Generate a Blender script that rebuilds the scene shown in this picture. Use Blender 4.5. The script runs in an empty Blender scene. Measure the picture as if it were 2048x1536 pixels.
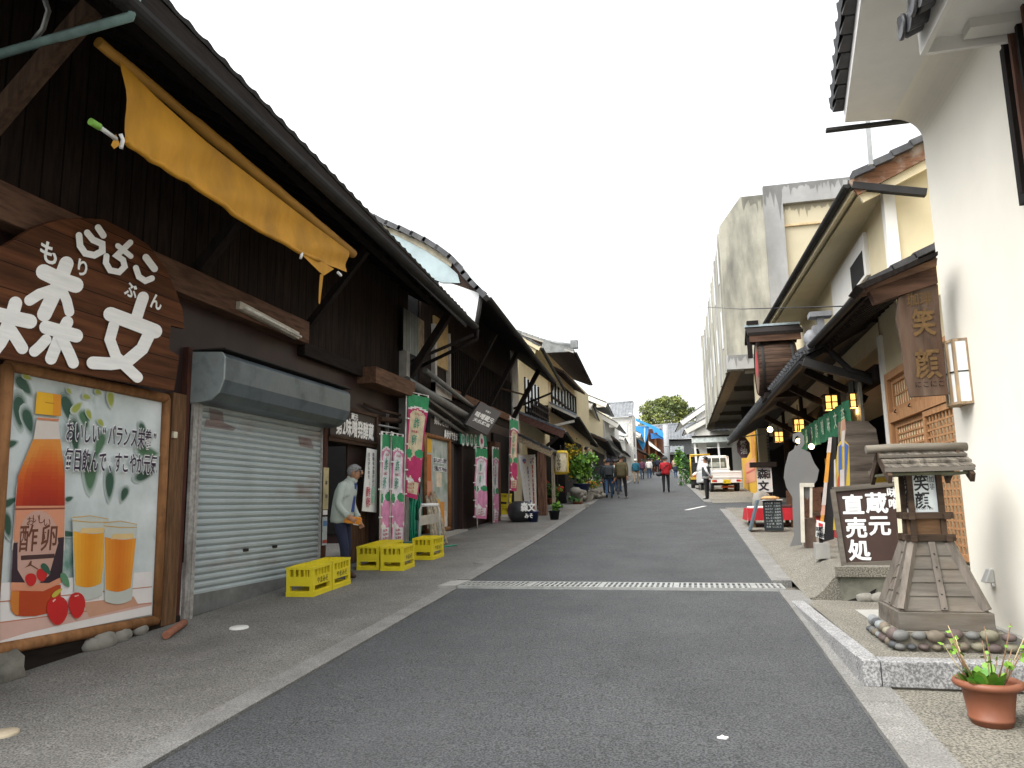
import bpy, bmesh, math, random
from mathutils import Vector as V, Matrix
random.seed(7)
R = math.radians
scene = bpy.context.scene
C = scene.collection

# ---------------------------------------------------------------- camera
FPX, CXP, CYP = 1500.0, 1024.0, 768.0          # focal length and centre in pixels of a 2048x1536 frame
PITCH, YAW, ROLL, EYE, SLOPE = R(9.0), R(13.3), R(1.0), 1.6, 0.0535
_fw = V((-math.sin(YAW)*math.cos(PITCH), math.cos(YAW)*math.cos(PITCH), math.sin(PITCH)))
_r0 = V((math.cos(YAW), math.sin(YAW), 0)); _u0 = _r0.cross(_fw)
_rt = _r0*math.cos(ROLL) - _u0*math.sin(ROLL); _up = _u0*math.cos(ROLL) + _r0*math.sin(ROLL)
CAM = V((0, 0, EYE))
cd = bpy.data.cameras.new('camera'); cam = bpy.data.objects.new('camera', cd); C.objects.link(cam)
cam.matrix_world = Matrix(((_rt.x, _up.x, -_fw.x, 0), (_rt.y, _up.y, -_fw.y, 0), (_rt.z, _up.z, -_fw.z, EYE), (0, 0, 0, 1)))
cd.sensor_width = 36; cd.lens = FPX/2048*36; cd.clip_start = 0.05; cd.clip_end = 3000
scene.camera = cam

# ---------------------------------------------------------------- light: bright overcast day
SUN_EL, SUN_AZ = R(58), R(228)                  # sun behind the camera, a little to the left
w = bpy.data.worlds.new('World'); scene.world = w; w.use_nodes = True
nt = w.node_tree; nt.nodes.clear()
sky = nt.nodes.new('ShaderNodeTexSky'); sky.sky_type = 'NISHITA'; sky.sun_disc = False
sky.sun_elevation = SUN_EL; sky.sun_rotation = SUN_AZ; sky.dust_density = 4; sky.air_density = 1.5
hs = nt.nodes.new('ShaderNodeHueSaturation'); hs.inputs['Saturation'].default_value = 0.10; hs.inputs['Value'].default_value = 1.0
bg = nt.nodes.new('ShaderNodeBackground'); bg.inputs['Strength'].default_value = 0.15
wo = nt.nodes.new('ShaderNodeOutputWorld')
nt.links.new(sky.outputs[0], hs.inputs['Color']); nt.links.new(hs.outputs[0], bg.inputs[0]); nt.links.new(bg.outputs[0], wo.inputs[0])
sd = bpy.data.lights.new('sun', 'SUN'); sd.energy = 1.2; sd.angle = R(60); sd.color = (1, .97, .92)
so = bpy.data.objects.new('sun', sd); C.objects.link(so)
_sv = V((math.sin(SUN_AZ)*math.cos(SUN_EL), math.cos(SUN_AZ)*math.cos(SUN_EL), math.sin(SUN_EL)))
so.rotation_euler = _sv.to_track_quat('Z', 'Y').to_euler()
scene.view_settings.view_transform = 'Standard'; scene.view_settings.look = 'None'
scene.view_settings.exposure = 1.45; scene.view_settings.gamma = 1
scene.cycles.max_bounces = 6; scene.cycles.diffuse_bounces = 4; scene.cycles.transparent_max_bounces = 8

# ---------------------------------------------------------------- where things stand (metres; a pixel of the photo on a known plane)
def _ray(x, y): return _fw + _rt*((x-CXP)/FPX) - _up*((y-CYP)/FPX)
def PX(x, y, X): d = _ray(x, y); return CAM + d*(X/d.x)
def PY(x, y, Y): d = _ray(x, y); return CAM + d*(Y/d.y)
def PZ(x, y, Z): d = _ray(x, y); return CAM + d*((Z-EYE)/d.z)
def GR(x, y, dz=0): d = _ray(x, y); return CAM + d*((dz-EYE)/(d.z-SLOPE*d.y))
def gz(Y): return SLOPE*max(min(Y, 150), -25)

# ---------------------------------------------------------------- materials
MATS = {}
def M(name, col, r=.7, var=.25, sc=6, st=(1, 1, 1), bump=0, bsc=None, metal=0, dirt=0, dcol=(.05, .045, .04), dsc=1.2, dst=(1, 1, 1),
      dlo=.48, dhi=.68, seam=None, spec=.4, fine=0, fsc=120, emit=0, alpha=1, col2=None):
    if name in MATS: return MATS[name]
    m = bpy.data.materials.new(name); m.use_nodes = True; MATS[name] = m
    N = m.node_tree.nodes; L = m.node_tree.links; bs = N['Principled BSDF']
    bs.inputs['Roughness'].default_value = r; bs.inputs['Metallic'].default_value = metal
    bs.inputs['Specular IOR Level'].default_value = spec
    tc = N.new('ShaderNodeTexCoord')
    def noise(scale, stretch, det=5):
        mp = N.new('ShaderNodeMapping'); mp.inputs['Scale'].default_value = stretch; L.new(tc.outputs['Object'], mp.inputs[0])
        n = N.new('ShaderNodeTexNoise'); n.inputs['Scale'].default_value = scale; n.inputs['Detail'].default_value = det
        n.inputs['Roughness'].default_value = .6; L.new(mp.outputs[0], n.inputs[0]); return n
    def mix(f, a, b, mode='MIX'):
        x = N.new('ShaderNodeMix'); x.data_type = 'RGBA'; x.blend_type = mode
        for i, v in ((0, f), (6, a), (7, b)):
            if hasattr(v, 'default_value') or hasattr(v, 'is_linked'): L.new(v, x.inputs[i])
            else: x.inputs[i].default_value = v if i == 0 else (*v[:3], 1)
        return x.outputs[2]
    def ramp(v, lo, hi):
        q = N.new('ShaderNodeMapRange'); q.inputs[1].default_value = lo; q.inputs[2].default_value = hi; L.new(v, q.inputs[0]); return q.outputs[0]
    n1 = noise(sc, st)
    lo = [max(0, c*(1-var)) for c in col]; hi = [min(1, c*(1+var)) for c in (col2 or col)]
    out = mix(ramp(n1.outputs[0], .3, .7), lo, hi)
    if fine:
        n3 = noise(fsc, (1, 1, 1), 2); out = mix(fine, out, mix(ramp(n3.outputs[0], .38, .62), (.12, .12, .12), (.88, .88, .88)), 'OVERLAY')
    if dirt:
        n2 = noise(dsc, dst, 7); d = N.new('ShaderNodeMath'); d.operation = 'MULTIPLY'; d.inputs[1].default_value = dirt
        L.new(ramp(n2.outputs[0], dlo, dhi), d.inputs[0]); out = mix(d.outputs[0], out, dcol)
    if seam:
        ax, per, wd = seam
        sp = N.new('ShaderNodeSeparateXYZ'); L.new(tc.outputs['Object'], sp.inputs[0])
        a = N.new('ShaderNodeMath'); a.operation = 'DIVIDE'; a.inputs[1].default_value = per; L.new(sp.outputs[ax], a.inputs[0])
        f = N.new('ShaderNodeMath'); f.operation = 'FRACT'; L.new(a.outputs[0], f.inputs[0])
        g = N.new('ShaderNodeMath'); g.operation = 'LESS_THAN'; g.inputs[1].default_value = wd/per; L.new(f.outputs[0], g.inputs[0])
        fl = N.new('ShaderNodeMath'); fl.operation = 'FLOOR'; L.new(a.outputs[0], fl.inputs[0])
        wn = N.new('ShaderNodeTexWhiteNoise'); wn.noise_dimensions = '1D'; L.new(fl.outputs[0], wn.inputs['W'])
        out = mix(.5, out, mix(wn.outputs[0], (.3, .3, .3), (.7, .7, .7)), 'OVERLAY')
        out = mix(g.outputs[0], out, [c*.12 for c in col])
    L.new(out, bs.inputs['Base Color'])
    if bump:
        nb = noise(bsc or sc, st); bp = N.new('ShaderNodeBump'); bp.inputs['Strength'].default_value = bump; bp.inputs['Distance'].default_value = .02
        L.new(nb.outputs[0], bp.inputs['Height']); L.new(bp.outputs[0], bs.inputs['Normal'])
    if emit:
        L.new(out, bs.inputs['Emission Color']); bs.inputs['Emission Strength'].default_value = emit
    if alpha < 1: bs.inputs['Alpha'].default_value = alpha
    return m
def glass(name, col=(.02, .025, .03)):
    return M(name, col, r=.08, var=.2, spec=.9)
def wood(name, col, ax='z', **k):
    st = {'x': (.12, 1, 1), 'y': (1, .12, 1), 'z': (1, 1, .12)}[ax]
    d = dict(var=.5, sc=22, st=st, bump=.25, r=.85, spec=.18); d.update(k); return M(name, col, **d)

# ---------------------------------------------------------------- mesh building
X_, Y_, Z_ = V((1, 0, 0)), V((0, 1, 0)), V((0, 0, 1))
class B:
    def __init__(s): s.bm = bmesh.new(); s.mats = []; s.mi = 0
    def m(s, mat):
        if mat not in s.mats: s.mats.append(mat)
        s.mi = s.mats.index(mat); return s
    def f(s, pts, smooth=False):
        try: fc = s.bm.faces.new([p if isinstance(p, bmesh.types.BMVert) else s.bm.verts.new(p) for p in pts])
        except ValueError: return
        fc.material_index = s.mi; fc.smooth = smooth; return fc
    def hexa(s, p):
        v = [s.bm.verts.new(q) for q in p]
        for i in ((3, 2, 1, 0), (4, 5, 6, 7), (0, 1, 5, 4), (1, 2, 6, 5), (2, 3, 7, 6), (3, 0, 4, 7)): s.f([v[k] for k in i])
        return s
    def box(s, x0, x1, y0, y1, z0, z1):
        x0, x1 = min(x0, x1), max(x0, x1); y0, y1 = min(y0, y1), max(y0, y1); z0, z1 = min(z0, z1), max(z0, z1)
        return s.hexa([(x0, y0, z0), (x1, y0, z0), (x1, y1, z0), (x0, y1, z0), (x0, y0, z1), (x1, y0, z1), (x1, y1, z1), (x0, y1, z1)])
    def bar(s, a, b, w, h, up=Z_):
        a, b = V(a), V(b); d = (b-a).normalized()
        if abs(d.dot(up)) > .98: up = Y_
        sx = d.cross(up).normalized()*w/2; sz = sx.cross(d).normalized()*h/2
        return s.hexa([a-sx-sz, a+sx-sz, b+sx-sz, b-sx-sz, a-sx+sz, a+sx+sz, b+sx+sz, b-sx+sz])
    def prism(s, poly, vec):
        poly = [V(p) for p in poly]; vec = V(vec); n = len(poly)
        nr = V((0, 0, 0))
        for i in range(n): nr += poly[i].cross(poly[(i+1) % n])
        if nr.dot(vec) > 0: poly = poly[::-1]
        a = [s.bm.verts.new(p) for p in poly]; b = [s.bm.verts.new(p+vec) for p in poly]
        s.f(a); s.f(b[::-1])
        for i in range(n): j = (i+1) % n; s.f([a[j], a[i], b[i], b[j]])
        return s
    def tube(s, pts, r, n=8, smooth=True, flat=1.0):
        pts = [V(p) for p in pts]; rs = r if isinstance(r, (list, tuple)) else [r]*len(pts); rings = []
        up = None
        for i, p in enumerate(pts):
            d = (pts[min(i+1, len(pts)-1)]-pts[max(i-1, 0)]).normalized()
            if up is None: up = Z_ if abs(d.z) < .9 else X_
            a = d.cross(up).normalized(); b = a.cross(d).normalized(); up = b
            rings.append([s.bm.verts.new(p+(a*math.cos(t)+b*math.sin(t)*flat)*rs[i]) for t in [2*math.pi*k/n for k in range(n)]])
        for q, w_ in zip(rings, rings[1:]):
            for k in range(n): s.f([q[k], q[(k+1) % n], w_[(k+1) % n], w_[k]], smooth)
        s.f(rings[0][::-1]); s.f(rings[-1]); return s
    def lathe(s, prof, c, ax=Z_, n=20, smooth=True, a0=0, a1=2*math.pi):
        c, ax = V(c), V(ax).normalized(); e = (X_ if abs(ax.x) < .9 else Y_); e = (e-ax*e.dot(ax)).normalized(); g = ax.cross(e)
        full = abs(a1-a0-2*math.pi) < 1e-4; k_ = n if full else n+1; rings = []
        for r, h in prof:
            if r < 1e-5: rings.append([s.bm.verts.new(c+ax*h)]*k_); continue
            rings.append([s.bm.verts.new(c+ax*h+(e*math.cos(t)+g*math.sin(t))*r) for t in [a0+(a1-a0)*k/n for k in range(k_)]])
        for q, w_ in zip(rings, rings[1:]):
            for k in range(n):
                j = (k+1) % k_; vs = []
                for v in (q[k], q[j], w_[j], w_[k]):
                    if v not in vs: vs.append(v)
                if len(vs) > 2: s.f(vs, smooth)
        return s
    def ball(s, c, r, n=12, m=8, rot=None, bumpy=0):
        r = V((r, r, r)) if not hasattr(r, '__len__') else V(r); rings = []; c = V(c)
        for i in range(m+1):
            t = math.pi*i/m; ring = []
            for k in range(n):
                p = V((math.sin(t)*math.cos(2*math.pi*k/n)*r.x, math.sin(t)*math.sin(2*math.pi*k/n)*r.y, math.cos(t)*r.z))
                if bumpy: p *= 1+random.uniform(-bumpy, bumpy)
                if rot: p = rot @ p
                ring.append(s.bm.verts.new(c+p))
                if i in (0, m): ring = [ring[0]]*n; break
            rings.append(ring)
        for q, w_ in zip(rings, rings[1:]):
            for k in range(n):
                vs = []
                for v in (q[k], w_[k], w_[(k+1) % n], q[(k+1) % n]):
                    if v not in vs: vs.append(v)
                if len(vs) > 2: s.f(vs, True)
        return s
    def leaf(s, c, size, d=None, w=.45):
        d = d or V((random.gauss(0, 1), random.gauss(0, 1), random.gauss(0, .7))).normalized()
        a = V((random.gauss(0, 1), random.gauss(0, 1), random.gauss(0, 1))); a = (a-d*a.dot(d)).normalized()*size*w
        c = V(c); return s.f([c, c+d*size*.45+a, c+d*size, c+d*size*.45-a])
    def out(s, name, parent=None, bevel=0, kind=None, label=None, weld=False, at=None):
        if weld: bmesh.ops.remove_doubles(s.bm, verts=s.bm.verts, dist=1e-4)
        me = bpy.data.meshes.new(name)
        if at is not None: bmesh.ops.translate(s.bm, verts=s.bm.verts, vec=-V(at))
        s.bm.to_mesh(me); s.bm.free()
        for m_ in s.mats: me.materials.append(m_)
        o = bpy.data.objects.new(name, me); C.objects.link(o)
        if at is not None: o.location = at
        if bevel:
            md = o.modifiers.new('bevel', 'BEVEL'); md.width = bevel; md.segments = 2; md.limit_method = 'ANGLE'
        if parent:
            o.parent = parent
            if parent.type == 'EMPTY' and not parent.get('_local'): o.matrix_parent_inverse = Matrix.Translation(-parent.location)
        if kind: o['kind'] = kind
        if label: o['label'] = label
        return o
def thing(name, label, cat, loc=(0, 0, 0), group=None, local=False, rz=0):
    o = bpy.data.objects.new(name, None); C.objects.link(o); o.location = loc; o.empty_display_size = .2
    o['label'] = label; o['category'] = cat
    if group: o['group'] = group
    if local: o['_local'] = 1; o.rotation_euler.z = rz
    return o
def tag(o, label, cat, group=None):
    o['label'] = label; o['category'] = cat
    if group: o['group'] = group
    return o
def copy_tree(o, parent=None):
    c = o.copy(); C.objects.link(c)
    if parent: c.parent = parent
    for ch in list(o.children): copy_tree(ch, c)
    return c
def place(proto, loc, rz, label, group=None, first=False, scale=None):
    o = proto if first else copy_tree(proto)
    o.location = loc; o.rotation_euler.z = rz; o['label'] = label
    if group: o['group'] = group
    if scale: o.scale = scale
    return o

_font = {}
def glyph(ch, bold):
    k = (ch, bold)
    if k in _font: return _font[k]
    cu = bpy.data.curves.new('t', 'FONT'); cu.body = ch; cu.size = 1; cu.resolution_u = 3; cu.offset = bold; cu.fill_mode = 'FRONT'
    o = bpy.data.objects.new('t', cu); me = o.to_mesh()
    vs = [v.co.copy() for v in me.vertices]; fs = [tuple(p.vertices) for p in me.polygons]
    o.to_mesh_clear(); bpy.data.objects.remove(o); bpy.data.curves.remove(cu)
    x0 = min([v.x for v in vs], default=0); x1 = max([v.x for v in vs], default=.3)
    _font[k] = (vs, fs, x0, x1); return _font[k]
def text(b, s, org, ex, ey, h, vertical=False, bold=.02, width=None, adv=1.0, squash=1.0, lift=None):
    """lays characters of height h (metres) on a plane; org is the centre of the whole string"""
    ex, ey, org = V(ex), V(ey), V(org); n = len(s); it = []
    if vertical:
        for i, ch in enumerate(s): it.append((ch, 0, ((n-1)/2-i)*h*adv))
    else:
        ws = [(.62 if ord(ch) < 128 else 1.0)*adv for ch in s]; tot = sum(ws); k = (width/(tot*h)) if width else 1; squash *= k; x = -tot/2
        for ch, w_ in zip(s, ws): it.append((ch, (x+w_/2)*h*k, 0)); x += w_
    for ch, dx, dy in it:
        if ch == ' ': continue
        vs, fs, x0, x1 = glyph(ch, min(bold, .012)); mx = (x0+x1)/2
        # ideographs fill the em box: centre them on the em
        vv = [s_ for s_ in (org+ex*(dx+(v.x-mx)*h*squash)+ey*(dy+(v.y-.36)*h) for v in vs)]
        bv = [b.bm.verts.new(p) for p in vv]
        for q in fs: b.f([bv[i] for i in q])
        if bold > .018:      # heavier brush weight: shifted copies, each a hair in front
            nrm = ex.cross(ey).normalized(); e_ = (bold-.012)*h
            for i_, (qx, qy) in enumerate(((1, 0), (-1, 0), (0, 1), (0, -1), (.7, .7), (-.7, -.7))):
                bv = [b.bm.verts.new(p+ex*(qx*e_*squash)+ey*(qy*e_)+nrm*(.0005*(i_+1))) for p in vv]
                for q in fs: b.f([bv[i] for i in q])
    return b
def capsule(b, pts, r, conv):
    """a painted brush stroke: rounded polyline given in 2D, turned into one plane figure by conv()"""
    pts = [V((x, y, 0)) for x, y in pts]; L1, R1 = [], []; n = len(pts)
    for i, p in enumerate(pts):
        d0 = (pts[i]-pts[i-1]).normalized() if i else (pts[1]-pts[0]).normalized(); d1 = (pts[i+1]-pts[i]).normalized() if i < n-1 else d0
        d = (d0+d1).normalized(); nn = V((-d.y, d.x, 0)); k = r/max(.6, nn.dot(V((-d0.y, d0.x, 0)))); L1.append(p+nn*k); R1.append(p-nn*k)
    def cap(p, d):
        a = math.atan2(d.y, d.x); return [p+V((math.cos(a+math.pi/2-math.pi*j/8), math.sin(a+math.pi/2-math.pi*j/8), 0))*r for j in range(1, 8)]
    out = L1+cap(pts[-1], (pts[-1]-pts[-2]).normalized())+R1[::-1]+cap(pts[0], (pts[0]-pts[1]).normalized())
    b.f([conv(q.x, q.y) for q in out])

def tile_roof(b, A, E, U, per=.27, row=.24, amp=.035, th=.03):
    """kawara tiles: A near end of the eave, E far end of the eave, U vector from eave to ridge"""
    A, E, U = V(A), V(E), V(U); L_ = (E-A).length; e = (E-A)/L_; u = U.normalized(); n = e.cross(u)
    if n.z < 0: n = -n
    rows = max(1, round(U.length/row)); cols = max(2, round(L_/per)); sub = 5; rl = U.length/rows
    prof = [0, .25, 1, .7, .1]
    for i in range(rows):
        lo = []; hi = []; dn = []
        for k in range(cols*sub+1):
            hgt = prof[k % sub]*amp; p = A+e*(L_*k/(cols*sub))
            lo.append(b.bm.verts.new(p+u*(rl*i)+n*(hgt+th))); hi.append(b.bm.verts.new(p+u*(rl*(i+1)+.02)+n*hgt)); dn.append(b.bm.verts.new(p+u*(rl*i)+n*(hgt*.3-.01)))
        for k in range(cols*sub):
            b.f([lo[k], lo[k+1], hi[k+1], hi[k]]); b.f([dn[k], dn[k+1], lo[k+1], lo[k]])
    return b

# shared materials
m_tile = M('grey clay roof tile', (.045, .046, .05), r=.42, var=.45, sc=5, dirt=.5, dcol=(.13, .13, .125), dsc=3)
m_tile_l = M('pale weathered roof tile', (.15, .155, .165), r=.5, var=.3, sc=5, dirt=.5, dcol=(.1, .1, .1), dsc=3)
m_dark = wood('dark stained timber', (.013, .0095, .008), 'z')
m_dark_y = wood('dark stained beam', (.014, .010, .008), 'y')
m_black = M('deep interior', (.008, .007, .007), r=.9)
m_brown = wood('brown timber', (.055, .032, .021), 'y')
m_brown_z = wood('brown timber upright', (.05, .03, .019), 'z')
m_red = M('red brown painted board', (.024, .011, .009), r=.55, var=.3, sc=3, st=(1, 1, .3), bump=.05)
m_gutter = M('dark copper gutter', (.014, .013, .0125), r=.75, metal=0, var=.3)
m_cream = M('cream plaster', (.60, .52, .34), r=.85, var=.06, sc=2, dirt=.12, dcol=(.4, .36, .27), dsc=1.5, dst=(1, 1, .4))
m_white = M('white plaster', (.66, .65, .61), r=.85, var=.04, sc=2, dirt=.08, dcol=(.55, .52, .45), dst=(1, 1, .4))
m_wpaint = M('white paint', (.8, .8, .78), r=.5, var=.04)
m_black_p = M('black paint', (.012, .012, .014), r=.5)
m_steel = M('grey painted steel', (.30, .31, .31), r=.45, metal=.3, var=.15)
# ================================================================ ground, road, pavements
m_asph = M('asphalt', (.062, .065, .068), r=.85, var=.18, sc=1.3, fine=.8, fsc=75, bump=.8, bsc=110, dirt=.25, dcol=(.09, .091, .095), dsc=.5, dst=(1, .25, 1))
m_aggr = M('exposed aggregate paving', (.17, .16, .132), r=.9, var=.14, sc=2, fine=.75, fsc=70, bump=.5, bsc=140, dirt=.5, dcol=(.12, .11, .09), dsc=.9)
m_walk = M('worn washed gravel pavement', (.165, .16, .147), r=.9, var=.16, sc=1.5, fine=.7, fsc=75, bump=.4, bsc=150, dirt=.5, dcol=(.085, .08, .07), dsc=.8)
m_kerb = M('granite kerb', (.175, .172, .162), r=.8, var=.2, sc=4, fine=.5, fsc=90, bump=.3, bsc=70, dirt=.45, dcol=(.16, .155, .145), dsc=3, seam=None)
m_earth = M('bare earth ground', (.12, .11, .09), r=.95, var=.2)
m_conc = M('weathered concrete', (.34, .335, .31), r=.85, var=.12, sc=3, bump=.1, dirt=.5, dcol=(.13, .125, .115), dsc=1.2, dst=(1, 1, .35))
m_granite = M('cut granite', (.25, .25, .25), r=.75, var=.15, sc=5, fine=.6, fsc=70, bump=.3, bsc=60)

b = B().m(m_earth)
ys = [-400, -25, 0, 20, 40, 60, 80, 100, 120, 150, 400]
for x0, x1 in ((-400, -40), (-40, 40), (40, 400)):
    for y0, y1 in zip(ys, ys[1:]):
        b.f([(x0, y0, gz(y0)-.06), (x1, y0, gz(y0)-.06), (x1, y1, gz(y1)-.06), (x0, y1, gz(y1)-.06)])
b.out('ground', kind='structure', weld=True)

# road edges, in metres along the street
LEDGE = [(-25, -2.9), (0, -2.95), (4, -2.98), (10, -3.03), (16, -3.16), (20.7, -3.34), (27, -3.6), (33, -3.86), (42, -4.1), (54, -4.35), (75, -4.9), (100, -5.6), (120, -6.3)]
REDGE = [(-25, 1.25), (0, 1.05), (4.4, .97), (7, .945), (10.4, .90), (16, .86), (20, .83), (24, .75), (27.3, .36), (30, .25), (36, .0), (42, -.25), (54, -.68), (75, -1.5), (100, -2.6), (120, -3.6)]
def lerp(tab, y):
    for (a, p), (c, q) in zip(tab, tab[1:]):
        if a <= y <= c: return p+(q-p)*(y-a)/(c-a)
    return tab[0][1] if y < tab[0][0] else tab[-1][1]
def lx(y): return lerp(LEDGE, y)
def rx(y): return lerp(REDGE, y)
ys = sorted(set([p[0] for p in LEDGE]+[p[0] for p in REDGE]+list(range(-24, 120, 3))))
def strip(b, fl, fr, ys, dz=0, fz=None):
    for y0, y1 in zip(ys, ys[1:]):
        z0, z1 = (gz(y0)+dz, gz(y1)+dz)
        b.f([(fl(y0), y0, z0), (fr(y0), y0, z0), (fr(y1), y1, z1), (fl(y1), y1, z1)])
b = B().m(m_asph); strip(b, lx, rx, ys); b.out('road', kind='structure', weld=True)
GRY0, GRY1 = 9.60, 10.18
b = B().m(m_walk); strip(b, lambda y: -9, lambda y: lx(y)-.21, [y for y in ys if y > -10], .012); b.out('left_pavement', kind='structure', weld=True)
# kerbs: long flat stones, one after another
def kerb(b, fe, side, y0, y1, w, ln, z=.02, d=.09):
    y = y0
    while y < y1:
        e = min(y+ln, y1); g = .006
        a0, a1 = fe(y), fe(e-g); o0, o1 = a0+side*w, a1+side*w; zz = z+random.uniform(-.003, .003)
        p = [(a0, y, gz(y)-d), (a1, e-g, gz(e-g)-d), (o1, e-g, gz(e-g)-d), (o0, y, gz(y)-d)]
        if side > 0: p = [p[0], p[3], p[2], p[1]]
        q = [(x, yy, zz_+d+zz) for x, yy, zz_ in p]
        if side > 0: b.hexa(p+q)
        else: b.hexa([p[0], p[1], p[2], p[3]]+q)
        y = e
b = B().m(m_kerb); kerb(b, lx, -1, -6, GRY0-.05, .21, 2.4); kerb(b, lx, -1, GRY1+.05, 100, .21, 2.4); b.out('left_kerb', kind='structure')
b = B().m(m_kerb); kerb(b, rx, 1, -6, GRY0-.05, .26, .6, .03); kerb(b, rx, 1, GRY1+.05, 24, .24, 1.2, .03); kerb(b, rx, 1, 27.3, 100, .26, 2.4, .06); b.out('right_kerb', kind='structure')
# right pavement, the side opening and the parking apron
b = B().m(m_aggr); strip(b, lambda y: rx(y)+.26, lambda y: 12, [y for y in ys if -6 <= y <= 9]+[9.8], .014)
strip(b, lambda y: rx(y)+.24, lambda y: 12, [27.3, 30, 33, 36, 42, 48, 54, 75, 100], .014); b.out('right_pavement', kind='structure')
b = B().m(m_asph); strip(b, rx, lambda y: 12, [24.05, 25.5, 27.3], .004); b.out('side_street', kind='structure')
b = B().m(M('worn white road paint', (.55, .55, .53), r=.8, var=.3, sc=20))
for (x0, y0), (x1, y1), wd in (((1372, 1020), (1410, 1012), .14), ((1358, 992), (1383, 991), .1), ((1262, 984), (1352, 983), .1)):
    p, q = GR(x0, y0, .004), GR(x1, y1, .004); n = (q-p).cross(Z_).normalized()*wd/2
    b.f([p+n, p-n, q-n, q+n])
b.out('road_paint', kind='structure')

# drain grate across the road
t = thing('drain_grate', 'pale steel drain grating running straight across the asphalt road', 'drain', (-1, 10.05, gz(10.05)))
b = B().m(M('galvanised steel', (.36, .37, .355), r=.5, metal=.35, var=.2, sc=8))
gx0, gx1 = lx(10)-.02, rx(10.1)+.10; zg = gz(10.18)+.004
b.box(gx0, gx1, GRY0, GRY0+.035, zg-.05, zg); b.box(gx0, gx1, GRY1-.035, GRY1, zg-.05, zg)
x = gx0; i = 0
while x < gx1:
    b.box(x, x+.030, GRY0+.035, GRY1-.035, zg-.04, zg-.002); x += .066; i += 1
    if i % 14 == 0: b.box(x-.02, x+.045, GRY0+.035, GRY1-.035, zg-.04, zg-.001)
b.box(gx0, gx1, 9.88, 9.90, zg-.04, zg-.003)
b.out('grating', t)
B().m(m_black).box(gx0, gx1, GRY0+.01, GRY1-.01, zg-.052, zg-.008+.0-.012).out('channel', t)
B().m(m_conc).box(gx0-.25, gx0-.004, GRY0-.04, GRY1+.04, zg-.1, zg+.006).out('end_block', t)

# small things lying on the ground
def disc(name, x, y, r, mat, label, dz=.016):
    p = GR(x, y); b = B().m(mat); tilt = V((0, -SLOPE, 1)).normalized(); b.lathe([(0, .012), (r*.93, .012), (r, .004), (r, -.02)], p+tilt*dz, tilt, 24)
    return tag(b.out(name), label, 'manhole cover')
disc('manhole_cover', 478, 1259, .095, M('white enamel', (.7, .7, .66), r=.5, var=.15, sc=20), 'round white cover set in the pavement before the steel shutter')
disc('manhole_cover', 6, 1473, .09, M('pale tan cover', (.45, .38, .27), r=.7), 'round tan cover at the near left edge of the pavement')
disc('manhole_cover', 966, 1127, .16, m_kerb, 'flat grey cover beside the left kerb just beyond the grating')
p = GR(1445, 1477); b = B().m(m_wpaint)
b.prism([p+V(q) for q in ((-.03, 0, 0), (-.01, .02, 0), (0, .045, 0), (.012, .02, 0), (.035, .012, 0), (.02, -.015, 0), (-.005, -.01, 0))], (0, 0, .008))
tag(b.out('paper_scrap'), 'small torn white scrap lying on the near asphalt', 'litter')
# ================================================================ left: old storehouse
XF = -5.5
def F(x, y, dx=0.0): return PX(x, y, XF+dx)
def lay(b, pts, dx, mat): b.m(mat); b.f([F(x, y, dx) for x, y in pts])
st = thing('wooden_storehouse', 'long dark timber storehouse with deep tiled eaves and a grey roller shutter', 'house', (XF, 8, gz(8)))
m_batten = wood('dark board and batten', (.022, .0145, .011), 'z', seam=(1, .22, .02))
b = B().m(m_red); b.box(XF-.25, XF-.02, 2.0, 7.32, .2, 4.0); b.box(XF-.25, XF-.02, 7.32, 10.5, 2.85, 4.0); b.box(XF-.25, XF-.02, 10.5, 13.7, 3.12, 4.0)
b.m(m_batten).box(XF-.32, XF-.12, 2.0, 14.4, 4.0, 6.6)
b.m(m_black).box(-9, -8.9, 2, 14.6, .2, 6); b.box(-9, XF-.33, 1.9, 2.0, .2, 6)
b.out('wall', st)
b = B().m(wood('brown timber beam', (.10, .054, .034), 'y')); b.box(XF-.1, XF+.18, 1.0, 9.72, 3.93, 4.26); b.out('beam', st, .01)
b = B().m(wood('light brown fascia board', (.11, .06, .036), 'y')); b.box(XF-.02, XF+.34, 11.75, 13.62, 3.66, 3.95); b.m(m_dark_y).box(XF-.02, XF+.1, 9.74, 11.74, 3.78, 3.98); b.out('fascia_board', st, .008)
b = B().m(m_dark_y).box(XF-.02, XF+.06, 1.5, 7.3, .30, .47); b.out('sill', st)
for y0, y1, z1 in ((6.99, 7.22, 2.85),): B().m(wood('worn brown post', (.13, .07, .035), 'z')).box(XF-.02, XF+.07, y0, y1, gz(y0)+.02, z1).out('post', st, .008)
B().m(wood('maroon post', (.07, .028, .02), 'z')).box(XF-.02, XF+.05, 7.23, 7.30, gz(7), 3.4).out('post', st)
B().m(wood('maroon post', (.07, .028, .02), 'z')).box(XF-.02, XF+.06, 10.44, 10.6, gz(10.4), 3.0).out('post', st)
B().m(m_red).box(XF-.02, XF+.06, 12.42, 12.62, gz(12.5), 3.15).out('post', st)
B().m(M('grey painted post', (.27, .26, .23), r=.7, var=.25)).box(XF+.0, XF+.16, 13.62, 13.80, gz(13.7), 4.6).out('post', st)
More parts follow.
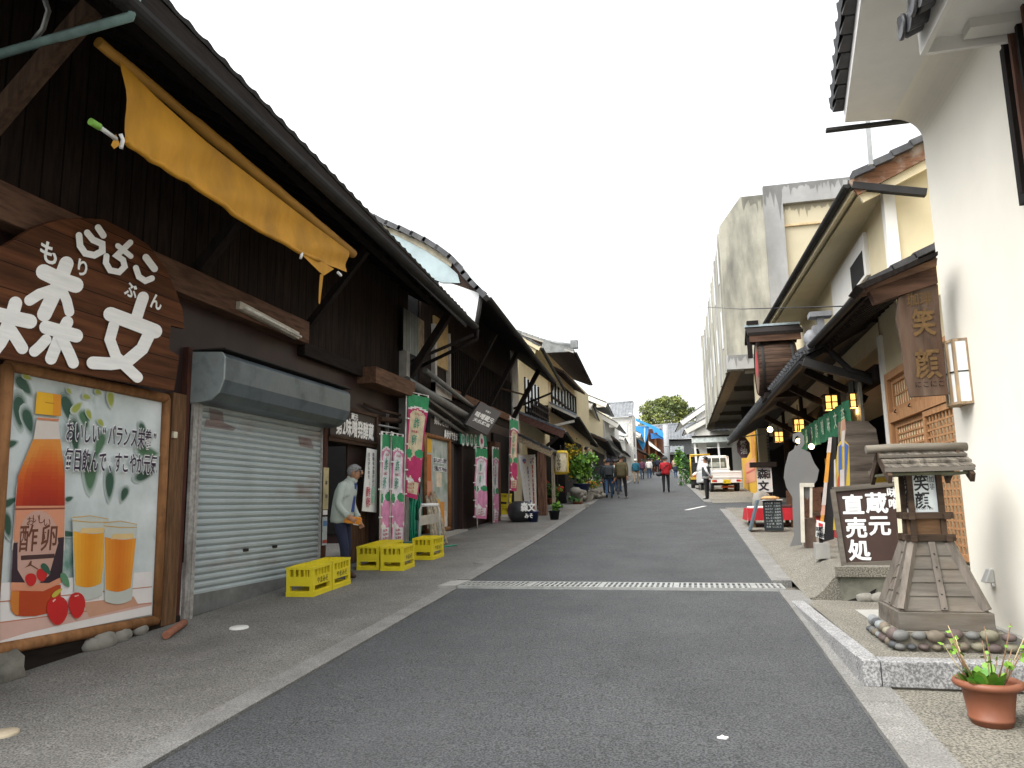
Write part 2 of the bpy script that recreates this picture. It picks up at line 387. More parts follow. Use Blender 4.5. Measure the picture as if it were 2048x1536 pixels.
# doorway: open dark half, sliding timber door behind
b = B().m(m_black).box(XF-1.2, XF-1.15, 10.5, 12.5, gz(10), 2.7); b.box(XF-1.2, XF-.1, 10.4, 10.45, gz(10), 2.7); b.box(XF-1.2, XF-.02, 10.5, 12.45, 2.66, 2.72); b.out('doorway', st)
m_door = wood('timber sliding door', (.10, .054, .03), 'z', seam=(1, .3, .012))
b = B().m(m_door).box(XF-.10, XF-.06, 11.55, 12.42, gz(12)+.04, 2.62); b.m(m_red).box(XF-.06, XF-.045, 11.5, 12.42, 1.75, 2.62); b.out('door', st)
B().m(m_brown).box(XF-.03, XF+.08, 10.6, 12.42, 2.60, 2.70).out('lintel', st, .006)
# recess between door and the next house: bars and odd stacked things
b = B().m(m_black).box(XF-.6, XF-.55, 12.6, 14.9, gz(13), 4.0)
for i in range(9): b.m(m_dark).box(XF-.06, XF-.03, 12.75+i*.12, 12.79+i*.12, 2.6, 3.4)
b.m(m_steel).box(XF-.03, XF+.02, 13.05, 13.1, gz(13), 3.3); b.out('recess', st)
b = B().m(m_brown); b.tube([F(728, 808, .04), F(765, 822, .1), F(800, 830, .12)], .03); b.tube([F(760, 838, .1), F(800, 842, .1)], .05); b.m(m_steel).tube([F(757, 850, .09), F(800, 858, .09)], .02); b.out('railing', st)
# braces up to the eave
for y, s in ((7.3, .13), (9.95, .1), (13.9, .14)):
    B().m(m_dark).bar((XF+.02, y, 4.25 if y < 13 else 4.0), (-4.55, y, 5.35), s, s).out('brace', st)
B().m(m_dark).bar((XF+.02, 13.95, 4.4), (-4.25, 14.6, 5.05), .06, .06).out('brace', st)
B().m(m_brown_z).bar(PX(-60, 300, -5.2), PX(185, 15, -4.25), .12, .12).out('brace', st)
# roof 1: soffit, rafters, tiles, gutter
_ea, _eb = PZ(327, 0, 5.52), PZ(868, 562, 5.52); E0, E1 = _ea+(_ea-_eb)*((_ea.y-1.5)/(_eb.y-_ea.y)), _ea+(_eb-_ea)*((14.75-_ea.y)/(_eb.y-_ea.y)); UP1 = V((-3.0, 0, 1.75))
rf = B().m(M('black weathered tile', (.02, .02, .021), r=.6, var=.5, sc=5)); tile_roof(rf, E0, E1, UP1, amp=.018, th=.02); roof = rf.out('roof', st)
b = B().m(m_black)
u = UP1.normalized(); nrm = V((-u.z, 0, u.x)); dn = V((-.05, 0, -.12))
b.m(wood('eave boards', (.02, .017, .016), 'y', seam=(0, .18, .012))); b.f([E0+dn, E0+dn+UP1, E1+dn+UP1, E1+dn])
b.out('soffit', roof)
b = B().m(m_dark)
for i in range(26):
    p = E0.lerp(E1, (i+.5)/26)+V((0, 0, -.19)); b.bar(p+V((-.28, 0, .163)), p+UP1*.62, .06, .09)
b.m(m_dark_y).bar(E0+V((-.45, 0, -.22+.27)), E1+V((-.45, 0, -.22+.27)), .12, .14); b.out('rafters', roof)
B().m(m_dark_y).bar(E0+V((-.03, 0, -.14)), E1+V((-.03, 0, -.14)), .03, .26).out('fascia', roof)
def gutter(p0, p1, r=.07, parent=None, name='gutter', mat=None, straps=9):
    b = B().m(mat or m_gutter); p0, p1 = V(p0), V(p1); d = (p1-p0).normalized(); s = d.cross(Z_).normalized(); k = 8
    prof = [(s*math.cos(t)*r - Z_*math.sin(t)*r) for t in [math.pi*i/k for i in range(k+1)]]
    inn = [q*.9 for q in prof]
    for a, c in ((prof, False), (inn, True)):
        for i in range(k):
            q = [p0+a[i], p0+a[i+1], p1+a[i+1], p1+a[i]]; b.f(q[::-1] if c else q, True)
    for i in range(straps):
        c = p0.lerp(p1, (i+.5)/straps); b.m(m_steel if False else (mat or m_gutter))
        for j in range(k): 
            q = [c+prof[j]*1.08-d*.012, c+prof[j+1]*1.08-d*.012, c+prof[j+1]*1.08+d*.012, c+prof[j]*1.08+d*.012]; b.f(q)
    b.f([p0+q for q in prof]); b.f([p1+q for q in prof][::-1])
    return b.out(name, parent)
_ga, _gb = PZ(296, 40, 5.27), PZ(950, 652, 5.27); gutter(_ga+(_ga-_gb)*.25, _gb, .085, roof, straps=14)
b = B().m(M('verdigris copper pipe', (.14, .22, .21), r=.5, var=.3, dirt=.5, dcol=(.05, .06, .06)))
a = PX(262, 28, -3.82); c = PY(0, 108, a.y); b.tube([c+(c-a)*.3, c, a-V((.0, 0, .02)), a+V((.04, 0, .14))], .035); b.out('drainpipe', st)
b = B().m(m_dark); a = PX(955, 678, -4.2); b.tube([PX(830, 738, XF+.02), a, a+V((0, 0, .2))], .038); b.out('drainpipe', st)
b = B().m(m_steel); q = PX(1095, 0, 0) if False else None
for dx in (0, .1): b.tube([PX(88+dx*40, 0, -4.6-dx), PX(95+dx*40, 22, -4.6-dx), PX(84+dx*40, 58, -4.6-dx), PX(66+dx*40, 80, -4.7-dx)], .014)
b.out('cable', st)

# roller shutter with its housing
m_slat = M('pale blue grey steel slats', (.40, .455, .465), r=.5, metal=.15, var=.08, sc=3, st=(1, 1, .5), dirt=.55, dcol=(.24, .11, .075), dsc=.9, dst=(1, .7, 1.6), dlo=.57, dhi=.70)
sh = B().m(m_slat); yA, yB = 7.46, 10.42; z = gz(9.2)+.05; zt = 2.93
k = 0
while z < zt:
    z1 = min(z+.078, zt)
    v = [(XF+.0, z), (XF+.012, z+.008), (XF+.03, z+.03), (XF+.03, z+.055), (XF+.008, z1-.006), (XF+.0, z1)]
    for (xa, za), (xb, zb) in zip(v, v[1:]): sh.f([(xa, yA, za), (xa, yB, za), (xb, yB, zb), (xb, yA, zb)])
    z = z1
shutter = sh.out('shutter', st)
b = B().m(M('worn zinc bottom rail', (.2, .21, .21), r=.5, metal=.3, dirt=.4)); b.hexa([(XF-.02, yA, gz(yA)+.02), (XF+.045, yA, gz(yA)+.02), (XF+.045, yB, gz(yB)-.0), (XF-.02, yB, gz(yB)), (XF-.02, yA, gz(9.2)+.16), (XF+.045, yA, gz(9.2)+.16), (XF+.045, yB, gz(9.2)+.16), (XF-.02, yB, gz(9.2)+.16)]); b.out('bottom_rail', shutter)
m_zinc = M('dented blue grey zinc sheet', (.12, .15, .165), r=.4, metal=.4, var=.45, sc=2.5, bump=.4, bsc=3, dirt=.3, dcol=(.05, .035, .025), dsc=2.5)
prof = [(XF-.05, 3.36), (XF+.42, 3.33), (XF+.46, 3.28), (XF+.46, 3.02), (XF+.40, 2.88), (XF+.30, 2.80), (XF+.14, 2.78), (XF-.05, 2.78)]
b = B().m(m_zinc); b.prism([(x, 7.32, z) for x, z in prof], (0, 3.2, 0)); b.m(M('housing end plate', (.28, .33, .33), r=.5, metal=.2, dirt=.4, dcol=(.1, .06, .04), dsc=6)); b.prism([(x+.004, 7.30, z+(.006 if z > 3 else -.006)) for x, z in prof], (0, .03, 0))
b.m(m_gutter).box(XF-.03, XF+.47, 7.3, 10.54, 3.365, 3.385); b.out('shutter_housing', shutter, .006)
for y in (7.30, 10.42):
    b = B().m(M('flaking grey guide rail', (.32, .31, .29), r=.7, var=.3, sc=20, dirt=.7, dcol=(.06, .035, .03), dsc=5, dst=(1, 1, .3)))
    if y < 8: b.box(XF+.052, XF+.09, y+.02, y+.10, gz(7.3)-.0, 2.80); b.box(XF-.0, XF+.10, y+.10, y+.155, gz(7.3)-.0, 2.80)
    else: b.box(XF, XF+.06, y, y+.045, gz(10.4), 2.79)
    b.out('guide_rail', shutter)
for pts_ in (((412, 838), (450, 846), (472, 856), (466, 862), (440, 858), (408, 854)), ((418, 815), (446, 824), (448, 846), (420, 840)), ((596, 872), (622, 878), (628, 898), (600, 892))):
    b = B().m(M('rust bleed', (.20, .06, .035), r=.9, alpha=.38)); b.f([F(x, y, .036) for x, y in pts_]); b.out('rust_stain', shutter)
b = B().m(m_black_p)
for x, y in ((492, 1100), (550, 1093)): p = F(x, y, .035); b.box(p.x-.01, p.x+.006, p.y-.05, p.y+.05, p.z-.018, p.z+.018)
b.out('keyhole_plate', shutter)

# stones and a broken plinth at the foot of the wall
m_stone = M('field stone', (.24, .23, .2), r=.9, var=.35, sc=4, bump=.5, bsc=12, dirt=.5, dcol=(.1, .095, .085), dsc=4)
b = B().m(M('crumbling concrete plinth', (.20, .19, .16), r=.95, var=.35, sc=4, bump=1, bsc=14, dirt=.6, dcol=(.06, .055, .045), dsc=5))
for i in range(14):
    y = 2.4+i*.21; b.ball((XF+.06+random.uniform(-.02, .03), y, gz(y)+.06), (.16, .17, .16+.01*(14-i)), 10, 7, bumpy=.16)
pl = b.out('stone_plinth'); tag(pl, 'crumbling grey concrete plinth under the bottom left corner of the drink billboard', 'plinth')
for i, (x, y, s, lab) in enumerate(((203, 1303, .12, 'small dark stone at the end of the crumbling plinth'), (232, 1297, .17, 'large pale rounded stone wedged under the billboard sill'), (270, 1285, .13, 'brown rounded stone between the pale stone and the clay pipe'), (300, 1272, .10, 'flat grey stone at the foot of the brown corner post'))):
    p = GR(x, y); p.x = XF+.07
    b = B().m(m_stone).ball((0, 0, 0), (s*.6, s, s*.62), 12, 8, bumpy=.09); tag(b.out('stone', at=None), lab, 'stone', 'stones under the storehouse wall'); bpy.context.scene.objects['stone' if i == 0 else 'stone.%03d' % i].location = p+V((0, 0, .05))
p, q = GR(332, 1278, .02), GR(368, 1252, .02)
tag(B().m(M('terracotta clay', (.30, .12, .07), r=.8, var=.25)).tube([p+V((0, 0, .035)), q+V((0, 0, .035))], .038, 12).out('clay_pipe'), 'short red clay pipe lying beside the corner post of the shutter', 'pipe')

# ---------------------------------------------------------------- round signboard
m_sign = wood('varnished brown sign planks', (.085, .031, .012), 'y', seam=(2, .21, .008), r=.7, sc=16, st=(1, .06, 1), var=.55, spec=.15)
sg = thing('signboard', 'big half round brown plank sign with white brush lettering above the drink billboard', 'sign', F(170, 780, .05))
def c2(cx, cy): return (cx/3.84, 380+cy/3.84)
out = [(-60, 640), (-60, 500), (0, 492), (60, 455), (110, 440), (160, 437), (200, 440), (245, 462), (290, 492), (325, 540), (345, 585), (358, 622), (361, 658), (334, 652), (330, 700), (350, 712), (350, 722), (340, 782), (200, 757), (20, 722), (-60, 706)]
b = B().m(m_sign); b.prism([F(x, y, .20) for x, y in out], (.05, 0, 0)); board = b.out('board', sg, .004)
m_let = M('brushed white sign paint', (.84, .84, .81), r=.6, var=.08, sc=30, st=(1, .1, 1))
b = B().m(m_let); cv = lambda x, y: F(*c2(x, y), .252)
S = [([(510, 565), (460, 700), (390, 850), (340, 955)], 48), ([(335, 630), (460, 690), (580, 730)], 52), ([(390, 770), (300, 800), (225, 848)], 36), ([(470, 760), (510, 850), (530, 935)], 33),
     ([(115, 870), (90, 960), (40, 1080)], 45), ([(-40, 950), (80, 980), (225, 1010)], 48), ([(80, 1080), (125, 1150), (165, 1215)], 40), ([(40, 1110), (0, 1180), (-40, 1230)], 36),
     ([(510, 1015), (450, 1130), (385, 1295)], 40), ([(345, 1055), (470, 1090), (578, 1120)], 45), ([(345, 1150), (300, 1200), (255, 1240)], 36), ([(470, 1150), (520, 1250), (553, 1328)], 38),
     ([(1090, 825), (1065, 900), (1040, 980)], 38), ([(838, 955), (1000, 1015), (1180, 1085)], 48), ([(862, 1040), (832, 1150), (880, 1280), (960, 1360), (1045, 1440)], 36), ([(1140, 1095), (1080, 1220), (960, 1320), (840, 1335), (700, 1328)], 42),
     ([(740, 290), (780, 350)], 22), ([(655, 330), (700, 385), (770, 415), (772, 470), (710, 503), (640, 488), (600, 430), (592, 350)], 22),
     ([(890, 430), (990, 510)], 18), ([(985, 405), (880, 505), (930, 540), (942, 590), (900, 632), (830, 618), (797, 560), (802, 510)], 20),
     ([(1105, 520), (1170, 605)], 24), ([(1027, 600), (1050, 668), (1100, 700), (1150, 680)], 20)]
for i, (pts, r) in enumerate(S): capsule(b, pts, r*1.16, lambda x, y, i=i: cv(x, y)+V((.0012*i, 0, 0)))
for ch, cx, cy, h in (('も', 370, 485, .21), ('り', 630, 600, .17), ('ぶ', 1000, 770, .17), ('ん', 1195, 860, .18)):
    text(b, ch, cv(cx, cy)+V((.004, 0, 0)), Y_, Z_, h, bold=.03)
b.out('lettering', board)

# ---------------------------------------------------------------- drink billboard
bb = thing('drink_billboard', 'large framed billboard of a red juice bottle and two glasses on the storehouse wall', 'billboard', F(160, 1270, .03))
def pz(cx, cy): return (cx/4.268, 740+cy/4.268)
def pw(cx, cy): return (cx/3.368, 1080+cy/3.368)
m_frame = wood('orange brown log frame', (.25, .12, .05), 'z', sc=14, var=.3, dirt=.4, dcol=(.06, .03, .015), dsc=7)
fr = [F(15, 730, .06), F(332, 797, .06), F(312, 1240, .06), F(-22, 1302, .06)]
b = B().m(m_frame)
for p, q in zip(fr, fr[1:]+fr[:1]): b.tube([p, q], .052, 10)
b.out('frame', bb)
m_print = M('printed sheet blurred garden', (.46, .54, .53), r=.35, var=.12, sc=1.6, dirt=.9, dcol=(.08, .22, .17), dsc=1.7, dst=(1, 1.2, .8), dlo=.60, dhi=.74, col2=(.64, .69, .70))
b = B().m(m_print); b.box(XF-.0, XF+.05, fr[3].y, fr[1].y, fr[2].z, fr[0].z); sheet = b.out('printed_sheet', bb)
P_ = lambda n, c, **k: M('print '+n, c, r=.35, var=.06, sc=3, **k)
b = B()
g1, g2 = P_('dark leaf', (.03, .10, .065)), P_('mid leaf', (.10, .24, .13)); yl = P_('yellow petal', (.62, .55, .12))
def leafpoly(cx, cy, l, wd, a, mat, dx, cv=pz):
    pts = []
    for k in range(14):
        t = 2*math.pi*k/14; x = math.cos(t)*l/2; y = math.sin(t)*wd/2*(1-.35*math.cos(t)); pts.append((cx+x*math.cos(a)-y*math.sin(a), cy+x*math.sin(a)+y*math.cos(a)))
    if cv is pw: lay(b, [cv(*p) for p in pts], dx, mat); return
    cc = (.30, .34, .06) if mat is yl else ((.07, .16, .09) if mat is g2 else (.03, .085, .06)); bgc = (.50, .57, .56)
    for i, (sc_, f_) in enumerate(((1.32, .12), (1.2, .28), (1.08, .5), (.95, .75), (.82, 1))):      # out of focus: soft edged print
        mt_ = P_('soft %s %d' % (mat.name, i), tuple(bgc[k]*(1-f_)+cc[k]*f_ for k in range(3))); lay(b, [cv(cx+(x-cx)*sc_, cy+(y-cy)*sc_) for x, y in pts], dx+.0001*i, mt_)
n = 0
for cx, cy, l, wd, a, mt in ((200, 130, 210, 90, .9, g1), (165, 350, 300, 110, 1.5, g1), (240, 430, 230, 90, 1.3, g1), (590, 350, 330, 100, 1.2, g1), (640, 560, 320, 80, 1.5, g1), (720, 420, 160, 70, 1.2, g2), (770, 900, 280, 110, 1.6, g2), (850, 640, 220, 70, 1.9, g2), (935, 980, 250, 75, 1.6, g1), (1060, 1060, 130, 60, 1.9, g1), (1230, 900, 170, 70, -.4, g1), (1220, 510, 130, 50, 1.2, g1), (1260, 700, 180, 80, .2, g2), (80, 1130, 160, 60, -.5, g1), (60, 1320, 220, 80, 1.4, g1), (95, 630, 110, 60, -.3, g1), (590, 1100, 70, 40, -.4, g1), (590, 1400, 140, 50, .1, g1),
    (230, 60, 80, 40, .5, yl), (655, 320, 110, 55, -.8, yl), (740, 230, 70, 40, .3, yl), (945, 250, 130, 55, 1.5, yl), (840, 190, 60, 40, .6, yl), (760, 380, 90, 40, 1.2, yl), (860, 450, 70, 40, 1.0, yl), (590, 180, 60, 30, .9, yl)):
    leafpoly(cx, cy, l, wd, a, mt, .052+.0006*n); n += 1
# table in the picture
tw, tp = P_('table white', (.75, .72, .70)), P_('table pink', (.62, .40, .34))
lay(b, [pw(x, y) for x, y in ((0, 290), (1025, 212), (1022, 500), (0, 700))], .068, tw)
lay(b, [pw(x, y) for x, y in ((0, 560), (560, 470), (1022, 420), (1022, 440), (560, 540), (200, 620), (0, 680))], .069, tp)
ln = P_('table line', (.5, .2, .12))
for q in (((0, 412), (1025, 312), (1025, 318), (0, 420)), ((0, 552), (1022, 420), (1022, 426), (0, 560))): lay(b, [pw(x, y) for x, y in q], .070, ln)
lay(b, [pw(x, y) for x, y in ((560, 420), (900, 380), (935, 440), (600, 520))], .0705, P_('warm shadow', (.55, .30, .2)))
b.out('scenery_print', sheet)
# bottle print
b = B(); orange = [P_('juice %d' % i, c) for i, c in enumerate(((.62, .27, .06), (.56, .19, .035), (.48, .12, .02), (.38, .07, .015), (.30, .045, .012)))]
edge = lambda y: (285-(y-590)*.42 if y < 900 else (155-(y-900)*.09), 515+(y-590)*.13 if y < 900 else 553)
lay(b, [pz(x, y) for x, y in ((318, 400), (505, 415), (500, 470), (520, 600), (553, 900), (555, 1540), (100, 1540), (140, 1000), (160, 900), (285, 600), (305, 470))], .072, P_('bottle glass', (.60, .55, .50)))
def juice(t):
    c = ((.62, .24, .045), (.57, .125, .022), (.47, .055, .014), (.37, .028, .012), (.27, .018, .012)); k = min(3, int(t*4)); f_ = t*4-k; f_ = min(f_, 1)
    return tuple(c[k][j]*(1-f_)+c[k+1][j]*f_ for j in range(3))
for i in range(19):
    y0 = 590+i*31; y1 = y0+31; a0, c0 = edge(y0); a1, c1 = edge(y1)
    for j in range(7):
        u0, u1 = j/7, (j+1)/7; e = abs(j-3.4)/3.4; t = max(0, i/18*.95-.22*e**2)
        t = round(t*24)/24; mt = P_('juice shade %02d' % round(t*24), juice(t))
        lay(b, [pz(a0+(c0-a0)*u0, y0), pz(a0+(c0-a0)*u1, y0), pz(a1+(c1-a1)*u1, y1), pz(a1+(c1-a1)*u0, y1)], .0735, mt)
cap = P_('cap yellow', (.72, .40, .02))
lay(b, [pz(x, y) for x, y in ((316, 182), (522, 212), (520, 395), (300, 372))], .077, cap)
lay(b, [pz(x, y) for x, y in ((455, 203), (522, 212), (520, 395), (450, 388))], .0774, P_('cap orange', (.68, .27, .02)))
lay(b, [pz(x, y) for x, y in ((385, 272), (462, 282), (460, 290), (385, 280))], .078, P_('cap line', (.45, .2, .02)))
lay(b, [pz(x, y) for x, y in ((318, 404), (505, 418), (497, 438), (318, 424))], .0775, P_('neck ring', (.55, .2, .1)))
# label: top half from crop A, lower half from crop B
sal = P_('label salmon', (.62, .27, .16))
lay(b, [pz(135, 1160), pz(553, 1158), pw(432, 0), pw(412, 290), pw(290, 345), pw(70, 340), pw(80, 200), pw(100, 20), pz(118, 1440)], .0768, sal)
lay(b, [pz(130, 1180), pz(553, 1174), pz(553, 1188), pz(130, 1196)], .0775, P_('label line', (.25, .06, .04)))
lay(b, [pw(92, 20), pw(432, -20), pw(420, 245), pw(330, 290), pw(75, 285)], .0775, P_('label check', (.035, .02, .03)))
ov = []
for k in range(20):
    t = math.pi*k/19; ov.append(pz(330-160*math.cos(t), 1400-200*math.sin(t)))
lay(b, ov+[pw(392, 20), pw(330, 240), pw(250, 300), pw(180, 305), pw(118, 200), pw(118, 30)], .078, P_('label pink', (.52, .32, .26)))
lay(b, [pw(75, 345), pw(410, 300), pw(408, 440), pw(385, 470), pw(320, 495), pw(240, 512), pw(160, 515), pw(105, 508), pw(78, 480), pw(68, 420)], .0765, P_('juice base red', (.42, .055, .015)))
lay(b, [pw(75, 345), pw(130, 345), pw(125, 505), pw(105, 505), pw(78, 480), pw(68, 420)], .0771, orange[1])
dk = P_('label brown ink', (.14, .05, .03)); b.m(dk)
for ch, x, y in (('酢', 245, 1440), ('卵', 420, 1432)): text(b, ch, F(*pz(x, y), .080), Y_, Z_, .235, bold=.012, squash=.8)
for i, ch in enumerate('おいしい'): text(b, ch, F(*pz(262+i*47, [1290, 1268, 1272, 1300][i]), .080), Y_, Z_, .085, bold=.0)
lay(b, [pw(140, 105), pw(368, 92), pw(366, 120), pw(142, 136)], .0795, P_('label bar', (.06, .03, .03)))
lay(b, [pw(190, 168), pw(205, 140), pw(215, 140), pw(212, 165), pw(260, 195), pw(255, 200), pw(205, 172), pw(165, 188)], .0796, dk)
red = P_('cherry red', (.52, .02, .02)); b.out('bottle_print', sheet)
b = B()
def cherry(cx, cy, wd, h, dx): lay(b, [pw(cx+wd*math.cos(t)*(1-.18*math.sin(t)), cy+h*math.sin(t)) for t in [2*math.pi*k/18 for k in range(18)]], dx, red)
cherry(208, 268, 38, 44, .081); cherry(282, 235, 36, 44, .0815); leafpoly(310, 195, 90, 42, .9, g1, .083, pw); b.out('label_fruit_print', sheet); b = B(); cherry(388, 475, 72, 98, .082); cherry(518, 440, 56, 88, .0825)
hi = P_('cherry highlight', (.8, .4, .35)); lay(b, [pw(x, y) for x, y in ((352, 410), (372, 395), (378, 402), (358, 420))], .0835, hi); lay(b, [pw(x, y) for x, y in ((500, 375), (530, 368), (532, 375), (505, 384))], .0835, hi)
leafpoly(440, 270, 110, 45, 1.1, g2, .0835, pw); leafpoly(385, 355, 90, 30, -.7, P_('stem', (.5, .42, .06)), .084, pw)
b.out('fruit_print', sheet)
for nm, x0, x1, yt, yj, yb0, x0b, x1b in (('left', 618, 925, 1255, 1375, 395, 500, 690), ('right', 885, 1170, 1300, 1425, 425, 706, 888)):
    b = B(); d = .078 if nm == 'left' else .0795
    jc = [P_('glass juice a', (.72, .40, .04)), P_('glass juice b', (.66, .27, .03))]
    lay(b, [pz(x0, yt), pz(x1, yt+18), *[pw(x1b+(x0b-x1b)*k/8, yb0-22+10*k/8+24*math.sin(math.pi*k/8)) for k in range(9)]], d-.001, P_('glass clear', (.50, .53, .48)))
    for j in range(9):
        u0, u1 = j/9, (j+1)/9; e = abs(j-4)/4; ca, cb_ = ((.68, .25, .012), (.74, .38, .04)) if nm == 'left' else ((.62, .17, .012), (.70, .28, .03)); f2 = e**1.5
        mt = P_('juice column %s %d' % (nm, abs(j-4)), tuple(ca[k]*(1-f2)+cb_[k]*f2 for k in range(3))); arc = lambda u: 22*math.sin(math.pi*u)
        ta, tb_ = (x0+8+(x1-x0-16)*u0, yj+10*u0+arc(u0)*.8), (x0+8+(x1-x0-16)*u1, yj+10*u1+arc(u1)*.8); ba, bb2 = (x0b+8+(x1b-x0b-16)*u0, yb0-92-12*u0+arc(u0)), (x0b+8+(x1b-x0b-16)*u1, yb0-92-12*u1+arc(u1))
        lay(b, [pz(*ta), pz(*tb_), pw(*bb2), pw(*ba)], d, mt)
    lay(b, [pz(x0+80, yj-25), pz(x1-30, yj-30), pz(x1-30, yj+12), pz(x0+60, yj+20)], d+.0005, P_('foam', (.66, .48, .22)))
    for yy in (yt, yt+26):
        lay(b, [pz(x0, yy), pz(x0+(x1-x0)*.5, yy-(14 if yy == yt else -14)), pz(x1, yy+14), pz(x1, yy+20), pz(x0+(x1-x0)*.5, yy-(6 if yy == yt else -22)), pz(x0, yy+8)], d+.0008, P_('glass rim', (.55, .35, .1)))
    b.out('glass_print', sheet)
b = B()
ink, hal = P_('slogan ink', (.03, .02, .05)), P_('slogan halo', (.82, .83, .83))
for s, (xa, ya), (xb, yb) in (('おいしい“バランス栄養”', (560, 512), (1345, 608)), ('毎日飲んで、すこやか元気', (545, 752), (1335, 822))):
    a, c = F(*pz(xa, ya), .084), F(*pz(xb, yb), .084); org = (a+c)/2; wd = (c-a).y; org.z = (a.z+c.z)/2
    b.m(hal); text(b, s, org, Y_, Z_, .215, bold=.06, width=wd)
    b.m(ink); text(b, s, org+V((.007, 0, 0)), Y_, Z_, .215, bold=.012, width=wd)
b.out('slogan', sheet)
p = F(347, 870, .07); tag(B().m(M('ivory bell push', (.6, .56, .42))).box(p.x-.005, p.x+.03, p.y-.03, p.y+.03, p.z-.035, p.z+.035).out('bell_push', bevel=.006), 'small ivory box on the brown post between billboard and shutter', 'bell')

# ---------------------------------------------------------------- yellow rolled awning
m_aw = M('yellow ochre canvas', (.47, .225, .012), r=.7, var=.22, sc=3, st=(1, 1, .3), dirt=.35, dcol=(.22, .11, .02), dsc=2.5, bump=.5, bsc=5)
aw = thing('rolled_awning', 'torn yellow ochre canvas hanging from a roller under the storehouse eave', 'awning', (-4.3, 6.5, 4.5))
XA = -4.3; T0, T1 = PX(222, 105, XA), PX(706, 508, XA)
b = B().m(M('ochre rolled canvas', (.34, .17, .025), r=.7, var=.3, sc=3, st=(1, .2, 1), bump=.4)); pts = [T0.lerp(T1, k/20)+V((random.uniform(-.004, .004), 0, random.uniform(-.006, .006))) for k in range(21)]
b.tube([T0+(T0-T1)*.03]+pts, [.045]*6+[.06]*16, 10); b.out('roller', aw)
b = B().m(m_aw); topl = [(228, 124), (300, 195), (400, 283), (500, 360), (600, 437), (690, 503)]; botl = [(236, 282), (300, 325), (380, 372), (490, 450), (602, 510), (684, 545)]
NN, MM = 44, 8; grid = []
def pl(t, L_):
    t *= len(L_)-1; i = min(int(t), len(L_)-2); f_ = t-i; return (L_[i][0]+(L_[i+1][0]-L_[i][0])*f_, L_[i][1]+(L_[i+1][1]-L_[i][1])*f_)
for i in range(NN+1):
    col = []; a = PX(*pl(i/NN, topl), XA); c = PX(*pl(i/NN, botl), XA); ph = random.uniform(-.012, .012)
    for j in range(MM+1):
        t = j/MM; p = a.lerp(c, t); p = p+V((.055+.012*math.sin(i*1.15+.3*j)*t+ph*t+.04*math.sin(i*.47+j*.5)*math.sin(math.pi*t), 0, 0)); col.append(b.bm.verts.new(p))
    grid.append(col)
for i in range(NN):
    for j in range(MM): b.f([grid[i][j], grid[i+1][j], grid[i+1][j+1], grid[i][j+1]], True)
hem = [grid[i][-1].co.copy() for i in range(0, NN-5, 2)]
# torn flap and a hanging shred near the far end
q = lambda x, y: PX(x, y, XA+.06)
b.f([q(604, 510), q(636, 518), q(668, 538), q(648, 551), q(640, 545)]); b.f([q(640, 549), q(647, 548), q(644, 575), q(640, 608), q(637, 606), q(638, 575)])
b.f([q(232, 268), q(240, 290), q(228, 298), q(222, 290)])
b.out('canvas', aw)
b = B().m(M('grey bottom bar', (.55, .55, .52), r=.4)); b.tube([q(196, 252), q(232, 278)], .018, 8); b.m(m_aw).tube(hem, .026, 8); b.m(M('green end cap', (.18, .38, .06))).tube([q(181, 243), q(199, 254)], .028, 10)
b.m(m_wpaint); b.tube([q(241, 268), q(246, 280), q(242, 296)], .016, 6); b.tube([q(604, 506), q(601, 517)], .016, 6); b.tube([q(676, 545), q(682, 551)], .02, 6); b.out('bottom_bar', aw)

# fluorescent fitting on the beam
fl = thing('fluorescent_light', 'unlit white tube fitting screwed to the brown beam above the shutter', 'lamp', F(530, 640, .2))
a, c = F(475, 610, .2), F(594, 672, .2)
B().m(M('aged white fitting', (.5, .46, .37), r=.5, dirt=.4)).bar(a, c, .08, .10).out('housing', fl, .008)
B().m(M('unlit white tube', (.72, .70, .62), r=.25)).tube([a+V((.09, .05, -.03)), c+V((.09, -.05, -.03))], .019, 10).out('tube', fl)

# sign over the doorway
ds = thing('door_sign', 'dark framed shop sign with white lettering above the open doorway', 'sign', F(698, 860, .05))
a, c = F(655, 852, .1), F(742, 868, .1)
b = B().m(M('dark brown board', (.024, .016, .016), r=.5, var=.2)); b.box(XF+.03, XF+.07, 10.65, 12.36, 2.70, 3.14); brd = b.out('board', ds)
b = B().m(m_brown); b.box(XF+.03, XF+.10, 10.6, 12.42, 3.14, 3.2); b.box(XF+.03, XF+.1, 12.36, 12.42, 2.7, 3.14); b.box(XF+.03, XF+.1, 10.6, 12.42, 2.66, 2.70); b.out('frame', ds)
b = B().m(m_let); text(b, '第2味噌発酵蔵', (XF+.075, 11.55, 2.86), Y_, Z_, .30, bold=.035, width=1.45); text(b, '蔵元', (XF+.075, 11.5, 3.06), Y_, Z_, .11, bold=.03, width=.26); b.out('lettering', brd)
# plates on the pillar between shutter and doorway
b = B().m(M('cream number plate', (.42, .36, .2), r=.6)); b.box(XF+.065, XF+.075, 10.46, 10.62, 1.55, 2.18); b.m(m_black_p); text(b, '本', (XF+.077, 10.54, 1.95), Y_, Z_, .07); text(b, '10', (XF+.077, 10.54, 1.75), Y_, Z_, .08)
tag(b.out('name_plate'), 'tall cream plate on the pillar between shutter and doorway', 'plate')
b = B().m(M('blue white plate', (.45, .5, .52), r=.5)); b.box(XF+.065, XF+.075, 10.46, 10.60, 1.02, 1.44); b.m(M('plate red band', (.4, .06, .05))).box(XF+.075, XF+.077, 10.46, 10.60, 1.05, 1.1); b.m(M('plate blue band', (.1, .2, .4))).box(XF+.075, XF+.077, 10.47, 10.59, 1.3, 1.38); b.m(m_wpaint).box(XF+.065, XF+.076, 10.47, 10.6, 1.47, 1.54)
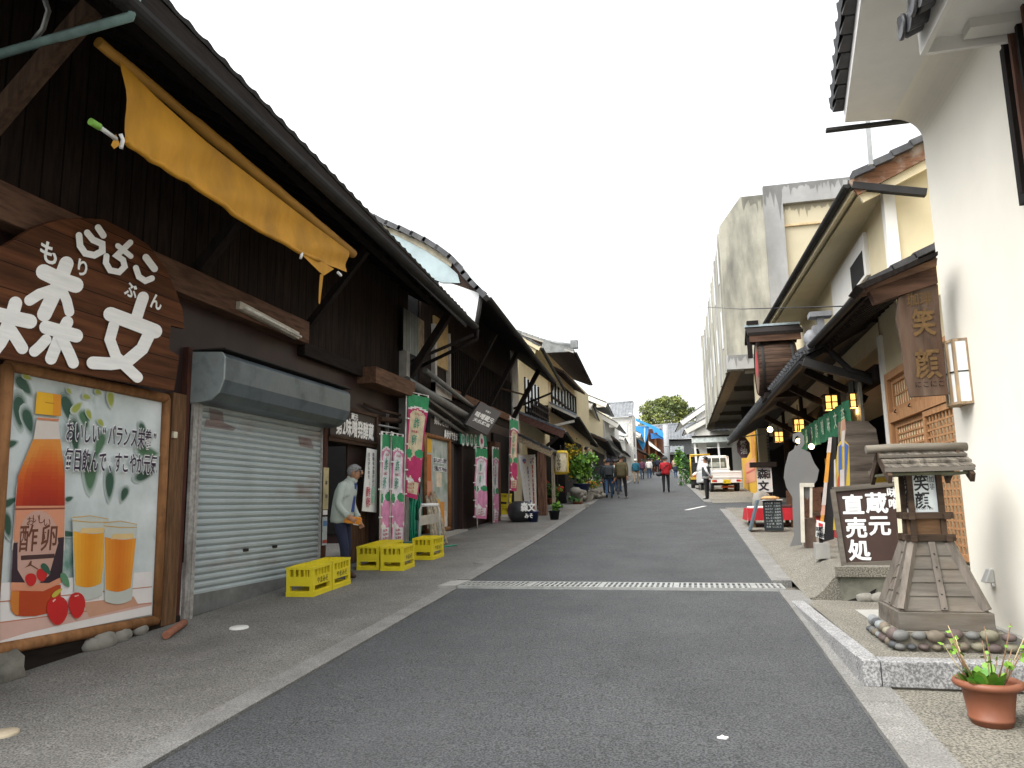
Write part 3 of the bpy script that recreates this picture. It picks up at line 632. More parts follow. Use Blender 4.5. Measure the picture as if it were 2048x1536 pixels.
tag(b.out('notice_plate'), 'faded blue and white notice plate under the cream plate', 'plate')
# paper notice by the door
b = B().m(M('white notice paper', (.72, .74, .72), r=.6, var=.04)); p = [F(734, 896, .14), F(754, 900, .14), F(753, 1025, .12), F(724, 1022, .22)]; b.f(p); b.f([q_-V((.006, 0, 0)) for q_ in p][::-1])
nb = tag(b.out('paper_notice'), 'tall white hanging notice with red and green characters behind the stooping man', 'notice')
b = B().m(P_('notice ink', (.12, .12, .14))); o = V((.006, 0, 0))
text(b, '昔ながらの天然醸造', F(737, 945, .165)+o, Y_, Z_, .075, vertical=True); text(b, '味噌ぬか漬けみそ', F(746, 940, .15)+o, Y_, Z_, .075, vertical=True)
b.m(P_('notice red', (.55, .08, .14))); text(b, '酢卵', F(736, 994, .2)+o, Y_, Z_, .17, vertical=True); b.m(P_('notice green', (.3, .55, .42))); text(b, '健康', F(746, 990, .165)+o, Y_, Z_, .14, vertical=True); b.out('lettering', nb)
# ================================================================ left: the row of houses going up the street
def slope_roof(name, parent, A, E, U, mat=None, thick=.1, soffit=None, verge=None, tiles=True, per=.27, gut=True, gr=.06):
    """a roof plane from eave A-E up by U, with boards under it, a gutter and a verge on its near side"""
    A, E, U = V(A), V(E), V(U); b = B().m(mat or m_tile)
    if tiles: tile_roof(b, A, E, U, per=per)
    else: b.f([A, E, E+U, A+U])
    o = b.out(name, parent)
    d = V((0, 0, -thick)); b = B().m(soffit or m_dark_y); b.hexa([A+d, E+d, E+U+d, A+U+d, A+V((0, 0, -.015)), E+V((0, 0, -.015)), E+U+V((0, 0, -.015)), A+U+V((0, 0, -.015))]); b.out('soffit', o)
    if verge:
        mt, hgt = verge; b = B().m(mt); b.bar(A+V((0, -.03, -hgt*.5+.02)), A+U+V((0, -.03, -hgt*.5+.02)), .07, hgt); b.out('verge_board', o)
    if tiles:
        b = B().m(mat or m_tile); n = max(2, int(U.length/.26)); u = U/n
        for i in range(n):
            p = A+u*i; b.bar(p+V((0, 0, .05)), p+u*1.08+V((0, 0, .03)), .16, .07)
        b.out('verge_tiles', o)
    if gut:
        s = U.copy(); s.z = 0; s = s.normalized()*-.06
        gutter(A+s+V((0, 0, -.03)), E+s+V((0, 0, -.03)), gr, o, straps=4)
    return o

# ---- second house: dark, long eave, sheet metal on its gable
h2 = thing('dark_shop_house', 'dark timber shop house with patched sheet metal gable beyond the storehouse', 'house', (XF, 19, gz(19)))
G0 = V((-4.10, 15.02, 5.98)); G1 = PY(1105, 762, 24.4)
slope_roof('roof', h2, G0, G1, (-3.2, 0, 2.5), verge=None, soffit=wood('black eave boards', (.014, .012, .012), 'y', seam=(0, .2, .012)), gr=.07)
b = B().m(m_batten).box(-9, XF-.03, 14.95, 23.2, 3.9, 7.2); b.m(m_red).box(-9, XF-.05, 14.95, 23.2, gz(15), 3.9); b.m(m_black).box(-9, XF-.1, 14.93, 14.95, 1, 7.2); b.out('wall', h2)
b = B().m(M('sheet metal patch', (.36, .44, .45), r=.4, metal=.3, var=.2, sc=2, bump=.2, bsc=3)); b.prism([PY(x, y, 14.82) for x, y in ((740, 440), (780, 462), (845, 496), (893, 528), (915, 548), (920, 566), (885, 565), (860, 556), (740, 520))], (0, .02, 0)); b.m(M('dark brown filler boards', (.05, .03, .022), r=.9)).prism([PY(x, y, 14.84) for x, y in ((870, 500), (905, 517), (928, 545), (950, 570), (958, 586), (884, 560))], (0, .02, 0)); b.out('gable_cladding', h2)  # dark brown filler piece closes the gap between sheet metal and verge
B().m(M('cream verge board', (.5, .45, .33), r=.7, var=.3)).prism([PY(x, y, 14.80) for x, y in ((762, 448), (800, 458), (850, 484), (905, 520), (902, 534), (850, 500), (800, 474), (764, 458))], (0, .02, 0)).out('verge_board', h2)
b = B().m(m_tile); vp = [(750, 432), (775, 444), (800, 454), (825, 465), (850, 477), (875, 492), (900, 510), (915, 526), (927, 543), (940, 558), (955, 573), (968, 588)]
for (xa_, ya_), (xb2, yb2) in zip(vp, vp[1:]): p, q = PY(xa_, ya_+4, 14.8), PY(xb2, yb2+4, 14.8); b.bar(p+V((0, 0, .0)), q+V((.05, 0, -.05)), .30, .11)
b.out('verge_tiles', h2)
B().m(M('white sheet panel', (.86, .87, .88), r=.35, var=.03)).prism([PY(x, y, 14.84) for x, y in ((884, 551), (958, 582), (958, 592), (947, 657), (873, 574))], (0, .02, 0)).out('gable_panel', h2)
B().m(m_gutter).tube([PY(962, 596, 14.8), PY(958, 625, 14.8), PY(950, 662, 14.75)], .04).out('drainpipe', h2)
b = B().m(M('corrugated blue sheet', (.16, .19, .2), r=.4, metal=.4, seam=(1, .09, .03))); a, c = F(808, 615, .03), F(838, 715, .03); b.box(XF-.02, XF+.02, a.y, c.y, c.z, a.z); b.m(M('stained plaster strip', (.25, .2, .13), r=.9, var=.5)).box(XF-.02, XF+.015, c.y, c.y+.35, c.z-.1, a.z); b.out('side_cladding', h2)
b = B().m(M('plywood yellow panel', (.40, .28, .12), r=.7, var=.2)); a, c = F(868, 640, .05), F(898, 740, .05); b.box(XF-.02, XF+.03, a.y+.1, c.y, F(880, 735).z, F(880, 640).z); fr_ = b.out('upper_window', h2)
b = B().m(M('greyed white frame', (.42, .40, .36), r=.7, var=.2)); b.box(XF-.02, XF+.08, a.y, a.y+.12, 4.05, 5.6); b.box(XF-.02, XF+.1, a.y, c.y+.05, 4.0, 4.28); b.box(XF-.02, XF+.08, c.y, c.y+.05, 4.2, 5.6); b.out('frame', fr_)
b = B().m(m_dark)
for i in range(38):
    y = 17.1+i*.16; b.box(XF-.03, XF+.02, y, y+.05, 4.3, 5.4)
b.out('lattice', h2)
B().m(wood('light brown rail', (.14, .075, .045), 'y')).box(XF-.03, XF+.06, 17.0, 23.0, 4.12, 4.32).out('beam', h2)
for y, s in ((17.6, .1), (20.0, .12), (23.0, .13)): B().m(m_dark).bar((XF+.0, y, 4.1), (-4.55, y, 5.75), s, s).out('brace', h2)
B().m(m_dark).tube([(-5.5, 23.4, 4.6), PY(1103, 786, 24.2), G1+V((.05, 0, -.1))], .035).out('drainpipe', h2)
m_duct = M('dusty grey duct', (.17, .17, .155), r=.5, metal=.3, var=.25, dirt=.5, dcol=(.06, .055, .045), dsc=3)
for p, q, r in (((812, 762), (962, 850), .10), ((850, 740), (968, 832), .06), ((805, 785), (930, 868), .04)):
    B().m(m_duct).tube([F(*p, .22), F(*q, .2)], r, 10).out('duct', h2)
b = B().m(wood('grey shelf board', (.10, .09, .075), 'y')); b.bar(F(858, 805, .2), F(935, 862, .2), .16, .03); b.bar(F(858, 800, .3), F(935, 856, .3), .03, .05); b.out('shelf', h2)
B().m(m_black).box(XF-.06, XF-.03, 16.85, 17.55, gz(17), 2.95).out('doorway', h2)
B().m(m_red).box(XF-.05, XF+.08, 16.66, 16.86, gz(17), 3.0).out('post', h2)
B().m(m_red).box(XF-.05, XF+.08, 17.5, 17.62, gz(17), 3.3).out('post', h2)
B().m(M('maroon board wall', (.032, .016, .014), r=.6, var=.3, seam=(1, .15, .01))).box(XF-.05, XF+.0, 17.62, 20.2, gz(18), 3.3).out('panelling', h2)
B().m(wood('wide brown post', (.10, .05, .03), 'z')).box(XF-.02, XF+.22, 20.2, 20.75, gz(20)-.0, 3.3).out('post', h2)
B().m(m_dark).box(XF-.05, XF+.02, 20.75, 23.2, gz(21), 3.6).out('panelling', h2)
b = B().m(m_conc).box(XF-.1, XF+.18, 14.9, 17.6, gz(15)-.1, gz(16)+.14); b.out('plinth', h2)
b = B().m(m_brown); b.tube([F(1000, 770, .1)+V((0, 0, -.1)), F(1050, 790, .3)], .03); b.out('bracket', h2)

# lean-to bay at its far end
q0, q1 = PY(1030, 868, 22.4), PY(1104, 903, 22.4)
slope_roof('lean_to_roof', h2, q1, q1+V((-.1, 2.0, .05)), q0-q1, verge=(wood('buff beam', (.30, .24, .16), 'y'), .2), gut=False)
b = B().m(M('greenish dull wall', (.10, .105, .085), r=.9)).box(-7, -5.6, 22.5, 22.6, gz(22), 4.0); b.m(M('maroon wall', (.05, .02, .016), r=.7)).box(-7, -5.58, 22.46, 22.5, gz(22), 2.35); b.out('lean_to_wall', h2)
B().m(wood('reddish post', (.14, .075, .05), 'z')).box(PY(1076, 905, 22.5).x, PY(1091, 905, 22.5).x, 22.35, 22.6, gz(22), 3.1).out('post', h2)

# ---- third house: cream plaster, balcony, small tiled pent roof
h3 = thing('balcony_house', 'cream plastered house with a dark latticed balcony and tiled pent roof', 'house', (-5.7, 27, gz(27)))
v0, v1 = PY(1024, 662, 24.7), PY(1080, 694, 24.7); e1 = PZ(1126, 778, v1.z-.1)
slope_roof('roof', h3, v1, e1, (v0-v1)*2.5, verge=(m_cream, .16), soffit=m_cream, gr=.06)
b = B().m(m_cream); xf3 = -5.62; gz0 = PY(1068, 760, 24.75); b.prism([(xf3, 24.75, gz(24)), (xf3, 24.75, gz0.z+.9), (xf3, 24.75, v1.z-.05), v0+V((0, .05, -.05)), v0+V((-2, .05, 1)), (-9, 24.75, 8), (-9, 24.75, gz(24))], (0, 5.6, 0)); b.out('wall', h3)
b = B().m(m_cream).prism([PY(x, y, 24.72) for x, y in ((1036, 672), (1074, 692), (1068, 716), (1036, 690))], (0, .03, 0)); b.out('gable_wall', h3)
W3 = lambda x, y, dx=0: PX(x, y, xf3+dx)
B().m(M('pale grey pillar', (.42, .42, .40), r=.7)).box(xf3-.02, xf3+.12, W3(1018, 800).y, W3(1030, 800).y, 3.2, 6.4).out('corner_post', h3)
b = B().m(glass('dark upper window', (.012, .012, .014))).box(xf3-.02, xf3+.02, W3(1049, 800).y, W3(1076, 800).y, 4.5, 6.0); b.m(m_dark); y0, y1 = W3(1049, 800).y, W3(1076, 800).y
for i in range(5): b.box(xf3+.02, xf3+.05, y0+(y1-y0)*i/4-.03, y0+(y1-y0)*i/4+.03, 4.5, 6.0)
b.out('upper_window', h3)
b = B().m(m_dark); ra, rb_ = W3(1062, 805, .35), W3(1097, 850, .35)
for i in range(11):
    y = ra.y+(rb_.y-ra.y)*i/10; b.box(ra.x-.02, ra.x+.02, y-.03, y+.03, 4.45, 5.15)
for z in (4.45, 4.7, 4.95, 5.15): b.box(ra.x-.025, ra.x+.025, ra.y, rb_.y, z-.03, z+.03)
b.box(xf3, ra.x, rb_.y, rb_.y+.06, 4.4, 5.3); b.out('balcony', h3)
l0, l1 = PY(1032, 824, 24.6), PY(1128, 862, 24.6); l2 = PZ(1144, 884, l1.z)
slope_roof('pent_roof', h3, l1, l2, l0-l1, mat=M('bluish wet tile', (.12, .14, .16), r=.3, var=.4, sc=5), verge=(wood('brown verge board', (.10, .05, .04), 'y'), .26))
B().m(m_dark).bar(PY(1086, 900, 24.6)+V((-.3, 0, -.2)), l1+V((-.1, 0, -.1)), .1, .1).out('brace', h3)
b = B().m(m_dark).box(xf3-.05, xf3+.05, 25, 30.2, gz(25), 3.5); b.m(m_cream).box(xf3-.05, xf3+.1, 24.72, 25.5, 2.9, 3.7); b.out('shopfront', h3)
for (x, y), n in (((1107, 980), .10), ((1112, 950), .09)):
    p = PY(x, y, 25.5 if n > .095 else 27); B().m(M('pale post', (.40, .36, .27), r=.8) if n > .095 else m_dark).box(p.x-n/2, p.x+n/2, p.y-.05, p.y+.05, gz(p.y), 3.4).out('post', h3)
b = B().m(m_black).box(-5.3, -4.75, 28.6, 28.9, gz(28), 4.0); b.out('dark_pillar', h3)

# ---- fourth house: two dark eaves, glazed upper storey
h4 = thing('glazed_upper_house', 'dark eaved house with glazed upper storey and pale hipped roof tiles', 'house', (-6, 36, gz(36)))
c0 = PY(1148, 703, 30.4); c1 = PZ(1181, 768, c0.z)
slope_roof('roof', h4, c0, c1, (-3.2, 0, 1.35), mat=M('light grey tile', (.19, .20, .2), r=.45, var=.35, sc=5), soffit=wood('brown soffit', (.045, .028, .022), 'y'), verge=(m_conc, .1))
b = B().m(M('light grey tile', (.3, .31, .31))); r0, r1 = PY(1088, 682, 30.4), PY(1147, 694, 30.4); b.tube([r0+V((0, .1, .0)), r1+V((0, .1, .02))], .12); b.box(r1.x-.12, r1.x+.18, 30.3, 30.6, r1.z-.05, r1.z+.28); b.out('hip_ridge', h4)
hr = PY(1078, 706, 30.3); B().m(M('light grey tile', (.3, .31, .31))).prism([hr, r0+V((0, -.1, 0)), r1+V((0, -.1, 0)), c0+V((0, -.05, 0))], (0, .15, 0)).out('hip_face', h4)
d0 = PY(1128, 742, 31.5); d1 = PZ(1170, 786, d0.z); slope_roof('middle_roof', h4, d0, d1, (-1.4, 0, .75), soffit=wood('brown soffit', (.045, .028, .022), 'y'), tiles=False, gut=False)
xf4 = -5.75; W4 = lambda x, y: PX(x, y, xf4)
b = B().m(m_cream).box(-10, xf4, 30.6, 44, gz(31), c0.z+.1); b.out('wall', h4)
b = B().m(M('orange boarding', (.32, .10, .04), r=.6, seam=(2, .2, .02))).box(xf4-.3, xf4-.02+.03, 30.55, 31.1, 5.2, 7.2); b.out('boarding', h4)
b = B().m(M('bright window glass', (.55, .62, .64), r=.1, spec=.8)).box(xf4-.1, xf4+.02, 31.6, 38.5, 5.5, 6.9); wn_ = b.out('window', h4)
b = B().m(m_dark)
for i in range(9): y = 31.6+i*.86; b.box(xf4+.02, xf4+.08, y-.05, y+.05, 5.4, 7.0)
for z in (5.45, 6.1, 6.95): b.box(xf4+.02, xf4+.07, 31.5, 38.6, z-.04, z+.04)
b.out('window_frame', wn_)
k0, k1 = PY(1100, 807, 30.3), PY(1153, 832, 30.3); k2 = PZ(1193, 892, k1.z)
slope_roof('pent_roof', h4, k1, k2, k0-k1, mat=M('bluish wet tile', (.12, .14, .16)), verge=(m_conc, .12), soffit=m_black)
B().m(m_conc).bar(PY(1105, 852, 30.3), k1+V((-.1, .05, -.2)), .08, .1).out('brace', h4)
b = B().m(m_black).box(xf4-.3, xf4+.06, 30.8, 40, gz(31), 4.6); b.m(m_cream).box(xf4-.3, xf4+.12, 40, 44, gz(40), 4.6); b.m(M('white low panel', (.6, .6, .56), r=.7)).box(xf4, xf4+.14, 43, 44, gz(42), 4.4); b.out('shopfront', h4)

# ---- fifth: pale yellow with white verges
def verge_house(name, label, cat, Y0, Y1, va, ve, ef, wall, vm, roofm, wallx, low=None, lowfar=None, side=-1, vh=.35, win=True):
    """a plastered house whose gable end faces the camera: va upper and ve lower end of the verge, ef far end of the eave (photo pixels)"""
    p, q = PY(*va, Y0), PY(*ve, Y0); e = PZ(*ef, q.z)
    t = thing(name, label, cat, (wallx, (Y0+Y1)/2, gz((Y0+Y1)/2)))
    slope_roof('roof', t, q, e, p-q if abs(p.x-q.x) > 2.2 else (p-q)*(2.6/abs(p.x-q.x)), mat=roofm, verge=(vm, vh), soffit=vm, gut=True, gr=.05)
    b = B().m(wall); xb = wallx+side*6; sl = (p.z-q.z)/abs(p.x-q.x)
    b.prism([(wallx, Y0+.25, gz(Y0)-.3), (wallx, Y0+.25, q.z+sl*abs(q.x-wallx)-.12), (xb, Y0+.25, q.z+sl*abs(q.x-xb)-.12), (xb, Y0+.25, gz(Y0)-.3)], (0, Y1-Y0-.25, 0)); b.out('wall', t)
    b = B().m(vm); mx = (q*.75+p*.25); b.box(mx.x-.25, mx.x+.25, Y0+.05, Y0+.24, mx.z-.5, mx.z-.12); b.out('verge_bracket', t)
    if win:
        b = B().m(m_dark); y = Y0+2; z = q.z-1.4
        b.box(wallx-.1, wallx-side*.05, y, y+1.2, z-.7, z+.4); b.out('window', t)
    if low:
        lp, lq = PY(*low[0], Y0+.4), PY(*low[1], Y0+.4); le = PZ(*lowfar, lq.z)
        slope_roof('pent_roof', t, lq, le, lp-lq, verge=(m_brown, .12), soffit=m_black)
        b = B().m(m_black).box(wallx-.2, wallx-side*.03, Y0+.6, Y1, gz(Y0), lq.z-.2); b.out('shopfront', t)
    return t
verge_house('yellow_plaster_house', 'pale yellow plastered house with broad white verges left of the walking couple', 'house', 44.5, 56, (1146, 787), (1183, 808), (1199, 846), m_cream, m_white, m_tile, -6.3, ((1182, 868), (1212, 881)), (1231, 912))
verge_house('white_plaster_house', 'white plastered house with a bright gable beyond the yellow house', 'house', 56.5, 68, (1192, 822), (1236, 848), (1250, 866), m_white, m_white, m_tile, -6.25, ((1222, 872), (1236, 882)), (1245, 905), win=False)
verge_house('tall_white_house', 'tall house with white upper verge rising behind the yellow plastered house', 'house', 55, 62, (1158, 784), (1213, 806), (1226, 832), m_white, m_white, m_tile, -8.6, win=False)
verge_house('low_white_house', 'low white gabled house between the bright gable and the tile fronted house', 'house', 69, 74, (1225, 868), (1249, 875), (1258, 892), m_white, m_white, m_tile, -6.2, ((1240, 898), (1252, 905)), (1262, 915), win=False, vh=.3)
# ---- seventh: roof slope faces the camera
h7 = thing('tile_fronted_house', 'narrow white house whose grey tiled roof slope faces the camera', 'house', (-6.5, 77, gz(77)))
a, c, d, e = PY(1223, 834, 75), PY(1263, 832, 75), PY(1214, 807, 77.5), PY(1266, 804, 77.5)
b = B().m(M('pale silver tile', (.20, .21, .22), r=.5, var=.25, sc=3)); tile_roof(b, c+V((.15, 0, 0)), a-V((.3, 0, 0)), V((0, 2.5, (d.z-a.z))), per=.35); b.tube([d, e], .14); b.out('roof', h7)
b = B().m(m_white).box(a.x, c.x-.3, 75.4, 80, gz(75)-.5, a.z-.02); b.m(M('concrete side wall', (.5, .49, .46), r=.8)).box(c.x-.3, c.x+.02, 75.3, 80, gz(75)-.5, a.z+.4); b.out('wall', h7)
b = B().m(M('window blind', (.55, .57, .56), r=.5)).box(a.x+.8, a.x+1.5, 75.33, 75.4, 8.0, 9.3); b.m(m_dark).box(c.x, c.x+.05, 76.5, 77.2, 7, 8.4); b.box(c.x, c.x+.05, 76.5, 77.2, 4.8, 6.2); b.out('window', h7)
verge_house('small_yellow_house', 'small yellow house with dark pent roof below the blue tarpaulin', 'house', 84, 92, (1264, 858), (1281, 868), (1290, 890), m_cream, m_white, m_tile, -6.6, ((1266, 893), (1290, 905)), (1302, 915), win=False, vh=.3)
# ---- blue tarpaulin house
h9 = thing('timber_gallery_house', 'reddish timber house under repair with a gallery behind blue sheeting', 'house', (-6, 98, gz(98)))
b = B().m(wood('red brown old timber', (.12, .05, .03), 'z')); a, c = PY(1270, 845, 96), PY(1326, 930, 96); b.box(a.x-2, c.x, 96, 104, gz(96)-.5, PY(1300, 858, 96).z); b.out('wall', h9)
b = B().m(wood('orange post', (.26, .11, .05), 'z'))
for x in (1290, 1298, 1312): p = PY(x, 900, 95.6); b.box(p.x-.12, p.x+.12, 95.5, 95.9, gz(96)-.3, PY(x, 862, 95.6).z)
b.out('frame', h9)
slope_roof('pent_roof', h9, PY(1325, 908, 95), PY(1325, 908, 95)+V((.4, 8, 0)), PY(1297, 880, 95)-PY(1325, 908, 95), mat=m_white, soffit=m_black, tiles=False, gut=False)
B().m(M('pale awning edge', (.75, .75, .72), r=.7)).prism([PY(x, y, 94.9) for x, y in ((1297, 882), (1322, 902), (1318, 903), (1298, 890))], (0, .1, 0)).out('awning', h9)
tp = thing('blue_tarpaulin', 'bright blue tarpaulin draped over the roof edge of the timber gallery house', 'tarpaulin', PY(1300, 870, 95))
m_blue = M('blue tarpaulin', (.03, .27, .62), r=.45, var=.15, sc=.8, bump=.3, bsc=2)
def sheet(name, pts, dep, parent, mat):
    b = B().m(mat); b.prism(pts, dep); return b.out(name, parent)
sheet('roof_sheet', [PY(x, y, 94.6) for x, y in ((1271, 836), (1290, 845), (1308, 852), (1325, 862), (1327, 876), (1316, 869), (1312, 864), (1308, 867), (1305, 858), (1290, 850), (1272, 842))], (0, .25, 0), tp, m_blue)
sheet('side_sheet', [PY(x, y, 94.9) for x, y in ((1266, 852), (1298, 853), (1296, 868), (1290, 890), (1287, 902), (1283, 896), (1270, 870))], (0, .1, 0), tp, m_blue)
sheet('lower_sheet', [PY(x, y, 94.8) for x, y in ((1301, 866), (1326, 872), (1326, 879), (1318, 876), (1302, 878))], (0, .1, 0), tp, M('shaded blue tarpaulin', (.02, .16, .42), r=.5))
B().m(M('tarpaulin seam', (.45, .62, .75), r=.5)).prism([PY(x, y, 94.85) for x, y in ((1288, 855), (1291, 855), (1290, 885), (1288, 885))], (0, .03, 0)).out('seam', tp)
# low wall and dust sheet at the end of the left side
b = B().m(m_conc).prism([PY(x, y, 92) for x, y in ((1284, 918), (1304, 918), (1304, 942), (1284, 946))], (0, .3, 0)); tag(b.out('garden_wall'), 'low grey wall with a clipped bush on top before the dust sheet', 'wall')
b = B().m(M('grey dust sheet', (.42, .43, .43), r=.8, var=.12, sc=.6)); b.prism([PY(x, y, 97) for x, y in ((1302, 906), (1326, 908), (1328, 940), (1306, 940))], (0, .15, 0)); tag(b.out('dust_sheet'), 'pale grey dust sheet hung across the front beneath the gallery', 'dust sheet')
p = PY(1331, 850, 93); b = B().m(M('grey concrete pole', (.30, .31, .32), r=.8, var=.1)); b.tube([(p.x, 93, gz(93)-.3), (p.x, 93, p.z)], .33, 14); b.m(M('band on pole', (.3, .31, .32))).tube([(p.x, 93, gz(93)+3), (p.x, 93, gz(93)+3.15)], .345, 14); b.m(m_steel).tube([(p.x, 93, p.z), (p.x, 93, p.z+.1)], .25, 14)
tag(b.out('concrete_pole'), 'thick pale grey pole standing before the tiled hall at the street end', 'pole')
# ---- hall at the end of the street, behind it a big round tree
he = thing('tiled_hall', 'wide hall with a big grey tiled roof closing the end of the street', 'house', (-2, 122, gz(120)))
a, c = PY(1322, 880, 116), PY(1376, 876, 116); a = c+(a-c)*2.2; up = PY(1395, 846, 122).z-c.z
b = B().m(M('end hall tile', (.14, .15, .16), r=.5, var=.3, sc=1.2, dirt=.5, dcol=(.24, .25, .255), dsc=.8)); tile_roof(b, c+V((1.5, 0, 0)), a, V((0, 6, up)), per=.5, row=.5, amp=.07); b.tube([a+V((0, 6, up)), c+V((1.5, 6, up))], .25); b.out('roof', he)
b = B().m(m_dark).box(a.x, c.x+1, 117, 128, gz(116)-1, c.z-.05); b.m(M('grey shutter boards', (.07, .075, .075), r=.8)).box(a.x, c.x+1, 116.8, 117, c.z-2.4, c.z-.3); b.out('wall', he)
a2, c2_ = PY(1340, 905, 113), PY(1368, 905, 113); slope_e = V((0, 2.5, 1.1)); b = B().m(M('end hall tile', (.22, .23, .245))); tile_roof(b, c2_, a2, slope_e, per=.5, row=.5, amp=.07); b.out('pent_roof', he)
B().m(wood('pale doorway boards', (.32, .25, .15), 'z')).box(PY(1352, 930, 116).x, PY(1362, 930, 116).x, 116.6, 116.8, gz(116)-.3, PY(1352, 918, 116).z).out('door', he)
# ================================================================ right: raised platforms
PZ1, TZ = .50, .85
b = B().m(m_aggr)
ys_ = [9.0+.5*i for i in range(32)]
def terr(x, y):
    h = max(TZ, gz(y)+.02); t = min(1, max(0, (x-rx(y)-.27)/.42)); t = t*t*(3-2*t); return gz(y)+.03+(h-gz(y)-.03)*t
for y0, y1 in zip(ys_, ys_[1:]):
    xs0 = [rx(y0)+.24+.09*i for i in range(7)]+[3.0, 7.0]; xs1 = [rx(y1)+.24+.09*i for i in range(7)]+[3.0, 7.0]
    for i in range(8): b.f([(xs0[i], y0, terr(xs0[i], y0)), (xs0[i+1], y0, terr(xs0[i+1], y0)), (xs1[i+1], y1, terr(xs1[i+1], y1)), (xs1[i], y1, terr(xs1[i], y1))], True)
xs = [rx(9)+.24+.09*i for i in range(7)]+[7.0]
for i in range(7): b.f([(xs[i], 9, terr(xs[i], 9)), (xs[i], 9, .3), (xs[i+1], 9, .3), (xs[i+1], 9, terr(xs[i+1], 9))])
b.out('terrace', kind='structure')
b = B().m(M('rough mossy concrete', (.15, .15, .12), r=.95, var=.4, sc=3, bump=.8, bsc=9, dirt=.7, dcol=(.045, .05, .035), dsc=2.5))
b.box(1.5, 3, 8.93, 8.99, .3, TZ-.1); b.m(m_aggr).box(1.46, 3, 8.90, 8.995, TZ-.1, TZ+.004)
b.m(m_stone)
for i in range(5): b.ball((1.72+i*.14, 8.90, .53), (.10, .05, .06), 10, 6, bumpy=.2)
b.m(m_black).prism([(1.55, 8.925, .5), (1.72, 8.925, .56), (1.85, 8.925, .63), (1.8, 8.925, .52), (1.7, 8.925, .5)], (0, .004, 0))
b.out('terrace_wall', kind='structure')
b = B().m(m_aggr)
pts = [(1.17, 5.86), (6, 5.86), (6, 8.95), (1.12, 8.95)]
b.f([(x, y, PZ1-.002) for x, y in pts]); b.out('platform', kind='structure')
b = B().m(m_granite)
for i in range(7):
    x0 = 1.05+[0, .12, .62, 1.15, 1.7, 2.25, 2.8][i]; x1 = 1.05+[.12, .62, 1.15, 1.7, 2.25, 2.8, 3.4][i]
    b.box(x0+.003, x1-.003, 5.72, 5.88, .335, PZ1+.004)
y = 5.885
while y < 9.0:
    e = min(y+.75, 9.05); x0, x1 = 1.05-(y-5.7)*.027, 1.05-(e-5.7)*.027
    b.hexa([(x0, y, gz(y)-.05), (x0+.13, y, gz(y)-.05), (x1+.13, e-.006, gz(e)-.05), (x1, e-.006, gz(e)-.05), (x0, y, PZ1+.004), (x0+.13, y, PZ1+.004), (x1+.13, e-.006, PZ1+.004), (x1, e-.006, PZ1+.004)]); y = e
b.m(m_earth).box(1.06, 4.4, 5.74, 5.9, .2, .335); b.out('platform_kerb', kind='structure', bevel=.006)
b = B().m(m_conc); b.f([PZ(x, y, PZ1+.003) for x, y in ((1710, 1219), (1757, 1219), (1757, 1240), (1745, 1243))]); b.out('platform_paver', kind='structure')

# ================================================================ right: near white plastered house
XW = 2.33
w1 = thing('white_wall_house', 'near white plastered house with coved eaves and a dark timber lattice window', 'house', (XW, 4, gz(4)))
b = B().m(M('off white plaster', (.80, .77, .68), r=.85, var=.03, sc=2, dirt=.25, dcol=(.62, .58, .48), dsc=.7, dst=(1, 1, .3), dlo=.52, dhi=.8)); b.box(XW, 7, 2.2, 7.5, .1, 5.05)
n = 10; z0 = 5.22
for i in range(n):
    a0, a1 = math.pi/2*i/n, math.pi/2*(i+1)/n; r = .26
    q = lambda a, y: (XW-r+r*math.cos(a), y, z0-r+r*math.sin(a))
    b.f([q(a0, 2.2), q(a1, 2.2), q(a1, 7.5), q(a0, 7.5)], True)
b.f([(XW, 7.5, z0-.26)]+[q(math.pi/2*i/n, 7.5) for i in range(n+1)]+[(XW, 7.5, z0+.05)]); b.out('wall', w1)
eN, eF = PZ(1722, 0, z0)+(PZ(1722, 0, z0)-PZ(1690, 245, z0))*1.2, PZ(1690, 245, z0)
b = B().m(M('soffit plaster', (.74, .73, .70), r=.85, var=.03)); b.f([eN, V((XW, eN.y, z0)), V((XW, 7.52, z0)), eF]); d = V((0, 0, .16)); b.m(M('bright fascia plaster', (.86, .86, .84), r=.8, var=.02)); b.f([eN, eF, eF+d, eN+d]); b.f([eF, V((XW, 7.52, z0)), V((XW, 7.52, z0))+d, eF+d]); b.out('soffit', w1)
b = B().m(m_tile); o = V((-.1, .05, .17)); tile_roof(b, eN+o, eF+o, V((2.2, 0, 1.2)), per=.26); b.m(m_tile)
L_ = (eF-eN).length; k = int(L_/.26)
for i in range(k): p = (eN+o).lerp(eF+o, (i+.5)/k); b.box(p.x+.02, p.x+.12, p.y-.12, p.y+.12, p.z-.03, p.z+.06)
b.m(m_gutter).box(eF.x-.16, XW, 7.5, 7.56, z0-.03, z0+.0); b.out('roof', w1)
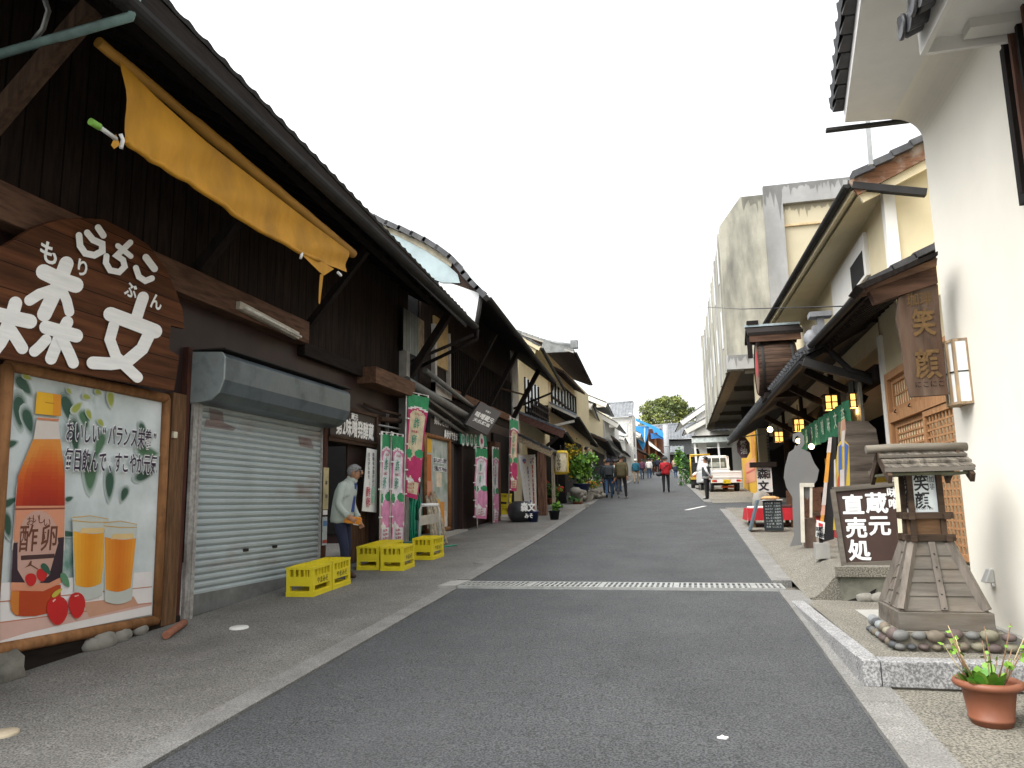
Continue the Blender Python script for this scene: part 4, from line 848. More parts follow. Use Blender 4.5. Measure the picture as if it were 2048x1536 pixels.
# lower near roof with round tile ends
f0 = PX(1840, 112, 1.68); fz = f0.z
b = B().m(m_white).box(1.68, 1.72, 1.5, f0.y, fz, fz+.16); b.m(M('soffit plaster', (.74, .73, .70))).box(1.72, XW-.001, 1.5, f0.y, fz+.1, fz+.13); b.box(1.72, XW, f0.y-.03, f0.y, fz+.0, fz+.1)
for y in (2.4, 3.1, 3.8, 4.5): b.m(m_white).box(1.75, XW, y, y+.16, fz+.0, fz+.1)
lr = b.out('porch_roof', w1)
b = B()
y = f0.y-.12; i = 0
while y > 2:
    c = V((1.56, y, fz+.16)); b.m(m_tile).lathe([(.0, 0), (.085, 0), (.085, .02), (.06, .02), (.055, .012), (.0, .012)][::-1], c, V((-1, 0, 0)), 18); b.tube([c, c+V((.7, 0, .3))], .08, 12)
    b.prism([c+V((.0, -.02-.03*j, -.03-.07*math.sin(math.pi*j/6))) for j in range(7)]+[c+V((0, -.2+.0, .02-.0))]+[c+V((0, -.02, .03))], (.5, 0, .2)); y -= .26
b.out('porch_tiles', lr)
b = B().m(m_white); p = PY(1888, 62, 5.95); b.box(2.12, XW, 5.72, 5.86, 4.60, 4.72) if False else None
q = PX(1893, 62, 1.90); b.box(1.88, 2.02, 1.5, q.y, q.z-.07, q.z+.08); b.box(1.93, XW, q.y-.32, q.y-.18, q.z-.19, q.z-.07); b.out('eave_beam', w1)
b = B().m(m_brown_z); zt, zb = 4.72, 3.56
for i in range(12): y = 5.37-i*.11; b.m(m_dark if i % 2 == 0 else wood('reddish lattice bar', (.10, .05, .035), 'z')).box(XW-.12, XW-.05, y-.035, y+.0, zb, zt)
b.m(m_black).box(XW-.04, XW-.006, 3.8, 5.6, zb, zt); b.out('lattice_window', w1)
B().m(m_conc).box(XW-.05, XW, 2.2, 7.45, .2, PZ1+.05).out('plinth', w1)

# wall lamp
wl = thing('wall_lamp', 'long hexagonal unlit wall lamp in a weathered timber frame on the white wall', 'lamp', (XW, 7.15, 2.6))
ya, yb, za, zb = 6.97, 7.30, 2.36, 2.92; m_lw = wood('weathered pale lamp timber', (.34, .24, .14), 'z', dirt=.5, dcol=(.2, .2, .2), dsc=8)
sec = [(XW, ya), (XW-.10, ya+.03), (XW-.13, ya+.11), (XW-.13, yb-.11), (XW-.10, yb-.03), (XW, yb)]
b = B().m(M('milky lamp glass', (.78, .8, .78), r=.3, var=.03)); b.prism([(x*1.0+.006, y, za+.015) for x, y in sec], (0, 0, zb-za-.03)); b.out('glass', wl)
b = B().m(m_lw)
for x, y in sec: b.box(x-.012, x+.010, y-.012, y+.012, za, zb)
for z in (za, zb-.02): b.prism([(x-.008, y, z) for x, y in sec], (0, 0, .022))
b.m(m_gutter)
for (xa, y0), (xb, y1) in zip(sec, sec[1:]): b.bar((xa, y0, (za+zb)/2), (xb, y1, (za+zb)/2), .008, .01)
b.out('frame', wl)
p = PX(1985, 1150, XW); b = B().m(M('brushed cover steel', (.5, .5, .48), r=.4, metal=.4)); b.hexa([(XW-.08, p.y-.05, p.z-.06), (XW, p.y-.05, p.z-.06), (XW, p.y+.05, p.z-.06), (XW-.08, p.y+.05, p.z-.06), (XW-.03, p.y-.045, p.z+.05), (XW, p.y-.045, p.z+.05), (XW, p.y+.045, p.z+.05), (XW-.03, p.y+.045, p.z+.05)]); b.box(XW-.03, XW, p.y-.055, p.y-.02, p.z-.09, p.z-.06)
tag(b.out('outlet_cover', bevel=.008), 'small steel outlet cover low on the white wall behind the lantern tower', 'outlet')

# hanging shop board with its own little roof
hs_ = thing('hanging_board', 'carved wavy edged plank sign hanging under a small weathered timber roof', 'sign', (1.9, 7.0, 3.0))
YS = 7.0; m_wd = wood('weathered brown timber', (.085, .046, .03), 'x', sc=14, var=.5, dirt=.5, dcol=(.25, .14, .07), dsc=3, dst=(.3, 1, 2)); m_wdz = wood('weathered grey brown plank', (.095, .066, .048), 'z', sc=12, var=.5, dirt=.6, dcol=(.10, .05, .03), dsc=2.5, dst=(2.5, 1, .4))
S_ = lambda x, y, Y=YS: PY(x, y, Y)
b = B().m(m_wd); b.prism([S_(1735, 573), (S_(1872, 530)), S_(1876, 566), S_(1750, 606)], (0, .10, 0)); b.m(m_dark); b.prism([S_(1712, 571, 6.9), S_(1876, 502, 6.9), S_(1876, 510, 6.9), S_(1728, 577, 6.9)], (0, .36, 0)); b.m(m_wd).prism([S_(1725, 577, 6.94), S_(1875, 515, 6.94), S_(1873, 532, 6.94), S_(1736, 580, 6.94)], (0, .25, 0)); b.out('canopy', hs_)
ol = [(1797, 595), (1840, 575), (1876, 568), (1881, 640), (1886, 690), (1889, 700), (1893, 760), (1899, 789), (1822, 794), (1812, 755), (1806, 705), (1799, 665), (1792, 640), (1793, 625)]
b = B().m(m_wdz); b.prism([S_(x, y, YS+.03) for x, y in ol], (0, .05, 0)); pk = b.out('plank', hs_, .004)
b = B().m(M('carved ochre letter', (.12, .066, .02), r=.7, var=.25, sc=20)); e = YS+.024
text(b, '珈琲', S_(1838, 598, e), (1, 0, .02), Z_, .13, bold=.01, width=.21); text(b, '笑', S_(1847, 645, e), X_, Z_, .25, bold=.035, squash=.75); text(b, '顔', S_(1856, 728, e), X_, Z_, .27, bold=.03, squash=.75); b.m(m_dark); text(b, 'にこにこ', S_(1860, 768, e), X_, Z_, .06, bold=.0)
b.out('lettering', pk)
# electric pole seen beyond the eave
p, q = PY(1737, 250, 10.5), PY(1742, 330, 10.5); tag(B().m(m_steel).bar(p+V((0, 0, .3)), q, .05, .05).out('mast'), 'slim grey mast rising behind the cafe roof under the white eave', 'mast')

# ================================================================ right: cafe house
XC = 2.9
cf = thing('cafe_house', 'cream plastered cafe house with a timber lattice door and dark tiled roofs', 'house', (XC, 12, TZ))
b = B().m(m_cream); b.box(XC, 8, 7.5, 12.2, .6, 3.9); ue = PY(1704, 362, 10.9); zr = lambda x: ue.z+(x-ue.x)*1.5/3.2-.25; b.prism([(XC, 11.15, 3.9), (XC, 11.15, zr(XC)), (5.4, 11.15, zr(5.4)), (5.4, 11.15, 3.9)], (0, 18.5, 0)); b.out('wall', cf)
b = B().m(m_white); p = PX(1788, 480, XC); b.box(XC-.05, XC+.1, 11.08, 11.24, 4.6, 6.05); b.box(XC-.05, XC+.05, 12.05, 12.22, .8, 4.0); b.out('corner_post', cf)
b = B().m(m_white); wy0, wy1 = 12.4, 15.3; b.box(XC-.06, XC, wy0, wy1, 5.05, 5.75); wf = b.out('window', cf); B().m(m_black).box(XC-.065, XC-.06, wy0+.15, wy0+1.1, 5.1, 5.5).out('opening', wf)
# upper roof
uE0, uE1 = PY(1704, 362, 10.9), None; uE1 = PZ(1532, 648, uE0.z)
UPR = V((3.2, 0, 1.5))
slope_roof('roof', cf, uE0, uE1, UPR, gut=False, soffit=m_cream, thick=.16, per=.25)
rt_ = [o for o in cf.children if o.name.startswith('roof')][-1]
gutter(uE0+V((-.06, 0, -.04)), uE1+V((-.06, 0, -.04)), .06, rt_, straps=10)
b = B().m(wood('rusty weathered bargeboard', (.16, .08, .045), 'x', dirt=.6, dcol=(.4, .36, .3), dsc=4)); u = UPR.normalized()
b.bar(uE0+V((0, -.02, -.12)), uE0+UPR+V((0, -.02, -.12)), .05, .24); b.m(m_tile)
for i in range(10): p = uE0+u*(.28*i); b.bar(p+V((0, -.04, .05)), p+u*.30+V((0, -.04, .02)), .2, .09)
b.m(m_cream).bar(uE0+V((.1, .04, -.27)), uE0+UPR+V((.1, .04, -.27)), .05, .12); b.out('bargeboard', rt_)
a = PY(1704, 372, 10.88); B().m(m_gutter).bar(a, PY(1852, 386, 10.88), .10, .10).out('drain_box', cf)
b = B().m(m_cream); zc = uE0.z-.1; b.hexa([uE0+V((.1, .1, -.17)), (XC+.02, uE0.y+.1, zc-.0), (XC+.02, uE1.y, zc), uE1+V((.1, 0, -.17)), uE0+V((.1, .1, -.15)), (XC+.02, uE0.y+.1, zc+.02), (XC+.02, uE1.y, zc+.02), uE1+V((.1, 0, -.15))]); b.out('soffit', cf)
# pent roof over the door
g0 = PY(1728, 578, 9.2); g1 = PZ(1622, 690, g0.z)
pr = slope_roof('pent_roof', cf, g0+V((.05, 0, .03)), V((g1.x+.05, 12.6, g0.z+.03)), (1.0, 0, .5), soffit=m_dark, gr=.055)
b = B().m(m_dark)
for i in range(14): y = g0.y+.1+i*.25; b.bar((g0.x+.08, y, g0.z-.10), (XC, y, g0.z+.35), .05, .07)
b.out('rafters', pr)
# lattice sliding doors
m_lat = wood('pale new door timber', (.36, .19, .09), 'z', var=.22, bump=.08)
dr = thing('_tmp', 'tmp thing for the door', 'x'); bpy.data.objects.remove(dr)
y0, y1 = 8.6, 11.75; zh = 2.72; zt = 3.26
b = B().m(m_lat)
b.box(XC-.08, XC+.02, y1, y1+.12, TZ, zt+.1); b.box(XC-.08, XC+.02, 8.5, y1, zt, zt+.1); b.box(XC-.09, XC+.02, 8.5, y1, zh-.08, zh+.06)
fr_ = b.out('door', cf)
def lattice(b, ya, yb, za, zb, dx, sy=.115, sz=.085, fw_=.07):
    b.box(XC+dx-.03, XC+dx+.01, ya, ya+fw_, za, zb); b.box(XC+dx-.03, XC+dx+.01, yb-fw_, yb, za, zb); b.box(XC+dx-.03, XC+dx+.01, ya+fw_, yb-fw_, za, za+fw_); b.box(XC+dx-.03, XC+dx+.01, ya+fw_, yb-fw_, zb-fw_, zb)
    n = int((yb-ya-2*fw_)/sy)
    for i in range(1, n): y = ya+fw_+(yb-ya-2*fw_)*i/n; b.box(XC+dx-.012, XC+dx, y-.017, y+.017, za+fw_, zb-fw_)
    n = max(2, int((zb-za-2*fw_)/sz))
    for i in range(1, n): z = za+fw_+(zb-za-2*fw_)*i/n; b.box(XC+dx-.016, XC+dx-.002, ya+fw_, yb-fw_, z-.012, z+.012)
b = B().m(m_lat); lattice(b, 10.15, y1-.02, TZ+.04, zh-.09, -.0); b.out('door_leaf', fr_)
b = B().m(m_lat); lattice(b, 8.6, 10.22, TZ+.04, zh-.09, -.045); b.out('door_leaf', fr_)
b = B().m(m_lat); lattice(b, 8.6, y1-.02, zh+.07, zt, -.0, sz=.13); b.out('transom', fr_)
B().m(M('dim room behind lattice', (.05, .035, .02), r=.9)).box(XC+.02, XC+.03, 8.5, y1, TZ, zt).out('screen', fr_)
b = B().m(m_gutter)
for y in (10.6, 11.3): b.tube([(XC-.1, y, zh+.02), (XC-.13, y-.01, zh+.03), (XC-.12, y-.06, zh+.06)], .008, 6)
b.out('hook', fr_)
# shop canopy
k0 = PY(1606, 722, 12.6); k1 = PZ(1457, 888, k0.z); 
m_tend = M('canopy tile end', (.07, .073, .078), r=.5, var=.4, sc=5)
cp = slope_roof('canopy', cf, k0+V((.05, 0, .08)), k1+V((.05, 0, .08)), (1.45, 0, .75), soffit=m_black, gr=.065, gut=False)
gutter(k0, k1, .065, cp, straps=14)
b = B().m(m_tend)
n = int((k1-k0).length/.30)
for i in range(n):
    p = k0.lerp(k1, (i+.5)/n)+V((.0, 0, .10)); b.bar(p+V((-.04, 0, .08)), p+V((.10, 0, .14)), .12, .06)
b.bar(k0+V((.05, 0, .14)), k1+V((.05, 0, .14)), .06, .05); b.out('tile_ends', cp)
b = B().m(m_tile_l); p = k0+V((.05, -.05, .2)); u = V((1.45, 0, .75)).normalized()
for i in range(7): b.bar(p+u*(.22*i), p+u*(.22*i+.26)+V((0, 0, -.03)), .2, .1)
b.ball(p+V((.1, -.02, .12)), (.14, .1, .16), 10, 7, bumpy=.1); b.box(p.x+.12, p.x+.36, p.y-.1, p.y+.08, p.z+.2, p.z+.34); b.bar(p+V((.25, 0, .1)), p+V((.25, 0, .5)), .1, .12); b.box(p.x+.08, p.x+.42, p.y-.12, p.y+.12, p.z+.48, p.z+.56); b.out('ridge_end', cp)
b = B().m(m_gutter); b.bar(k0+V((.0, -.02, -.02)), PY(1745, 762, 12.6), .11, .13); b.tube([k0+V((.3, 0, .45)), k0+V((.35, -.02, .2)), PY(1700, 740, 12.55), PY(1740, 752, 12.55)], .05); b.out('drain_box', cf)
for y in (13.5, 15.5, 18, 21): B().m(m_dark).bar((XC, y, 3.2), (k0.x+.15, y, 3.75), .12, .12).out('bracket', cf)
# open shop front, dim interior
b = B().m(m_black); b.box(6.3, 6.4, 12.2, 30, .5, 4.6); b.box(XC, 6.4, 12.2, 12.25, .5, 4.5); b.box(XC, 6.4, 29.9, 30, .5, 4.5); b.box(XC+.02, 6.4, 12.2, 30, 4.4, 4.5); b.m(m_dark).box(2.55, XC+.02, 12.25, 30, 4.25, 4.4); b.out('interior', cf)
for y in (16.2, 20.6, 24.6): B().m(m_dark).box(XC-.08, XC+.08, y, y+.16, gz(y)-.2, 4.3).out('post', cf)
B().m(m_dark).box(XC-.1, XC+.06, 12.3, 29, 3.35, 3.6).out('beam', cf)
b = B().m(M('grey painted board', (.10, .095, .085), r=.9, var=.3, dirt=.4, dcol=(.2, .19, .1), dsc=3)); b.box(2.62, 2.66, 10.6+2.0, 14.1, 2.55, 3.5)
sb = b.out('wall_board', cf); b = B().m(m_black_p)
for i in range(7): text(b, 'いらっしゃいませ'[i], (2.615, 13.9-i*.17, 3.2+(.05 if i % 2 else 0)), (0, -1, 0), Z_, .28, bold=.0); text(b, 'ようこそ山の町'[i], (2.615, 13.9-i*.17, 2.8), (0, -1, 0), Z_, .24, bold=.0)
b.out('writing', sb)
b = B().m(wood('dull interior counter', (.09, .04, .02), 'y')).box(2.7, 3.4, 17, 24, gz(20)-.3, gz(20)+.75); b.m(M('yellow packets', (.45, .3, .03), r=.6, var=.4, sc=9)).box(2.9, 3.5, 14.3, 18, 1.75, 2.45); b.m(M('pinkish goods boxes', (.4, .28, .2), r=.8, var=.4, sc=6)).box(2.7, 3.3, 14, 17.6, 1.3, 1.7); b.m(M('red counter cloth', (.3, .02, .02), r=.8)).box(2.55, 3.3, 13.5, 17.6, .85, 1.22); b.m(m_brown).box(2.5, 3.35, 13.4, 17.7, 1.22, 1.28); b.out('counter', cf)

# big barrel sign on the canopy
bs_ = thing('barrel_sign', 'old wooden barrel on its side under a tiny roof above the shop canopy', 'barrel', (1.85, 17.5, 3.9))
c = PY(1513, 738, 17.5); e = PY(1590, 735, 17.5); m_bar = wood('old barrel staves', (.055, .033, .022), 'x', sc=10, var=.7, seam=(2, .09, .01))
b = B().m(m_bar); L_ = (e-c).x; b.lathe([(.58, 0), (.62, .05*L_), (.65, .5*L_), (.62, .95*L_), (.58, L_), (0, L_)], c, X_, 28); b.out('staves', bs_)
b = B().m(wood('barrel head', (.16, .11, .08), 'z')); b.lathe([(.57, .02), (0, .02)], c, X_, 28); b.m(M('barrel red mark', (.4, .03, .04), r=.7)); b.prism([c+V((.012, math.sin(t)*.3, .1+math.cos(t)*.3)) for t in [2*math.pi*k/20 for k in range(20)]], (.004, 0, 0)); b.out('head', bs_)
b = B().m(m_gutter)
for t in (.12, .88): b.lathe([(.638, t*L_-.03), (.645, t*L_), (.638, t*L_+.03)], c, X_, 28)
b.out('hoop', bs_)
b = B().m(m_dark); z = c.z+.68; b.hexa([(c.x-.18, c.y-.55, z-.02), (e.x+.15, e.y-.55, z-.02), (e.x+.15, e.y, z+.22), (c.x-.18, c.y, z+.22), (c.x-.18, c.y-.55, z+.05), (e.x+.15, e.y-.55, z+.05), (e.x+.15, e.y, z+.29), (c.x-.18, c.y, z+.29)]); b.hexa([(c.x-.18, c.y, z+.22), (e.x+.15, e.y, z+.22), (e.x+.15, e.y+.55, z-.02), (c.x-.18, c.y+.55, z-.02), (c.x-.18, c.y, z+.29), (e.x+.15, e.y, z+.29), (e.x+.15, e.y+.55, z+.05), (c.x-.18, c.y+.55, z+.05)])
b.m(M('pale ridge cap', (.3, .36, .38), r=.5)).box(c.x-.2, e.x+.17, c.y-.08, c.y+.08, z+.28, z+.33); b.m(m_wd).box(c.x-.15, e.x+.1, c.y-.54, c.y-.5, z-.16, z+.0); b.m(m_dark).box(c.x-.2, c.x-.1, c.y-.5, c.y-.4, z-.5, z); b.box(c.x-.15, c.x+.1, c.y-.1, c.y+.1, z+.33, z+.42); b.out('little_roof', bs_)
B().m(m_dark).box(c.x+.1, e.x-.05, c.y-.45, c.y+.45, c.z-.72, c.z-.60).out('cradle', bs_)

# hanging square lanterns and bulbs, lit
m_lit = M('lit lantern paper', (1.0, .50, .12), r=.8, var=.12, sc=6, emit=.85)
def sq_lantern(px_, py_, Y, s, lab, first=[None]):
    p = PY(px_, py_, Y); t = thing('square_lantern', lab, 'lantern', (p.x, p.y, p.z), 'lit square lanterns of the shop', local=True)
    b = B().m(m_lit).box(-s*.42, s*.42, -s*.42, s*.42, -s*.5, s*.5); b.out('shade', t)
    b = B().m(m_black_p); w_ = s*.05
    for sx in (-1, 0, 1):
        for sy in (-1, 1): b.box(sx*s*.45-w_, sx*s*.45+w_, sy*s*.45-w_, sy*s*.45+w_, -s*.55, s*.55)
    for sx in (-1, 1): b.box(sx*s*.45-w_, sx*s*.45+w_, -w_, w_, -s*.55, s*.55)
    for z in (-.55, -.02, .53):
        for sy in (-1, 1): b.box(-s*.5, s*.5, sy*s*.45-w_, sy*s*.45+w_, z*s, z*s+w_*1.6)
        for sx in (-1, 1): b.box(sx*s*.45-w_, sx*s*.45+w_, -s*.5, s*.5, z*s, z*s+w_*1.6)
    b.box(-s*.55, s*.55, -s*.55, s*.55, s*.55, s*.62); b.tube([(0, 0, s*.6), (0, 0, s*.6+.35)], .012, 6); b.out('frame', t)
    L = bpy.data.lights.new('lantern_light', 'POINT'); L.energy = 6; L.color = (1, .55, .2); L.shadow_soft_size = .05; lo = bpy.data.objects.new('lantern_light', L); C.objects.link(lo); lo.parent = t; lo.location = (0, 0, -s*.8)
    return t
sq_lantern(1661, 806, 15.0, .25, 'lit square lantern hanging above the green curtain, largest of the row')
sq_lantern(1597, 851, 19.2, .26, 'lit square lantern directly above the grey cutout figure')
sq_lantern(1557, 874, 23.2, .27, 'lit square lantern farthest back, beside the bare round bulb')
sq_lantern(1710, 802, 12.9, .21, 'lit square lantern before the grey board with brush writing')
for x, y, Y, lab in ((1540, 859, 22.0, 'bare lit globe bulb under the far end of the shop canopy'), (1623, 893, 16.0, 'bare lit bulb hanging below the green curtain'), (1597, 882, 17.5, 'bare lit bulb seen through the face hole of the grey cutout')):
    p = PY(x, y, Y); t = thing('bare_bulb', lab, 'bulb', p, 'bare bulbs in the shop'); r = .075 if Y > 20 else .055
    B().m(M('lit bulb', (1, .72, .35), r=.5, var=.02, emit=6)).ball(p, r, 12, 8).out('globe', t); B().m(m_black_p).tube([p+V((0, 0, r*.9)), p+V((0, 0, r+.35))], [.02, .008], 8).out('flex', t)
# green curtain
gcur = thing('green_curtain', 'short green shop curtain printed with pale characters under the canopy', 'curtain', PX(1650, 860, 2.45))
b = B().m(M('green curtain cloth', (.02, .13, .06), r=.8, var=.2)); N = 40; A = [PX(1698, 800, 2.45), PX(1604, 868, 2.45), PX(1606, 905, 2.45), PX(1697, 850, 2.45)]
ya, yb = A[0].y, A[1].y; z1, z0_ = 3.12, 2.63; gridv = []
for i in range(N+1):
    y = ya+(yb-ya)*i/N; gridv.append((V((2.45+.025*math.sin(i*1.4), y, z1)), V((2.45+.035*math.sin(i*1.4+.4), y, z0_))))
for (p, q), (r_, s_) in zip(gridv, gridv[1:]): b.f([p, q, s_, r_], True)
cl = b.out('cloth', gcur); b = B().m(M('curtain pale print', (.36, .42, .30), r=.8))
for i in range(8): text(b, '森文味噌酢卵醤油'[i], (2.40, ya+(yb-ya)*(i+.5)/8, 2.88), (0, -1, 0), Z_, .30, bold=.01)
b.out('print', cl)

# ================================================================ wooden lantern tower
lt = thing('lantern_tower', 'weathered timber lantern tower with a shingled roof on a cobble base', 'lantern', (1.72, 6.5, PZ1))
LX, LY = 1.73, 6.50; m_old = wood('grey weathered timber', (.125, .112, .095), 'x', sc=12, var=.4, dirt=.4, dcol=(.12, .085, .055), dsc=3); m_oldz = wood('grey weathered strip', (.15, .13, .11), 'z', sc=14, var=.35); m_oldd = wood('dark weathered timber', (.06, .04, .027), 'x', sc=12)
b = B().m(M('cobble mortar', (.16, .145, .115), r=.95, var=.25, bump=.4, bsc=30)); b.box(LX-.36, LX+.36, LY-.36, LY+.36, PZ1-.02, PZ1+.13); base = b.out('cobble_base', lt)
cols = [(.20, .20, .19), (.30, .28, .2), (.10, .105, .11), (.24, .2, .15), (.34, .36, .36), (.16, .12, .11)]
mats_c = [M('cobble %d' % i, tuple(v*.6 for v in c), r=.75, var=.25, sc=9, bump=.15) for i, c in enumerate(cols)]
b = B()
for side in range(2):
    for row in range(2):
        u = -.36
        while u < .38:
            s = random.uniform(.035, .062)*(1.25 if row else 1); z = PZ1+.035+row*.075+random.uniform(-.008, .008)
            p = (LX+u+s*.5, LY-.365, z) if side == 0 else (LX-.365, LY+u+s*.5, z)
            b.m(random.choice(mats_c)); b.ball(p, (s, .045, s*.62) if side == 0 else (.045, s, s*.62), 10, 7, bumpy=.06); u += s*1.75+random.uniform(.005, .02)
b.out('cobbles', base)
zp = PZ1+.13
b = B().m(m_old); b.box(LX-.315, LX+.315, LY-.315, LY+.315, zp, zp+.13); b.box(LX-.29, LX+.29, LY-.29, LY+.29, zp+.13, zp+.145); b.out('plinth', lt, .005)
z0t, z1t = zp+.145, 1.25; h0, h1 = .268, .118
b = B().m(m_old); ns = 5
for i in range(ns):
    t0, t1 = i/ns, (i+1)/ns; ra, rb2 = h0+(h1-h0)*t0+.012, h0+(h1-h0)*t1-.002; za_, zb_ = z0t+(z1t-z0t)*t0, z0t+(z1t-z0t)*t1+.012
    b.hexa([(LX-ra, LY-ra, za_), (LX+ra, LY-ra, za_), (LX+ra, LY+ra, za_), (LX-ra, LY+ra, za_), (LX-rb2, LY-rb2, zb_), (LX+rb2, LY-rb2, zb_), (LX+rb2, LY+rb2, zb_), (LX-rb2, LY+rb2, zb_)])
b.out('clapboards', lt)
for sx, sy in ((-1, -1), (1, -1), (1, 1), (-1, 1)): B().m(m_oldz).bar((LX+sx*(h0+.012), LY+sy*(h0+.012), z0t), (LX+sx*(h1+.008), LY+sy*(h1+.008), z1t), .05, .05).out('corner_strip', lt)
for dx, dy in ((0, -1), (-1, 0), (0, 1), (1, 0)):
    b = B().m(m_oldz); b.bar((LX+dx*(h0+.018), LY+dy*(h0+.018), z0t), (LX+dx*(h1+.012), LY+dy*(h1+.012), z1t), .045, .03, up=V((dx, dy, 0)))
    b.m(m_black_p)
    for i in range(5): t = (i+.15)/5; p = V((LX+dx*(h0+.034+(h1-h0)*t), LY+dy*(h0+.034+(h1-h0)*t), z0t+(z1t-z0t)*t)); b.ball(p, .006, 6, 4)
    b.out('middle_strip', lt)
def collar(z, r):
    b = B().m(m_oldd)
    for s in (-1, 1): b.box(LX-r-.05, LX+r+.05, LY+s*r-.022, LY+s*r+.022, z, z+.05); b.box(LX+s*r-.022, LX+s*r+.022, LY-r-.05, LY+r+.05, z-.004, z+.042)
    b.out('collar', lt, .003)
collar(1.26, .122); collar(1.425, .122)
B().m(wood('brown box panel', (.15, .085, .045), 'x')).box(LX-.103, LX+.103, LY-.103, LY+.103, 1.25, 1.44).out('neck', lt)
for sx in (-1, 1):
    for sy in (-1, 1): B().m(m_oldd).box(LX+sx*.104-.02, LX+sx*.104+.02, LY+sy*.104-.02, LY+sy*.104+.02, 1.25, 1.80).out('post', lt)
b = B().m(M('lamp box white panel', (.66, .71, .72), r=.35, var=.04)); b.box(LX-.09, LX+.09, LY-.09, LY+.09, 1.47, 1.78); pn = b.out('lamp_panel', lt)
b = B().m(m_black_p)
for org, ex in (((LX-.018, LY-.092, 1.63), X_), ((LX-.092, LY+.018, 1.63), (0, -1, 0))):
    text(b, '笑顔', org, ex, Z_, .135, vertical=True, bold=.02, squash=.8); o2 = V(org)+V(ex)*.066+V((0, 0, .065)); text(b, '珈琲', o2, ex, Z_, .055, vertical=True, bold=.0); text(b, 'niconico', V(org)+V((0, 0, -.125)), ex, Z_, .028, bold=0)
b.out('lettering', pn)
m_shing = wood('curled bark shingle', (.13, .115, .095), 'y', sc=26, st=(1, .15, .4), var=.6, bump=.6)
rr = B().m(m_shing); ze, zr = 1.775, 1.92
for s in (-1, 1):
    for row in range(3):
        t0, t1 = row/3, (row+1)/3+.06; x = LX-.29
        while x < LX+.29:
            wd = random.uniform(.03, .055); y0_, y1_ = s*.275*(1-t0), s*.275*(1-t1); zz = random.uniform(0, .008)
            rr.hexa([(x, LY+y0_, ze+(zr-ze)*t0+zz+.02), (x+wd-.002, LY+y0_, ze+(zr-ze)*t0+zz+.02), (x+wd-.002, LY+y1_, ze+(zr-ze)*t1+.004), (x, LY+y1_, ze+(zr-ze)*t1+.004), (x, LY+y0_, ze+(zr-ze)*t0+.04+zz), (x+wd-.002, LY+y0_, ze+(zr-ze)*t0+.038+zz), (x+wd-.002, LY+y1_, ze+(zr-ze)*t1+.016), (x, LY+y1_, ze+(zr-ze)*t1+.016)]); x += wd
ro = rr.out('roof', lt)
b = B().m(m_old)
for s in (-1, 1): b.bar((LX-.305, LY+s*.275, ze+.02), (LX+.305, LY+s*.275, ze+.02), .03, .03); b.bar((LX-.30, LY+s*.105, ze+.13), (LX+.30, LY+s*.105, ze+.13), .02, .02)
b.m(M('mossy eave boards', (.09, .09, .055), r=.95, var=.4)).box(LX-.285, LX+.285, LY-.265, LY+.265, ze-.02, ze+.0); b.m(m_oldd)
for s in (-1, 1):
    for x in (LX-.28, LX+.28): b.bar((x, LY, zr), (x, LY+s*.30, ze-.05), .03, .07)
b.out('eave_frame', ro)
b = B().m(wood('bamboo ridge', (.17, .15, .12), 'x', sc=10, var=.25)); b.tube([(LX-.37, LY, zr+.05), (LX-.15, LY, zr+.058), (LX+.1, LY, zr+.055), (LX+.355, LY, zr+.05)], .042, 12, flat=.8); b.out('ridge', ro)
# ================================================================ right: concrete building with overhanging upper storeys
m_stain = M('rain stained render', (.35, .34, .28), r=.9, var=.14, sc=1.2, dirt=.85, dcol=(.10, .097, .088), dsc=.95, dst=(1, 1, .25), dlo=.42, dhi=.64, bump=.1)
m_pil = M('grey stained concrete', (.29, .29, .285), r=.9, var=.15, sc=1.2, dirt=.6, dcol=(.13, .13, .12), dsc=.5, dst=(1, 1, .3))
m_beige = M('beige render', (.46, .41, .29), r=.9, var=.05, sc=1, dirt=.2, dcol=(.4, .36, .27), dst=(1, 1, .3))
cb = thing('concrete_block', 'tall rain stained concrete block whose upper storeys overhang the parking space', 'building', (4, 35, gz(35)))
n0 = PY(1457, 738, 30); n1 = PY(1445, 452, 30); n2 = PY(1480, 394, 30); n3 = PY(1531, 389, 30); n4 = PY(1780, 360, 30); zB = n0.z; XR = 11
f0 = PY(1412, 858, 56); f1 = PY(1400, 648, 56)
b = B().m(m_stain); b.prism([V((n0.x, 30, zB)), V((n0.x, 30, n1.z)), V((n2.x, 30, n2.z)), V((XR, 30, n2.z)), V((XR, 30, zB))], (0, .02, 0))
b.f([(n0.x, 30, zB), (f0.x, 56, zB), (f0.x, 56, n1.z), (n0.x, 30, n1.z)]); b.f([(n0.x, 30, n1.z), (f0.x, 56, n1.z), (f0.x+.7, 56, n2.z), (n2.x, 30, n2.z)]); b.f([(n2.x, 30, n2.z), (f0.x+.7, 56, n2.z), (XR, 56, n2.z), (XR, 30, n2.z)]); b.f([(f0.x, 56, zB), (XR, 56, zB), (XR, 56, n2.z), (f0.x, 56, n2.z)])
b.out('wall', cb)
b = B().m(m_pil); xa, xb_ = PY(1533, 500, 30).x, PY(1571, 500, 30).x; b.box(xa, xb_, 29.75, 30, zB, n2.z+.25); b.box(xb_, XR, 29.75, 30, n2.z-.55, n2.z+.25); b.out('frame', cb)
b = B().m(m_beige); zl = PY(1600, 448, 30).z; b.box(xb_, XR, 29.93, 29.99, zl, n2.z-.55); b.box(xb_, XR, 29.97, 29.99, zB, zl-.08); b.m(M('buff ledge', (.5, .38, .22), r=.8)).box(xb_, XR, 29.88, 29.995, zl-.08, zl); b.out('panel', cb)
b = B().m(m_pil); b.box(n0.x-.06, n0.x+1.2, 29.8, 30.4, zB-.05, zB+.5); b.out('edge_beam', cb)
